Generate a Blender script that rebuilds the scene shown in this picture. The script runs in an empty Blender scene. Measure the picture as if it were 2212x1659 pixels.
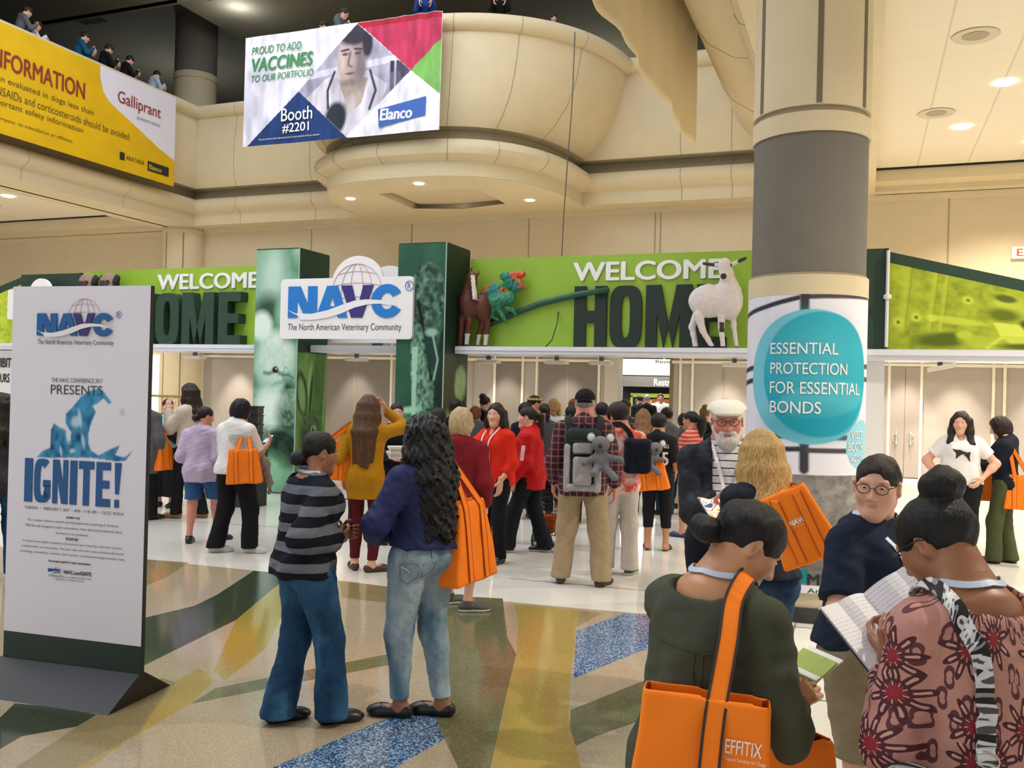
import bpy, math, random
import numpy as np
from mathutils import Vector, Matrix

SC = bpy.context.scene
COL = SC.collection
PI = math.pi

# ------------------------------------------------------------------ camera
def make_camera():
    yaw, pit, rol = math.radians(21.27), math.radians(.34), .0253
    F0 = Vector((-math.sin(yaw), math.cos(yaw), 0)); R0 = Vector((math.cos(yaw), math.sin(yaw), 0))
    U0 = Vector((0, 0, 1))
    F = math.cos(pit) * F0 + math.sin(pit) * U0
    U1 = math.cos(pit) * U0 - math.sin(pit) * F0
    R = math.cos(rol) * R0 + math.sin(rol) * U1
    U = math.cos(rol) * U1 - math.sin(rol) * R0
    cam = bpy.data.cameras.new('camera')
    cam.sensor_fit = 'HORIZONTAL'; cam.sensor_width = 36.0
    cam.lens = 36.0 * 1950 / 2212
    cam.clip_start = .05; cam.clip_end = 300
    o = bpy.data.objects.new('camera', cam); COL.objects.link(o)
    o.matrix_world = Matrix(((R.x, U.x, -F.x, 0), (R.y, U.y, -F.y, 0), (R.z, U.z, -F.z, 1.8), (0, 0, 0, 1)))
    SC.camera = o
make_camera()

# ------------------------------------------------------------------ world, exposure
SC.view_settings.view_transform = 'Standard'
SC.view_settings.look = 'None'
SC.view_settings.gamma = 1.0
SC.view_settings.use_curve_mapping = False
SC.view_settings.exposure = 0.4
W = bpy.data.worlds.new('hall_light'); SC.world = W; W.use_nodes = True
_bg = W.node_tree.nodes['Background']
_bg.inputs[0].default_value = (.93, .96, 1.0, 1); _bg.inputs[1].default_value = .6
try:
    SC.cycles.max_bounces = 8; SC.cycles.diffuse_bounces = 4; SC.cycles.glossy_bounces = 3
    SC.cycles.use_denoising = True
    SC.cycles.sample_clamp_indirect = 4.0
except Exception:
    pass

# ------------------------------------------------------------------ large lights
def lamp(kind, name, loc, power, color=(1, .86, .66), size=.1, rot=(0, 0, 0), spot=None, size_y=None):
    l = bpy.data.lights.new(name, kind); l.energy = power; l.color = color
    if kind == 'AREA':
        l.size = size
        if size_y: l.shape = 'RECTANGLE'; l.size_y = size_y
    else:
        l.shadow_soft_size = size
    if kind == 'SPOT':
        l.spot_size = math.radians(spot or 70); l.spot_blend = .6
    o = bpy.data.objects.new(name, l); COL.objects.link(o)
    o.location = loc; o.rotation_euler = rot
    return o
# the skylight over the atrium
lamp('AREA', 'skylight', (-10, 6, 13.5), 1700, (.88, .92, 1.0), 12, size_y=18)
# ------------------------------------------------------------------ tagging
def tag(o, label=None, cat=None, group=None, kind=None):
    if label: o['label'] = label
    if cat: o['category'] = cat
    if group: o['group'] = group
    if kind: o['kind'] = kind
    return o
def empty(name, loc, label, cat, group=None, rz=0):
    o = bpy.data.objects.new(name, None); COL.objects.link(o)
    o.empty_display_size = .1
    o.location = loc; o.rotation_euler = (0, 0, rz)
    return tag(o, label, cat, group)
def struct(o): o['kind'] = 'structure'; return o

# ------------------------------------------------------------------ materials
def srgb(c):
    if isinstance(c, str):
        c = c.lstrip('#'); c = c if len(c) == 6 else ''.join(x + x for x in c); c = [int(c[i:i + 2], 16) / 255 for i in (0, 2, 4)]
    return tuple((x / 12.92 if x <= .04045 else ((x + .055) / 1.055) ** 2.4) for x in c[:3])
_M = {}
class NT:
    def __init__(s, name):
        s.m = bpy.data.materials.new(name); s.m.use_nodes = True
        s.t = s.m.node_tree; s.b = s.t.nodes['Principled BSDF']
    def n(s, typ, **kw):
        nd = s.t.nodes.new(typ)
        for k, v in kw.items():
            if k.startswith('i_'):
                nd.inputs[k[2:].replace('_', ' ')].default_value = v
            elif k.startswith('x'):
                nd.inputs[int(k[1:])].default_value = v
            else: setattr(nd, k, v)
        return nd
    def l(s, a, b): s.t.links.new(a, b); return a
    def math(s, op, a, b=None, c=None):
        nd = s.n('ShaderNodeMath', operation=op)
        for i, v in enumerate((a, b, c)):
            if v is None: continue
            if isinstance(v, (int, float)): nd.inputs[i].default_value = v
            else: s.l(v, nd.inputs[i])
        return nd.outputs[0]
    def mix(s, fac, a, b, mode='MIX'):
        nd = s.n('ShaderNodeMix', data_type='RGBA', blend_type=mode)
        for i, v in ((0, fac), (6, a), (7, b)):
            if isinstance(v, (int, float)): nd.inputs[i].default_value = v
            elif isinstance(v, (tuple, list)): nd.inputs[i].default_value = tuple(v[:3]) + (1,)
            else: s.l(v, nd.inputs[i])
        return nd.outputs[2]
    def coord(s, scale=(1, 1, 1)):
        tc = s.n('ShaderNodeTexCoord'); mp = s.n('ShaderNodeMapping')
        mp.inputs['Scale'].default_value = scale
        s.l(tc.outputs['Object'], mp.inputs[0]); return mp.outputs[0]
    def noise(s, scale=5, detail=3, co=None, rough=.6, dist=0):
        nd = s.n('ShaderNodeTexNoise'); nd.inputs['Scale'].default_value = scale
        nd.inputs['Detail'].default_value = detail; nd.inputs['Roughness'].default_value = rough
        nd.inputs['Distortion'].default_value = dist
        s.l(co if co is not None else s.coord(), nd.inputs['Vector']); return nd.outputs['Fac']
    def ramp(s, fac, stops, interp='LINEAR'):
        nd = s.n('ShaderNodeValToRGB'); r = nd.color_ramp; r.interpolation = interp
        while len(r.elements) < len(stops): r.elements.new(.5)
        for e, (p, c) in zip(r.elements, stops):
            e.position = p; e.color = tuple(c[:3]) + (1,)
        s.l(fac, nd.inputs[0]); return nd.outputs[0]
    def color(s, v):
        if isinstance(v, (tuple, list)): s.b.inputs['Base Color'].default_value = tuple(v[:3]) + (1,)
        else: s.l(v, s.b.inputs['Base Color'])
    def bump(s, h, strength=.3, dist=.01):
        nd = s.n('ShaderNodeBump'); nd.inputs['Strength'].default_value = strength
        nd.inputs['Distance'].default_value = dist
        s.l(h, nd.inputs['Height']); s.l(nd.outputs[0], s.b.inputs['Normal'])
    def rough(s, r): s.b.inputs['Roughness'].default_value = r
def mat(name, col, rough=.6, var=.06, nscale=8, metal=0, spec=None, emit=0, bump=0, bscale=60, stretch=(1, 1, 1)):
    key = ('p', name)
    if key in _M: return _M[key]
    T = NT(name); c = srgb(col)
    if var:
        f = T.noise(nscale, 3, T.coord(stretch))
        T.color(T.ramp(f, [(.3, tuple(x * (1 - var) for x in c)), (.7, tuple(min(1, x * (1 + var)) for x in c))]))
    else: T.color(c)
    T.rough(rough); T.b.inputs['Metallic'].default_value = metal
    if spec is not None: T.b.inputs['Specular IOR Level'].default_value = spec
    if emit:
        T.b.inputs['Emission Color'].default_value = c + (1,); T.b.inputs['Emission Strength'].default_value = emit
    if bump: T.bump(T.noise(bscale, 3), bump)
    _M[key] = T.m; return T.m
def hair_mat(name, c0, c1, curl=False):
    key = ('h', name)
    if key in _M: return _M[key]
    T = NT(name); a, b = srgb(c0), srgb(c1)
    f = T.noise(1, 4, T.coord((60, 60, 60) if curl else (160, 160, 10)), .7)
    T.color(T.ramp(f, [(.35, a), (.68, b)]))
    T.rough(.4); T.bump(f, .6, .01); T.b.inputs['Specular IOR Level'].default_value = .32
    _M[key] = T.m; return T.m
def cloth(name, col, col2=None, rough=.85, nscale=25, var=.1, bump=.25, bscale=400):
    key = ('c', name)
    if key in _M: return _M[key]
    T = NT(name); c = srgb(col)
    c2 = srgb(col2) if col2 else tuple(min(1, x * (1 + var) + .002) for x in c)
    mid = tuple((a + b) / 2 for a, b in zip(c, c2)); lo_ = tuple(m + (a - m) * .4 for a, m in zip(c, mid)); hi_ = tuple(m + (a - m) * .4 for a, m in zip(c2, mid))
    f = T.noise(nscale * .5, 3)
    T.color(T.ramp(f, [(.25, lo_), (.75, hi_)]))
    T.rough(rough); T.b.inputs['Specular IOR Level'].default_value = .2
    T.bump(T.noise(bscale, 2), bump, .003)
    _M[key] = T.m; return T.m
def stripes(name, bands, period, axis=2, wob=.006, rough=.85, tilt=0.0):
    """bands: [(pos, hexcolour)...] constant ramp over one period"""
    key = ('s', name)
    if key in _M: return _M[key]
    T = NT(name); tc = T.n('ShaderNodeTexCoord'); sp = T.n('ShaderNodeSeparateXYZ')
    T.l(tc.outputs['Object'], sp.inputs[0])
    z = T.math('ADD', sp.outputs[axis], T.math('MULTIPLY', sp.outputs[1 if axis != 1 else 0], tilt))
    z = T.math('ADD', z, T.math('MULTIPLY', T.math('SUBTRACT', T.noise(6, 2), .5), wob * 4))
    f = T.math('FRACT', T.math('MULTIPLY', z, 1 / period))
    c = T.ramp(f, [(p, srgb(h)) for p, h in bands], 'CONSTANT')
    T.color(T.mix(.35, c, T.ramp(T.noise(120, 3), [(.3, (.25, .25, .25)), (.7, (1, 1, 1))]), 'MULTIPLY'))
    T.rough(rough); T.b.inputs['Specular IOR Level'].default_value = .2
    _M[key] = T.m; return T.m
def plaid(name, a, b, c, p=.055):
    key = ('pl', name)
    if key in _M: return _M[key]
    T = NT(name); tc = T.n('ShaderNodeTexCoord'); sp = T.n('ShaderNodeSeparateXYZ')
    T.l(tc.outputs['Object'], sp.inputs[0])
    col = srgb(a)
    fx = T.math('LESS_THAN', T.math('FRACT', T.math('MULTIPLY', sp.outputs[0], 1 / p)), .5)
    fz = T.math('LESS_THAN', T.math('FRACT', T.math('MULTIPLY', sp.outputs[2], 1 / p)), .5)
    c1 = T.mix(T.math('MULTIPLY', T.math('ADD', fx, fz), .5), col, srgb(b))
    gx = T.math('LESS_THAN', T.math('ABSOLUTE', T.math('SUBTRACT', T.math('FRACT', T.math('MULTIPLY', sp.outputs[0], 1 / p)), .25)), .05)
    gz = T.math('LESS_THAN', T.math('ABSOLUTE', T.math('SUBTRACT', T.math('FRACT', T.math('MULTIPLY', sp.outputs[2], 1 / p)), .25)), .05)
    T.color(T.mix(T.math('MULTIPLY', T.math('MAXIMUM', gx, gz), .7), c1, srgb(c)))
    T.rough(.9); _M[key] = T.m; return T.m
def denim(name, dark, light, fade=.5, thr=(.42, .75)):
    key = ('d', name)
    if key in _M: return _M[key]
    T = NT(name)
    f = T.noise(5, 3, T.coord((1, 1, .55)), .55)
    c = T.ramp(f, [(thr[0], srgb(dark)), (thr[1], srgb(light))])
    g = T.noise(1, 3, T.coord((500, 500, 120)))
    T.color(T.mix(.45, c, T.ramp(g, [(.3, (.45, .45, .5)), (.7, (1, 1, 1))]), 'MULTIPLY'))
    T.rough(.85); T.b.inputs['Specular IOR Level'].default_value = .2
    T.bump(T.noise(1, 3, T.coord((30, 30, 45))), .35, .012)
    _M[key] = T.m; return T.m
def floral(name, base, petal, inner, centre, scale=9., n=7, leaf=None):
    key = ('f', name)
    if key in _M: return _M[key]
    T = NT(name); tc = T.n('ShaderNodeTexCoord'); sp = T.n('ShaderNodeSeparateXYZ')
    T.l(tc.outputs['Object'], sp.inputs[0])
    xz = T.n('ShaderNodeCombineXYZ')
    T.l(T.math('MULTIPLY', T.math('ARCTAN2', sp.outputs[0], T.math('MULTIPLY', sp.outputs[1], -1)), .21), xz.inputs[0]); T.l(sp.outputs[2], xz.inputs[1])
    def layer(sc, rnd, k, R, off):
        ad = T.n('ShaderNodeVectorMath', operation='ADD'); T.l(xz.outputs[0], ad.inputs[0]); ad.inputs[1].default_value = (off, off * .7, 0)
        ms = T.n('ShaderNodeVectorMath', operation='SCALE'); T.l(ad.outputs[0], ms.inputs[0]); ms.inputs['Scale'].default_value = sc
        v = T.n('ShaderNodeTexVoronoi', voronoi_dimensions='2D'); v.inputs['Scale'].default_value = 1; v.inputs['Randomness'].default_value = rnd
        T.l(ms.outputs[0], v.inputs['Vector'])
        d = T.n('ShaderNodeVectorMath', operation='SUBTRACT'); T.l(ms.outputs[0], d.inputs[0]); T.l(v.outputs['Position'], d.inputs[1])
        s2 = T.n('ShaderNodeSeparateXYZ'); T.l(d.outputs[0], s2.inputs[0])
        an = T.math('ARCTAN2', s2.outputs[0], s2.outputs[1])
        cz = T.math('COSINE', T.math('MULTIPLY', an, k))
        rr = T.math('MULTIPLY', T.math('ADD', T.math('MULTIPLY', cz, .28), .72), R)
        q = T.math('DIVIDE', v.outputs['Distance'], rr)
        return q, an
    q1, an = layer(scale, .75, n, .52, 0)
    q2, _ = layer(scale * 2.1, .9, 2, .42, 3.3)
    c = srgb(base)
    c = T.mix(T.math('LESS_THAN', q2, 1), c, srgb(leaf or petal))
    c = T.mix(T.math('LESS_THAN', q2, .55), c, srgb(base))
    c = T.mix(T.math('LESS_THAN', q1, 1), c, srgb(petal))
    ring = T.math('MULTIPLY', T.math('LESS_THAN', q1, .78), T.math('GREATER_THAN', T.math('COSINE', T.math('MULTIPLY', an, n * 2)), .3))
    c = T.mix(T.math('MULTIPLY', ring, T.math('GREATER_THAN', q1, .45)), c, srgb(inner))
    c = T.mix(T.math('LESS_THAN', q1, .33), c, srgb(centre))
    T.color(T.mix(.25, c, T.ramp(T.noise(40, 3), [(.3, (.5, .5, .5)), (.7, (1, 1, 1))]), 'MULTIPLY'))
    T.rough(.75); _M[key] = T.m; return T.m
def page_mat(name, base, ink, line=.011):
    T = NT(name); tc = T.n('ShaderNodeTexCoord'); sp = T.n('ShaderNodeSeparateXYZ'); T.l(tc.outputs['Object'], sp.inputs[0])
    row = T.math('LESS_THAN', T.math('FRACT', T.math('MULTIPLY', sp.outputs[1], 1 / line)), .4)
    wd = T.math('GREATER_THAN', T.noise(1, 2, T.coord((220, 90, 1))), .45)
    blk = T.math('GREATER_THAN', T.noise(1, 1, T.coord((9, 14, 1))), .42)
    m = T.math('MULTIPLY', T.math('MULTIPLY', row, wd), T.math('MULTIPLY', blk, .45))
    T.color(T.mix(m, srgb(base), srgb(ink))); T.rough(.55); return T.m
def print_mat():
    if 'print' in _M: return _M['print']
    T = NT('printed_sheet'); a = T.n('ShaderNodeVertexColor'); a.layer_name = 'print'
    T.color(a.outputs[0]); T.rough(.55); T.b.inputs['Specular IOR Level'].default_value = .25
    _M['print'] = T.m; return T.m

# ------------------------------------------------------------------ mesh building
def mesh_obj(name, V, Fc, m, parent=None, smooth=False, midx=None, loc=None):
    me = bpy.data.meshes.new(name)
    V = np.asarray(V, float).reshape(-1, 3)
    me.from_pydata(V.tolist(), [], Fc if isinstance(Fc, list) else Fc.tolist())
    for x in (m if isinstance(m, (list, tuple)) else [m]): me.materials.append(x)
    if midx is not None: me.polygons.foreach_set('material_index', np.asarray(midx, np.int32))
    if smooth: me.polygons.foreach_set('use_smooth', np.ones(len(me.polygons), bool))
    me.update()
    o = bpy.data.objects.new(name, me); COL.objects.link(o)
    if loc is not None: o.location = loc
    if parent is not None: o.parent = parent
    return o
class MB:
    """collects shapes for one mesh"""
    def __init__(s): s.v = []; s.f = []; s.m = []; s.k = 0
    def add(s, V, Fc, k=None):
        b = len(s.v); s.v += [tuple(map(float, p)) for p in V]
        s.f += [[i + b for i in f] for f in Fc]; s.m += [s.k if k is None else k] * len(Fc); return s
    def box(s, lo, hi, M=None, k=None):
        x0, y0, z0 = lo; x1, y1, z1 = hi
        V = [Vector(p) for p in ((x0, y0, z0), (x1, y0, z0), (x1, y1, z0), (x0, y1, z0), (x0, y0, z1), (x1, y0, z1), (x1, y1, z1), (x0, y1, z1))]
        if M is not None: V = [M @ p for p in V]
        return s.add(V, [(0, 3, 2, 1), (4, 5, 6, 7), (0, 1, 5, 4), (1, 2, 6, 5), (2, 3, 7, 6), (3, 0, 4, 7)], k)
    def tube(s, pts, r, n=8, k=None, r2=None, closed=False):
        pts = [Vector(p) for p in pts]; N = len(pts); V = []; Fc = []
        up = Vector((0, 0, 1))
        for i, p in enumerate(pts):
            if closed: t = pts[(i + 1) % N] - pts[i - 1]
            else: t = pts[min(i + 1, N - 1)] - pts[max(i - 1, 0)]
            t.normalize()
            a = t.cross(up)
            if a.length < .1: a = t.cross(Vector((0, 1, 0)))
            a.normalize(); b = a.cross(t)
            rr = r if r2 is None else r + (r2 - r) * i / max(1, N - 1)
            for j in range(n):
                an = 2 * PI * j / n; V.append(p + (a * math.cos(an) + b * math.sin(an)) * rr)
        for i in range(N if closed else N - 1):
            for j in range(n):
                i2 = (i + 1) % N
                Fc.append((i * n + j, i * n + (j + 1) % n, i2 * n + (j + 1) % n, i2 * n + j))
        if not closed:
            Fc.append(tuple(range(n - 1, -1, -1))); Fc.append(tuple((N - 1) * n + j for j in range(n)))
        return s.add(V, Fc, k)
    def ribbon(s, pts, nrm, w, t, k=None):
        """flat strap along pts; nrm = outward normals (list or one)"""
        pts = [Vector(p) for p in pts]; N = len(pts); V = []; Fc = []
        for i, p in enumerate(pts):
            tg = (pts[min(i + 1, N - 1)] - pts[max(i - 1, 0)]).normalized()
            nn = Vector(nrm[i]) if isinstance(nrm, list) else Vector(nrm)
            sd = tg.cross(nn)
            if sd.length < 1e-5: sd = tg.cross(Vector((.3, .5, .8)))
            sd.normalize(); nn = sd.cross(tg).normalized()
            for a, b in ((-.5, 0), (.5, 0), (.5, 1), (-.5, 1)): V.append(p + sd * w * a + nn * t * b)
        for i in range(N - 1):
            for j in range(4): Fc.append((i * 4 + j, i * 4 + (j + 1) % 4, i * 4 + 4 + (j + 1) % 4, i * 4 + 4 + j))
        Fc += [(3, 2, 1, 0), tuple((N - 1) * 4 + j for j in range(4))]
        return s.add(V, Fc, k)
    def lathe(s, prof, c=(0, 0, 0), n=48, k=None, a0=0, a1=2 * PI):
        full = abs(a1 - a0 - 2 * PI) < 1e-6; V = []; Fc = []; L = len(prof); N = n if full else n + 1
        for i in range(N):
            an = a0 + (a1 - a0) * i / n
            for r, z in prof: V.append((c[0] + r * math.cos(an), c[1] + r * math.sin(an), c[2] + z))
        for i in range(n):
            i2 = (i + 1) % N
            for j in range(L - 1): Fc.append((i * L + j, i2 * L + j, i2 * L + j + 1, i * L + j + 1))
        return s.add(V, Fc, k)
    def prism(s, poly, M, d, k=None):
        """extrude a 2-D polygon (u,v) along M's third axis by d"""
        n = len(poly)
        V = [M @ Vector((u, v, 0)) for u, v in poly] + [M @ Vector((u, v, d)) for u, v in poly]
        Fc = [tuple(range(n))[::-1], tuple(range(n, 2 * n))] + [(i, (i + 1) % n, n + (i + 1) % n, n + i) for i in range(n)]
        return s.add(V, Fc, k)
    def obj(s, name, m, parent=None, smooth=False, recentre=False):
        V = np.array(s.v); loc = None
        if recentre: loc = (V.min(0) + V.max(0)) / 2; loc[2] = V[:, 2].min(); V = V - loc
        return mesh_obj(name, V, s.f, m, parent, smooth, s.m, loc)
def frame(o, ex, ey):
    """plane frame: u along ex, v along ey, w = ex x ey (towards the viewer)"""
    ex = Vector(ex).normalized(); ey = Vector(ey).normalized(); ez = ex.cross(ey)
    return Matrix(((ex.x, ey.x, ez.x, o[0]), (ex.y, ey.y, ez.y, o[1]), (ex.z, ey.z, ez.z, o[2]), (0, 0, 0, 1)))

# ------------------------------------------------------------------ lettering
_TC = {}
def text_geo(body, bold=0, shear=0, extrude=0, space=1.0):
    key = (body, bold, shear, extrude, space)
    if key not in _TC:
        cu = bpy.data.curves.new('t', 'FONT'); cu.body = body; cu.size = 1; cu.offset = bold; cu.shear = shear
        cu.extrude = extrude; cu.space_character = space; cu.align_x = 'CENTER'; cu.resolution_u = 4; cu.space_line = 1.15
        o = bpy.data.objects.new('t', cu); COL.objects.link(o)
        me = bpy.data.meshes.new_from_object(o.evaluated_get(bpy.context.evaluated_depsgraph_get()))
        V = np.array([v.co[:] for v in me.vertices]); Fc = [list(p.vertices) for p in me.polygons]
        bpy.data.objects.remove(o); bpy.data.curves.remove(cu); bpy.data.meshes.remove(me)
        _TC[key] = (V, Fc)
    V, Fc = _TC[key]; return V.copy(), Fc
def text(body, m, M, box, parent, name='lettering', bold=0.0, shear=0, lift=.003, extrude=0, bend=None, space=1.0):
    """box=(u0,u1,v0,v1) in the plane frame M; glyph bounds are fitted to it"""
    V, Fc = text_geo(body, 0, shear, .5 if extrude else 0, space)
    lay = 0
    if bold > .004:   # heavier strokes: shifted copies of the glyphs
        n = len(V); e = bold; V = np.concatenate([V + (dx, dy, 0) for dx, dy in ((-e, 0), (e, 0), (0, e * .5), (0, -e * .5))]); lay = np.repeat(np.arange(4), n) * (.0006)
        Fc = [[i + n * j for i in f] for j in range(4) for f in Fc]
    lo, hi = V.min(0), V.max(0); u0, u1, v0, v1 = box
    U = u0 + (V[:, 0] - lo[0]) / (hi[0] - lo[0]) * (u1 - u0)
    Vv = v0 + (V[:, 1] - lo[1]) / (hi[1] - lo[1]) * (v1 - v0)
    w = V[:, 2] * extrude + lift + (extrude / 2 if extrude else 0) + lay
    if bend: P = bend(U, Vv, w)
    else:
        A = np.array(M); P = np.stack([U, Vv, w], 1) @ A[:3, :3].T + A[:3, 3]
    return mesh_obj(name, P, Fc, m, parent)
def arc(cx, cy, rx, ry, a0, a1, n=10):
    return [(cx + rx * math.cos(math.radians(a0 + (a1 - a0) * i / n)), cy + ry * math.sin(math.radians(a0 + (a1 - a0) * i / n))) for i in range(n + 1)]
# heavy condensed block capitals in a unit box: list of quads/polygons
GLY = {
 'H': [[(0, 0), (.36, 0), (.36, 1), (0, 1)], [(.64, 0), (1, 0), (1, 1), (.64, 1)], [(.36, .4), (.64, .4), (.64, .6), (.36, .6)]],
 'M': [[(0, 0), (.25, 0), (.25, 1), (0, 1)], [(.75, 0), (1, 0), (1, 1), (.75, 1)], [(.25, 1), (.25, .55), (.4, 0), (.5, .35), (.33, 1)], [(.75, 1), (.67, 1), (.5, .35), (.6, 0), (.75, .55)]],
 'E': [[(0, 0), (.42, 0), (.42, 1), (0, 1)], [(.42, 0), (1, 0), (1, .18), (.42, .18)], [(.42, .41), (.92, .41), (.92, .59), (.42, .59)], [(.42, .82), (1, .82), (1, 1), (.42, 1)]],
 'I': [[(0, 0), (1, 0), (1, 1), (0, 1)]],
 'T': [[(.3, 0), (.7, 0), (.7, .82), (.3, .82)], [(0, .82), (1, .82), (1, 1), (0, 1)]],
 'N': [[(0, 0), (.32, 0), (.32, 1), (0, 1)], [(.68, 0), (1, 0), (1, 1), (.68, 1)], [(.32, .55), (.6, 0), (.68, 0), (.68, .45), (.42, 1), (.32, 1)]],
 '!': [[(.1, .3), (.5, .3), (.75, 1), (0, 1)], [(.05, 0), (.55, 0), (.55, .18), (.05, .18)]],
 'A': [[(0, 0), (.3, 0), (.43, .36), (.52, .68), (.5, 1), (.34, 1)], [(.7, 0), (1, 0), (.68, 1), (.5, 1), (.52, .68), (.6, .36)], [(.358, .16), (.655, .16), (.6, .36), (.43, .36)]],
 'V': [[(0, 1), (.33, 0), (.5, 0), (.52, .3), (.34, 1)], [(.52, .3), (.5, 0), (.67, 0), (1, 1), (.68, 1)]],
}
def ring_quads(ri, ro, gaps=None, n=28):
    """a rounded O (or C/G when gaps=(a0,a1) is left open), unit box"""
    out = []
    def pt(a, kx, ky, ex):
        c, s_ = math.cos(a), math.sin(a)
        return (.5 + kx * math.copysign(abs(c) ** ex, c), .5 + ky * math.copysign(abs(s_) ** ex, s_))
    a0, a1 = (0, 2 * PI) if gaps is None else gaps
    for i in range(n):
        b0 = a0 + (a1 - a0) * i / n; b1 = a0 + (a1 - a0) * (i + 1) / n
        out.append([pt(b0, .5, .5, ro), pt(b1, .5, .5, ro), pt(b1, ri[0], ri[1], ri[2]), pt(b0, ri[0], ri[1], ri[2])])
    return out
GLY['O'] = ring_quads((.14, .34, .7), .55)
GLY['G'] = ring_quads((.14, .34, .7), .55, (math.radians(50), math.radians(330)), 26) + [[(.55, .36), (1, .36), (1, .52), (.55, .52)], [(.64, .1), (1, .1), (1, .4), (.64, .4)]]
GLY['C'] = ring_quads((.2, .24, 1), 1, (math.radians(30), math.radians(330)), 26)
def block(ch, M, box, d, m, parent, name='letter', lift=0.0):
    mb = MB(); u0, u1, v0, v1 = box
    for poly in GLY[ch]:
        q = [(u0 + (u1 - u0) * u, v0 + (v1 - v0) * v) for u, v in poly]
        mb.prism(q, M @ Matrix.Translation((0, 0, lift)), d)
    o = mb.obj(name, m, parent)
    bm_fix(o); return o
def bm_fix(o):
    import bmesh
    bm = bmesh.new(); bm.from_mesh(o.data); bmesh.ops.recalc_face_normals(bm, faces=bm.faces); bm.to_mesh(o.data); bm.free()

# ------------------------------------------------------------------ printed pictures: numpy canvas -> colours on a fine sheet
class Canvas:
    """u in 0..w (metres, right), v in 0..h (up)"""
    def __init__(s, w, h, nx, ny, col):
        s.w, s.h, s.nx, s.ny = w, h, nx, ny
        s.U, s.V = np.meshgrid(np.linspace(0, w, nx), np.linspace(0, h, ny))
        s.c = np.empty((ny, nx, 3)); s.c[:] = srgb(col)
    def put(s, m, col):
        col = np.array(srgb(col)) if not isinstance(col, np.ndarray) else col
        m = np.clip(m, 0, 1)[..., None]; s.c = s.c * (1 - m) + col * m; return s
    def ell(s, cx, cy, rx, ry, col, soft=.05, rot=0, op=1.0):
        a = math.radians(rot); x = s.U - cx; y = s.V - cy
        X = x * math.cos(a) + y * math.sin(a); Y_ = -x * math.sin(a) + y * math.cos(a)
        d = np.sqrt((X / rx) ** 2 + (Y_ / ry) ** 2)
        return s.put(op * np.clip((1 - d) / max(soft, 1e-3) + .5, 0, 1), col)
    def poly(s, P, col, op=1.0):
        ins = np.zeros(s.U.shape, bool); n = len(P)
        for i in range(n):
            (x0, y0), (x1, y1) = P[i], P[(i + 1) % n]
            if y0 == y1: continue
            ins ^= ((s.V >= min(y0, y1)) & (s.V < max(y0, y1)) & (s.U < x0 + (s.V - y0) * (x1 - x0) / (y1 - y0)))
        return s.put(ins * op, col)
    def line(s, P, w, col, op=1.0, soft=.3):
        d = np.full(s.U.shape, 1e9)
        for (x0, y0), (x1, y1) in zip(P[:-1], P[1:]):
            dx, dy = x1 - x0, y1 - y0; t = np.clip(((s.U - x0) * dx + (s.V - y0) * dy) / (dx * dx + dy * dy + 1e-9), 0, 1)
            d = np.minimum(d, np.hypot(s.U - x0 - t * dx, s.V - y0 - t * dy))
        return s.put(op * np.clip((w / 2 - d) / (w * soft) + .5, 0, 1), col)
    def noise(s, sx, sy, amp, seed=0, col=None, oct_=3, mask=None):
        r = np.random.RandomState(seed); a = np.zeros(s.U.shape)
        for o in range(oct_):
            gx, gy = max(2, int(s.w * sx * 2 ** o) + 2), max(2, int(s.h * sy * 2 ** o) + 2)
            g = r.rand(gy + 1, gx + 1); fx = s.U / s.w * (gx - 1); fy = s.V / s.h * (gy - 1)
            ix = fx.astype(int); iy = fy.astype(int); tx = fx - ix; ty = fy - iy
            tx = tx * tx * (3 - 2 * tx); ty = ty * ty * (3 - 2 * ty)
            a += ((g[iy, ix] * (1 - tx) + g[iy, ix + 1] * tx) * (1 - ty) + (g[iy + 1, ix] * (1 - tx) + g[iy + 1, ix + 1] * tx) * ty) / 2 ** o
        a = a / (2 - 2 ** (1 - oct_)); a = np.clip((a - .5) * 2.2 + .5, 0, 1)
        if mask is not None: a = a * mask
        if col is not None: return s.put(a * amp, col)
        s.c = np.clip(s.c * (1 + ((a - .5) * 2 * amp)[..., None]), 0, 1); return s
    def sheet(s, name, M, parent, bend=None, lift=0):
        U, V = s.U.ravel(), s.V.ravel()
        if bend: P = bend(U, V, np.full(U.shape, lift))
        else:
            A = np.array(M); P = np.stack([U, V, np.full(U.shape, lift)], 1) @ A[:3, :3].T + A[:3, 3]
        i = np.arange(s.nx * s.ny).reshape(s.ny, s.nx)
        Fc = np.stack([i[:-1, :-1].ravel(), i[:-1, 1:].ravel(), i[1:, 1:].ravel(), i[1:, :-1].ravel()], 1)
        o = mesh_obj(name, P, Fc, print_mat(), parent, bend is not None)
        at = o.data.color_attributes.new('print', 'FLOAT_COLOR', 'POINT')
        at.data.foreach_set('color', np.concatenate([s.c.reshape(-1, 3), np.ones((s.nx * s.ny, 1))], 1).astype(np.float32).ravel())
        return o
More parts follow.
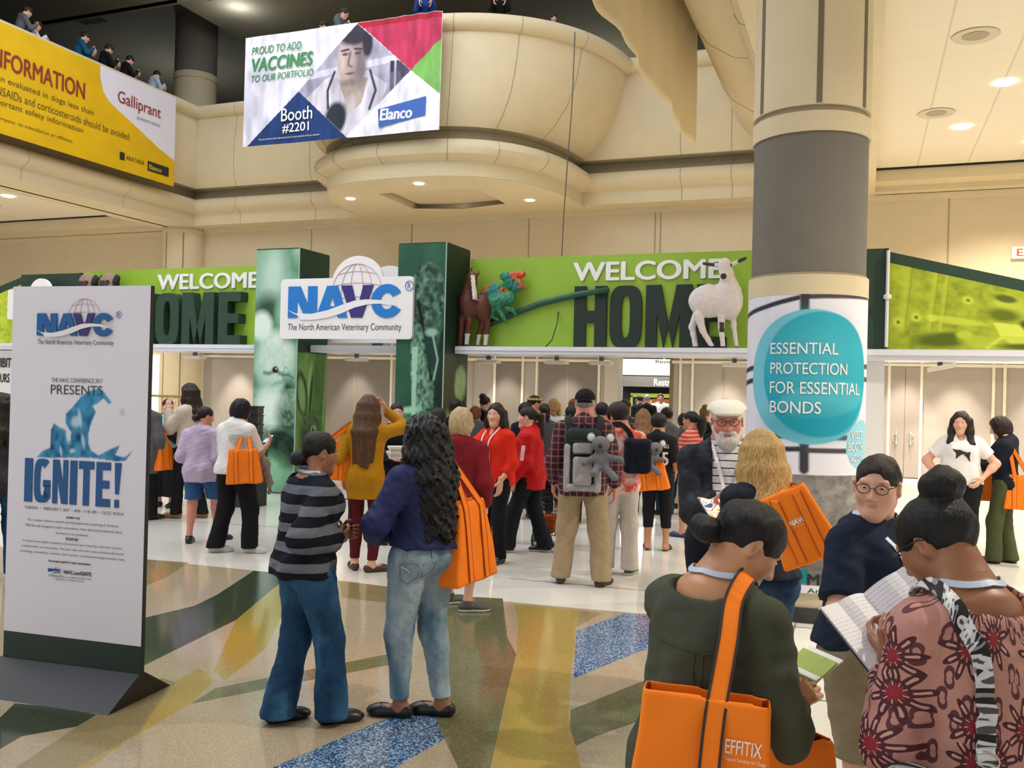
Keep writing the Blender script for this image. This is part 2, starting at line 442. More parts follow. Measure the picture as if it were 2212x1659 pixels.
# ------------------------------------------------------------------ implicit shapes -> one continuous surface
A3 = lambda *p: np.array(p, float)
def cap(a, b, r1, r2=None):
    a = np.array(a, float); b = np.array(b, float); r2 = r1 if r2 is None else r2
    ba = b - a; L = float(ba @ ba) + 1e-12
    def f(p):
        t = np.clip(((p - a) @ ba) / L, 0, 1)
        return np.linalg.norm(p - a - t[:, None] * ba, axis=1) - (r1 + (r2 - r1) * t)
    return f
def ell(c, r, M=None):
    c = np.array(c, float); r = np.array(r if hasattr(r, '__len__') else (r,) * 3, float)
    def f(p):
        q = p - c
        if M is not None: q = q @ M
        k0 = np.linalg.norm(q / r, axis=1); k1 = np.linalg.norm(q / (r * r), axis=1) + 1e-9
        return np.where(k0 < 1e-4, -r.min(), k0 * (k0 - 1) / k1)
    return f
def rbox(c, hs, rad, M=None):
    c = np.array(c, float); hs = np.array(hs, float)
    def f(p):
        q = p - c
        if M is not None: q = q @ M
        d = np.abs(q) - hs + rad
        return np.linalg.norm(np.maximum(d, 0), axis=1) + np.minimum(d.max(1), 0) - rad
    return f
def half(n, o):
    n = np.array(n, float); n = n / np.linalg.norm(n); o = np.array(o, float)
    return lambda p: (p - o) @ n           # inside where negative
def smin(a, b, k):
    if k <= 0: return np.minimum(a, b)
    h = np.maximum(k - np.abs(a - b), 0) / k
    return np.minimum(a, b) - h * h * k * .25
def Un(k, *fs):
    fs = [f for f in fs if f is not None]
    def f(p):
        d = fs[0](p)
        for g in fs[1:]: d = smin(d, g(p), k)
        return d
    return f
def Sub(f, g, k=.0): return lambda p: -smin(-f(p), g(p), k)
def Int(f, g, k=.0): return lambda p: -smin(-f(p), -g(p), k)
def Off(f, o): return lambda p: f(p) - o
_rs = np.random.RandomState(4)
_ND = _rs.randn(14, 3); _ND /= np.linalg.norm(_ND, axis=1)[:, None]; _NP = _rs.rand(14) * 6.28
def wob(p, fr, stretch=(1, 1, 1), seed=0):
    q = p * np.array(stretch) * fr; s = 0
    for i in range(5):
        j = (i + seed * 3) % 14; k = (j + 5) % 14
        s = s + np.sin(q @ _ND[j] * (1 + .35 * i) + _NP[j]) * np.cos(q @ _ND[k] * (1 + .2 * i) + _NP[k])
    return s / 2.6
def Wob(f, amp, fr, stretch=(1, 1, 1), seed=0): return lambda p: f(p) + amp * wob(p, fr, stretch, seed)

def nets(fn, lo, hi, h):
    """naive surface nets over a box; fine samples only near the surface"""
    lo = np.array(lo, float) - 2 * h; hi = np.array(hi, float) + 2 * h; B = 4
    nb = np.maximum(1, np.ceil((hi - lo) / (h * B)).astype(int)); n = nb * B + 1
    cg = np.stack(np.meshgrid(*[np.arange(k) for k in nb], indexing='ij'), -1).reshape(-1, 3)
    cv = fn(lo + (cg * B + B / 2) * h)
    near = np.abs(cv) < h * B * 1.35
    V = np.repeat(np.repeat(np.repeat(cv.reshape(nb), B, 0), B, 1), B, 2)
    V = np.pad(V, ((0, 1),) * 3, mode='edge')
    V = np.where(V < 0, -1., 1.) * np.maximum(np.abs(V), 1e-3)
    mk = np.zeros(n, bool)
    idx = cg[near] * B
    o = np.stack(np.meshgrid(*[np.arange(B + 1)] * 3, indexing='ij'), -1).reshape(-1, 3)
    al = (idx[:, None, :] + o[None]).reshape(-1, 3); mk[al[:, 0], al[:, 1], al[:, 2]] = True
    ii = np.argwhere(mk); V[mk] = fn(lo + ii * h)
    for a in range(3):
        s = [slice(None)] * 3; s[a] = 0; V[tuple(s)] = np.maximum(V[tuple(s)], 1e-3)
        s[a] = -1; V[tuple(s)] = np.maximum(V[tuple(s)], 1e-3)
    S = V < 0
    c = np.zeros(tuple(k - 1 for k in n), np.int8)
    for dx in (0, 1):
        for dy in (0, 1):
            for dz in (0, 1): c += S[dx:n[0] - 1 + dx, dy:n[1] - 1 + dy, dz:n[2] - 1 + dz]
    act = (c > 0) & (c < 8); ijk = np.argwhere(act)
    if len(ijk) == 0: return np.zeros((0, 3)), np.zeros((0, 4), int)
    num = np.full(act.shape, -1); num[act] = np.arange(len(ijk))
    cor = [(x, y, z) for x in (0, 1) for y in (0, 1) for z in (0, 1)]
    cvs = np.stack([V[ijk[:, 0] + x, ijk[:, 1] + y, ijk[:, 2] + z] for x, y, z in cor], 1)
    acc = np.zeros((len(ijk), 3)); cnt = np.zeros(len(ijk))
    for a in range(8):
        for b in range(a + 1, 8):
            d = np.abs(np.array(cor[a]) - np.array(cor[b]))
            if d.sum() != 1: continue
            va, vb = cvs[:, a], cvs[:, b]; cr = (va < 0) != (vb < 0)
            t = np.where(cr, va / np.where(cr, va - vb, 1), 0)
            acc += cr[:, None] * (np.array(cor[a]) + t[:, None] * (np.array(cor[b]) - np.array(cor[a]))); cnt += cr
    verts = lo + (ijk + acc / np.maximum(cnt, 1)[:, None]) * h
    faces = []
    for a in range(3):
        b, cc = (a + 1) % 3, (a + 2) % 3
        s0 = [slice(None)] * 3; s1 = [slice(None)] * 3
        s0[a] = slice(0, -1); s1[a] = slice(1, None)
        e = S[tuple(s0)] != S[tuple(s1)]; g = np.argwhere(e)
        g = g[(g[:, b] > 0) & (g[:, cc] > 0) & (g[:, b] < n[b] - 1) & (g[:, cc] < n[cc] - 1)]
        if len(g) == 0: continue
        ins = S[g[:, 0], g[:, 1], g[:, 2]]
        def cell(db, dc):
            q = g.copy(); q[:, b] -= db; q[:, cc] -= dc; return num[q[:, 0], q[:, 1], q[:, 2]]
        q = np.stack([cell(1, 1), cell(0, 1), cell(0, 0), cell(1, 0)], 1)
        q = np.where(ins[:, None], q, q[:, ::-1]); faces.append(q)
    Fc = np.concatenate(faces); Fc = Fc[(Fc >= 0).all(1)]
    return verts, Fc
def keep_big(V, Fc, least=.06):
    """drop stray specks"""
    n = len(V); lab = np.arange(n); e = np.concatenate([Fc[:, [0, 1]], Fc[:, [1, 2]], Fc[:, [2, 3]]])
    for _ in range(400):
        m = np.minimum(lab[e[:, 0]], lab[e[:, 1]]); old = lab.copy()
        np.minimum.at(lab, e[:, 0], m); np.minimum.at(lab, e[:, 1], m); lab = lab[lab]
        if (lab == old).all(): break
    u, inv, c = np.unique(lab, return_inverse=True, return_counts=True); ok = (c[inv] > least * n) | (c[inv] > 60)
    k = np.full(n, -1); k[ok] = np.arange(ok.sum()); F2 = k[Fc]; return V[ok], F2[(F2 >= 0).all(1)]
def snap(pts, f, off, it=4):
    """move points onto the offset surface of f; returns points, normals"""
    p = np.array(pts, float)
    for _ in range(it):
        e = 1e-3; d = f(p) - off
        g = np.stack([f(p + np.eye(3)[i] * e) - f(p - np.eye(3)[i] * e) for i in range(3)], 1)
        g /= np.linalg.norm(g, axis=1)[:, None] + 1e-9
        p = p - d[:, None] * g
    return p, g
def hit(pts, f, d, off=.003, far=.5):
    """slide points along direction d (from outside) until they meet the surface"""
    d = np.array(d, float) / np.linalg.norm(d); p = np.array(pts, float) - d * far; s = np.zeros(len(p))
    for _ in range(60): s += np.clip(f(p + d * s[:, None]) - off, -.02, .05) * .7
    q = p + d * s[:, None]; e = 1e-3
    g = np.stack([f(q + np.eye(3)[i] * e) - f(q - np.eye(3)[i] * e) for i in range(3)], 1)
    return q, g / (np.linalg.norm(g, axis=1)[:, None] + 1e-9)
def rotm(rx=0, ry=0, rz=0):
    rx, ry, rz = map(math.radians, (rx, ry, rz))
    X = np.array([[1, 0, 0], [0, math.cos(rx), -math.sin(rx)], [0, math.sin(rx), math.cos(rx)]])
    Y_ = np.array([[math.cos(ry), 0, math.sin(ry)], [0, 1, 0], [-math.sin(ry), 0, math.cos(ry)]])
    Z = np.array([[math.cos(rz), -math.sin(rz), 0], [math.sin(rz), math.cos(rz), 0], [0, 0, 1]])
    return Z @ X @ Y_
def unit(v): v = np.array(v, float); return v / (np.linalg.norm(v) + 1e-9)
def ik(a, c, l1, l2, pole):
    """two-bone joint between a and c, bending towards pole"""
    a = np.array(a, float); c = np.array(c, float); d = c - a; L = np.linalg.norm(d)
    if L > (l1 + l2) * .995: c = a + d * (l1 + l2) * .995 / L; d = c - a; L = np.linalg.norm(d)
    x = (L * L + l1 * l1 - l2 * l2) / (2 * L); hgt = math.sqrt(max(0, l1 * l1 - x * x)); u = d / L
    pl = np.array(pole, float); pl = unit(pl - (pl @ u) * u)
    return a + u * x + pl * hgt, c
# ------------------------------------------------------------------ people
SKIN = {
 'fair': mat('skin_fair', '#d9a48c', .5, .05, 30), 'pink': mat('skin_pink', '#d08a78', .5, .06, 30),
 'olive': mat('skin_olive', '#c38d68', .45, .05, 30), 'tan': mat('skin_tan', '#b8805e', .48, .05, 30), 'brown': mat('skin_brown', '#97654a', .45, .06, 30),
 'dark': mat('skin_dark', '#6b4531', .45, .06, 30)}
LIP = {k: mat('lips_' + k, c, .42, .03) for k, c in (('fair', '#c28478'), ('pink', '#b8756a'), ('tan', '#94594c'), ('olive', '#a0624f'), ('brown', '#744238'), ('dark', '#5a342c'))}; EYEW = mat('eye_white', '#e4dfda', .25, 0); IRIS = mat('iris', '#2c1e17', .2, 0)
HAIR = {
 'black': hair_mat('hair_black', '#040404', '#151214'), 'curl': hair_mat('hair_black_curl', '#040304', '#131011', True),
 'dark': hair_mat('hair_dark_brown', '#120b09', '#33231b'), 'brown': hair_mat('hair_brown', '#3a2619', '#6f4d33'),
 'light': hair_mat('hair_light_brown', '#5c3f25', '#9a7448'), 'blonde': hair_mat('hair_blonde', '#8c6632', '#dcb878'),
 'ash': hair_mat('hair_ash_blonde', '#95794f', '#e2cda3'), 'red': hair_mat('hair_red', '#5a2713', '#a55a30'),
 'grey': hair_mat('hair_grey', '#6a6664', '#b5b2ae'), 'white': hair_mat('hair_white', '#b9b3aa', '#efebe4')}

def head_sdf(hi=True):
    fs = [ell((0, -.012, .03), (.074, .094, .083)), ell((0, .018, -.035), (.06, .07, .082)), cap((-.046, .0, -.06), (-.008, .06, -.098), .022),
          cap((.046, .0, -.06), (.008, .06, -.098), .022), ell((0, .062, -.099), (.026, .024, .021)),
          ell((.038, .052, -.022), (.028, .03, .03)), ell((-.038, .052, -.022), (.028, .03, .03))]
    f = Un(.035, *fs)
    f = Un(.014, f, cap((-.042, .074, .026), (.042, .074, .026), .011))
    for s in (-1, 1): f = Sub(f, ell((s * .031, .094, .006), (.017, .014, .011)), .014)
    f = Un(.012, f, cap((0, .084, .012), (0, .104, -.03), .0075, .012), ell((.012, .092, -.034), (.009, .011, .008)), ell((-.012, .092, -.034), (.009, .011, .008)))
    f = Un(.006, f, cap((-.016, .083, -.058), (.016, .083, -.058), .0065), cap((-.013, .083, -.068), (.013, .083, -.068), .0075))
    for s in (-1, 1):
        e = Sub(ell((s * .078, -.008, -.008), (.011, .021, .033), rotm(-12, 0, s * -22)), ell((s * .088, -.002, -.002), (.008, .011, .019)), .006)
        f = Un(.008, f, e)
    return f
_HEAD = head_sdf()
def hand_parts(w, d, n, side, curl, sc=1.0):
    """palm, four unequal bent fingers and a thumb from the wrist w: d finger direction, n palm normal"""
    d = unit(d); n = unit(np.array(n, float) - (np.array(n, float) @ d) * d); s = np.cross(d, n) * side   # s: thumb side
    P = []
    M = np.stack([s, d, n], 1)
    P.append(rbox(w + d * .05 * sc, np.array((.039, .046, .0145)) * sc, .014 * sc, M))
    P.append(cap(w - d * .03, w + d * .02, .026 * sc, .028 * sc))
    F = []
    for off, L, c in ((.030, .074, .9), (.010, .082, 1.0), (-.010, .077, 1.08), (-.029, .060, 1.2)):
        p = w + (d * .092 + s * off) * sc; a = 0; dirn = d
        for q, r, b in ((.45, .0088, .55), (.30, .0080, 1.0), (.25, .0072, .8)):
            a += curl * c * b * 1.05
            v = d * math.cos(a) + n * math.sin(a); e = p + v * L * q * sc
            F.append(cap(p, e, r * sc, (r - .0008) * sc)); p = e
    p = w + (d * .025 + s * .032 + n * .004) * sc
    for v, L, r in ((d * .62 + s * .62 + n * .35, .042, .0115), (d * .82 + s * .1 + n * (.25 + curl * .5), .032, .0098), (d * .8 - s * .15 + n * (.3 + curl * .6), .026, .0088)):
        e = p + unit(v) * L * sc; F.append(cap(p, e, r * sc, (r - .001) * sc)); p = e
    return Un(.012, *P), Un(.004, *F)

class Fig: pass
def heading(x, y, face): return -(math.atan2(x, y) + math.radians(face))

def person(label, at, face, H=1.65, q=1, sex='f', fat=1.0, belly=0, hips=1.0, shw=1.0, lean=0, twist=0, side=0, head=(0, 0, 0), skin='fair', hair=('short', 'dark'),
           rh=None, lh=None, rdir=(0, .15, -1), ldir=(0, .15, -1), rn=(-1, 0, 0), ln=(1, 0, 0), curl=.45, rpole=None, lpole=None,
           feet=((.10, .0, -8), (-.10, .0, 8)), top=None, over=None, bottom=None, shoes=None, bun=None, glasses=None, lanyard=None, badge=False,
           hat=None, beard=None, z0=0.0, group=None, hold=None, extra=None):
    """q: 0 close to the camera (fine mesh) .. 3 far away (coarse)"""
    h = (.010, .013, .018, .026)[q]; hh = (.0052, .0068, .0095, .014)[q]
    hf = (.004, .0055, .008, .012)[q]
    s = H / 1.65; G = Fig(); G.s = s; G.q = q
    G.rz = heading(at[0], at[1], face); G.loc = (at[0], at[1], z0)
    # --- joints
    piv = A3(0, 0, .95); RT = rotm(-lean, side, twist)
    def T(p):
        p = np.array(p, float); w = np.clip((p[2] - .90) / .18, 0, 1)
        Rw = rotm(-lean * w, side * w, twist * w); return piv + Rw @ (p - piv)
    G.T = T; G.RT = RT
    hw = .156 * shw * (1.0 if sex == 'f' else 1.13); f1 = fat; f2 = .5 + .5 * fat
    hip = [A3(.088 * (.6 + .4 * fat), 0, .86), A3(-.088 * (.6 + .4 * fat), 0, .86)]
    sh = [T((hw, -.01, 1.298)), T((-hw, -.01, 1.298))]
    nk = T((0, -.012, 1.385)); RH = RT @ rotm(head[1], head[2], head[0])
    hc = nk + RT @ A3(0, .012, .03) + RH @ A3(0, .018, .108)
    G.hc, G.RH, G.nk, G.sh = hc, RH, nk, sh
    tg = [rh if rh is not None else (hw + .055 * fat, .04, .83), lh if lh is not None else (-hw - .055 * fat, .04, .83)]
    pl = [rpole or (.35, -.6, -1), lpole or (-.35, -.6, -1)]
    el, wr = [], []
    for i in (0, 1):
        e, w = ik(sh[i], tg[i], .275, .245, pl[i]); el.append(e); wr.append(w)
    G.el, G.wr = el, wr
    an, kn = [], []
    for i in (0, 1):
        a = A3(feet[i][0], feet[i][1], .075); yw = math.radians(feet[i][2])
        k, a = ik(hip[i], a, .402, .387, (-math.sin(yw) * .5, math.cos(yw), 0)); kn.append(k); an.append(a)
    # --- torso
    wx = .92 if sex == 'f' else 1.04
    TP = [ell(T((0, -.012, .905)), (.142 * f1 * hips, .106 * f1, .115)), ell(T((.074, -.07, .872)), (.082 * f1 * hips, .076 * f1, .092)), ell(T((-.074, -.07, .872)), (.082 * f1 * hips, .076 * f1, .092)),
          ell(T((0, .0, 1.06)), (.130 * f1 * wx, .094 * f1, .14), RT), ell(T((0, -.005, 1.215)), (.142 * f2 * shw, .104 * f2, .165), RT),
          cap(T((hw * .5, -.012, 1.318)), T((-hw * .5, -.012, 1.318)), .052), cap(sh[0], T((hw * .6, -.01, 1.285)), .055), cap(sh[1], T((-hw * .6, -.01, 1.285)), .055),
          cap(T((0, -.03, 1.36)), nk + RT @ A3(0, 0, .02), .075, .05)]
    if sex == 'f': TP += [ell(T((.066, .078 * f2, 1.225)), (.062, .055 * f2, .06)), ell(T((-.066, .078 * f2, 1.225)), (.062, .055 * f2, .06))]
    if belly: TP.append(ell(T((0, .05 + belly * .3, 1.03)), (.135 * f1, .10 + belly * .4, .15)))
    torso = Un(.06, *TP)
    neck = Un(.04, cap(nk - RT @ A3(0, 0, .03), hc + RH @ A3(0, -.02, -.06), .05 if sex == 'f' else .058, .046 if sex == 'f' else .054), cap(T((hw * .55, -.02, 1.355)), hc + RH @ A3(.02, -.035, -.055), .03, .03), cap(T((-hw * .55, -.02, 1.355)), hc + RH @ A3(-.02, -.035, -.055), .03, .03))
    ar = .9 + .1 * fat if sex == 'f' else 1.1
    arms = [Un(.03, cap(sh[i], el[i], .046 * ar * f2, .036 * ar * f2), cap(el[i], wr[i], .037 * ar * f2, .024 * ar), ell(el[i] * .7 + wr[i] * .3, (.039 * ar * f2,) * 3)) for i in (0, 1)]
    legs = []
    for i in (0, 1):
        ax = unit(an[i] - kn[i]); yw = math.radians(feet[i][2]); fw = A3(-math.sin(yw), math.cos(yw), 0)
        legs.append(Un(.04, cap(hip[i], kn[i], .088 * f1, .053 * f2), cap(kn[i], an[i], .05 * f2, .033), cap(kn[i] + ax * .08 - fw * .018, kn[i] + ax * .2 - fw * .012, .048 * f2, .036 * f2)))
    def footfs(i, o=0.0, zc=0):
        yw = feet[i][2]; R = rotm(0, 0, yw); b = A3(an[i][0], an[i][1], 0)
        L = lambda x, y, z: b + R @ A3(x, y, z)
        return L, R, [ell(L(0, -.03, .036), (.031 + o, .042 + o, .036 + o), R), ell(L(0, .06, .034), (.035 + o, .085 + o, .032 + o), R), ell(L(.0, .125, .026), (.039 + o, .058 + o, .024 + o), R)]
    feetf = [Un(.03, cap(an[i] + (0, 0, .03), an[i] - (0, 0, .03), .034, .034), *footfs(i)[2]) for i in (0, 1)]
    hd = [hand_parts(wr[i], (rdir, ldir)[i], (rn, ln)[i], (1, -1)[i], curl if not hasattr(curl, '__len__') else curl[i], 1.0 if sex == 'f' else 1.1) for i in (0, 1)]
    headf = lambda p: _HEAD((p - hc) @ RH)
    # --- body pieces joined in one mesh
    cutz = hc + RH @ A3(0, -.03, -.125)
    un = RH @ A3(0, .35, 1)
    tb = lambda p: torso(p) + .010 * np.clip((1.33 - p[:, 2]) / .06, 0, 1) if top else torso(p)
    hz = bottom.get('hem', .05) if bottom else 9
    lb = [(lambda g: (lambda p: g(p) + .013 * np.clip((p[:, 2] - hz) / .04, 0, 1)))(g) for g in legs] if bottom else legs
    fullup = Un(.03, headf, tb, neck, *arms)
    bodyf = Int(fullup, half(un, cutz + unit(un) * .012))
    bodyf = Un(.04, bodyf, *lb); bodyf = Un(.02, bodyf, *feetf)
    hn = Int(fullup, half(-un, cutz - unit(un) * .006))
    VV, FF, MI = [], [], []; base = 0
    def addm(V, Fc, mi):
        nonlocal base
        VV.append(V); FF.append(Fc + base); MI.append(mi if hasattr(mi, '__len__') else np.full(len(Fc), mi)); base += len(V)
    pts = np.array(sh + el + wr + kn + an + [nk])
    lo = np.minimum(pts.min(0), (-.2, -.2, 0)) - .08; hi = np.maximum(pts.max(0), (.2, .2, 0)) + .09
    lo[2] = 0; V, Fc = nets(bodyf, lo, hi, (.0085, .016, .018, .026)[q]); addm(V, Fc, 0)
    V, Fc = nets(hn, hc - .16, hc + .15, hh)
    ql = (V - hc) @ RH; fc = ql[Fc].mean(1)
    lipm = (np.abs(fc[:, 2] + .063) < .0075) & (np.abs(fc[:, 0]) < .019 - np.abs(fc[:, 2] + .063) * .9) & (fc[:, 1] > .078)
    addm(V, Fc, np.where(lipm, 1, 0))
    if q < 3:
        for sx in (-1, 1):   # eyeballs
            Vs = []; Fs = []; n1, n2 = 10, 14
            for a in range(n1 + 1):
                for b in range(n2):
                    t, u = PI * a / n1, 2 * PI * b / n2
                    Vs.append((math.sin(t) * math.cos(u), math.cos(t), math.sin(t) * math.sin(u)))
            for a in range(n1):
                for b in range(n2): Fs.append((a * n2 + b, a * n2 + (b + 1) % n2, (a + 1) * n2 + (b + 1) % n2, (a + 1) * n2 + b))
            Vs = np.array(Vs); Fs = np.array(Fs)
            cc = Vs[Fs].mean(1); mi = np.where(cc[:, 1] > .80, 3, 2)
            addm((Vs * (.0122, .0115, .0056) + (sx * .031, .0765, .006)) @ RH.T + hc, Fs, mi)
    for i in (0, 1):
        a, b = hd[i]; f = Un(.010, a, b); c = wr[i] + unit((rdir, ldir)[i]) * .085
        V, Fc = nets(f, c - .135, c + .135, hf); addm(V, Fc, 0)
    V = np.concatenate(VV) * s; Fc = np.concatenate(FF); mi = np.concatenate(MI)
    root = mesh_obj('person', V, Fc, [SKIN[skin], LIP[skin], EYEW, IRIS], None, True, mi, G.loc)
    root.rotation_euler = (0, 0, G.rz); tag(root, label, 'person', group); G.root = root
    G.surf = bodyf
    G.drape = Un(.02, Off(torso, (over or top or {}).get('infl', .016) + .004), Off(Un(.02, *arms), .016), neck)
    def child(name, f, lo, hi, hx, m, par=root, midx=None):
        V, Fc = nets(f, lo, hi, hx)
        if len(V) == 0: return None
        if name == 'hair': V, Fc = keep_big(V, Fc)
        mi = midx(V, Fc) if midx else None
        return mesh_obj(name, V * s, Fc, m, par, True, mi)
    G.child = child
    # --- trousers
    if bottom:
        B = dict(name='trousers', waist=1.0, hem=.05, r=(.0, .07, .06), infl=.005, fold=.005); B.update(bottom)
        lg = []
        for i in (0, 1):
            ax = unit(an[i] - kn[i]); e = an[i] + ax * .06
            r0 = .092 * f1 + B['infl'] + B['r'][0]
            t = (kn[i][2] - B['hem']) / max(1e-3, kn[i][2] - e[2])
            r_end = B['r'][2]
            c = Un(.05, cap(hip[i] - (0, .005, 0), kn[i], r0, B['r'][1]), cap(kn[i], kn[i] + (e - kn[i]) * max(t, .05), B['r'][1], r_end))
            lg.append(Un(.02, c, Off(legs[i], .008)))
        f = Un(.03, Off(Un(.05, *TP[:4]), B['infl']), *lg)
        f = Wob(f, B['fold'], 20, (1, 1, .55), 1); f = Wob(f, B['fold'] * .5, 48, (1, 1, 1.3), 2)
        f = Int(Int(f, half((0, 0, -1), (0, 0, B['hem']))), half((0, 0, 1), (0, 0, B['waist'])))
        ps = np.array(hip + kn + an); ex = .16 * f1 + max(B['r']) * .5
        lo2 = ps.min(0) - ex; hi2 = ps.max(0) + ex; lo2[2] = B['hem'] - .02; hi2[2] = B['waist'] + .02
        G.bottom = f; G.bottomo = child(B['name'], f, lo2, hi2, h, B['m'])
    # --- tops
    G.top = bodyf
    for kk, tp in (('top', top), ('over', over)):
        if not tp: continue
        Tt = dict(name='shirt', sleeve=1.0, hem=.90, infl=.016, fold=.004, scoop=0, flare=0, cuff=0, arm=0.006, open=None, collar=None, vneck=0, nk=1.0); Tt.update(tp)
        core = Off(torso, Tt['infl'])
        if Tt['flare']:
            sc = A3(1, 1.3, 1)
            fl = cap(A3(0, -.01, 1.2) * sc, A3(0, -.02, Tt['hem'] - .05) * sc, .13 * f1, .15 * f1 + Tt['flare'])
            core = Un(.07, core, (lambda g: (lambda p: g(p * sc) * .8))(fl))
        core = Int(core, half((0, 0, -1), (0, 0, Tt['hem'])), .006)
        av = []
        for i in (0, 1):
            L = Tt['sleeve'] if not hasattr(Tt['sleeve'], '__len__') else Tt['sleeve'][i]
            if L <= 0: continue
            o = Tt['arm'] + Tt['infl'] * .5
            up = cap(sh[i], el[i], .05 * ar * f2 + o, .043 * ar * f2 + o * 1.1)
            if L > .5:
                e2 = el[i] + (wr[i] - el[i]) * (L - .5) * 2
                fo = cap(el[i], wr[i], .043 * ar * f2 + o * 1.1, .03 * ar + o + Tt['cuff'])
                a = Un(.03, up, Int(fo, half(wr[i] - el[i], e2), .004))
            else:
                e2 = sh[i] + (el[i] - sh[i]) * L * 2; a = Int(up, half(el[i] - sh[i], e2), .004)
            av.append(a)
        f = Un(.018, core, *av)
        fa = Tt['fold']
        f = Wob(f, fa, 17, (1, 1, .7), 3); f = Wob(f, fa * .6, 42, (1, 1, 1.2), 5)
        nb = nk + RT @ A3(0, .012, .035)
        f = Sub(f, ell(nb, np.array((.068, .066, .062)) * Tt['nk'], RT), .004)
        if Tt['scoop']: f = Sub(f, ell(nk + RT @ A3(0, .04 if Tt['scoop'] > 0 else -.05, -.005), (.07 + abs(Tt['scoop']), .075, .03 + abs(Tt['scoop'])), RT), .01)
        if Tt['vneck']: f = Sub(f, ell(nk + RT @ A3(0, .085, -.02), (.035, .05, Tt['vneck']), RT), .01)
        if Tt['open']: f = Sub(f, rbox(T((0, .2, 1.1)), (Tt['open'], .2, .5), .01, RT), .01)
        if Tt['collar']:
            cr = Sub(Off(neck, .016), Off(neck, .006)); cr = Int(Int(cr, half(RT @ A3(0, 0, 1), nk + RT @ A3(0, 0, Tt['collar']))), half(RT @ A3(0, 0, -1), nk + RT @ A3(0, 0, -.04)))
            f = Un(.01, f, cr)
        ps = np.array(sh + el + wr); ex = .13 * max(1, f1) + Tt['flare'] + Tt['infl']
        lo2 = np.minimum(ps.min(0), (-.17 * f1, -.17 * f1, Tt['hem'])) - ex * .8; hi2 = np.maximum(ps.max(0), (.17 * f1, .17 * f1 + belly, 1.4)) + ex * .8
        lo2 = np.minimum(lo2, nk - .25); hi2 = np.maximum(hi2, nk + .22); lo2[2] = max(lo2[2], min(Tt['hem'], ps[:, 2].min() - .07) - .02)
        o = child(Tt['name'], f, lo2, hi2, h, Tt['m']); G.top = Un(0, f, G.top) if kk == 'over' else f
        setattr(G, kk + 'o', o)
    # --- shoes
    if shoes:
        kind, m = shoes[0], shoes[1]
        for i in (0, 1):
            L, R, fs = footfs(i, .007); f = Un(.03, *fs)
            if kind == 'flat': f = Sub(f, ell(L(0, .025, .085), (.034, .085, .055), R), .004)
            elif kind == 'sandal': f = Int(f, lambda p: np.minimum(p[:, 2] - .02, np.abs(((p - L(0, .08, 0)) @ R)[:, 1]) - .02))
            else:
                f = Un(.02, f, cap(an[i] + (0, 0, .0), an[i] - (0, 0, .02), .042))
                f = Int(f, half((0, 0, 1), (0, 0, .098 if kind == 'sneaker' else .08)))
            f = Int(f, half((0, 0, -1), (0, 0, .0)))
            b = A3(an[i][0], an[i][1], 0); lo2, hi2 = b + (-.24, -.24, -.005), b + (.24, .24, .13)
            so = child('shoe', f, lo2, hi2, min(h, .0085 if q < 2 else .012), m)
            if kind == 'sneaker' and so and q < 3:
                g = Int(Off(Un(.03, *fs), .004), half((0, 0, 1), (0, 0, .022))); g = Int(g, half((0, 0, -1), (0, 0, 0)))
                child('sole', g, lo2, hi2, min(h, .0085), shoes[2], so)
    # --- hair
    st, hcn = hair[0], hair[1]; hm = HAIR[hcn]; opt = hair[2] if len(hair) > 2 else {}
    lq = lambda f: (lambda p: f((p - hc) @ RH))
    hg = opt.get('g', 0)
    cran = ell((0, -.014, .032), (.082 + hg, .102 + hg, .090 + hg))
    pulled = st in ('bun_low', 'bun_top', 'pony')
    face = ell((0, .128, -.05), (.078 if pulled else .076, .095, (.136 if pulled else .124) + opt.get('brow', 0)))
    nape = half((0, .45, -1), (0, -.07, -.078))
    ears = Un(0, ell((.09, .008, -.02), (.028, .032, .045)), ell((-.09, .008, -.02), (.028, .032, .045)))
    capf = Sub(cran, face, .008)
    chains = []
    gdir = A3(0, 0, -1)
    bk = hc + RH @ A3(0, -.08, .02)
    if st in ('bun_low', 'bun_top', 'pony', 'short'):
        capf = Sub(Int(capf, nape, .008), ears, .006)
        if st == 'bun_low': capf = Un(.02, capf, ell(opt.get('c', (0, -.122, -.035)), opt.get('r', (.05, .042, .042))))
        if st == 'bun_top': capf = Un(.01, capf, ell(opt.get('c', (0, -.085, .10)), opt.get('r', (.058, .058, .052))))
        hf_ = lq(capf)
        if st == 'bun_low' or st == 'bun_top': hf_ = Wob(Wob(hf_, .004, 45, (1, 1, .6), 1), .002, 120, (1, 1, .5), 3)
        if st == 'pony':
            a = hc + RH @ A3(0, -.115, .03); L = opt.get('len', .3); w = opt.get('w', .034)
            b = a + RH @ A3(0, -.045, -.02); c = b + (0, -.01, -L * .5); d = c + (opt.get('dx', 0), .02, -L * .5)
            hf_ = Un(.02, hf_, cap(a, b, w * .7, w), cap(b, c, w, w * .95), cap(c, d, w * .95, w * .35))
        pz = hc[2] - opt.get('len', 0) - .2
    elif st == 'bob':
        b = Sub(ell((0, -.016, -.012), (.100, .112, .135)), ell((0, .128, -.06), (.066, .10, .17)), .01)
        b = Int(b, half((0, -.15, -1), (0, 0, -.125)), .012); b = Un(.02, b, capf)
        hf_ = Wob(lq(b), .005, 70, (1, 1, .25), 2); pz = hc[2] - .2
    else:   # long / curly
        zend = opt.get('z', 1.1); n = 9; w = opt.get('w', 1.0); rr = opt.get('r', .032)
        fs = [lq(Sub(Off(cran, .004), face, .01))]
        spread = opt.get('spread', 1.05)
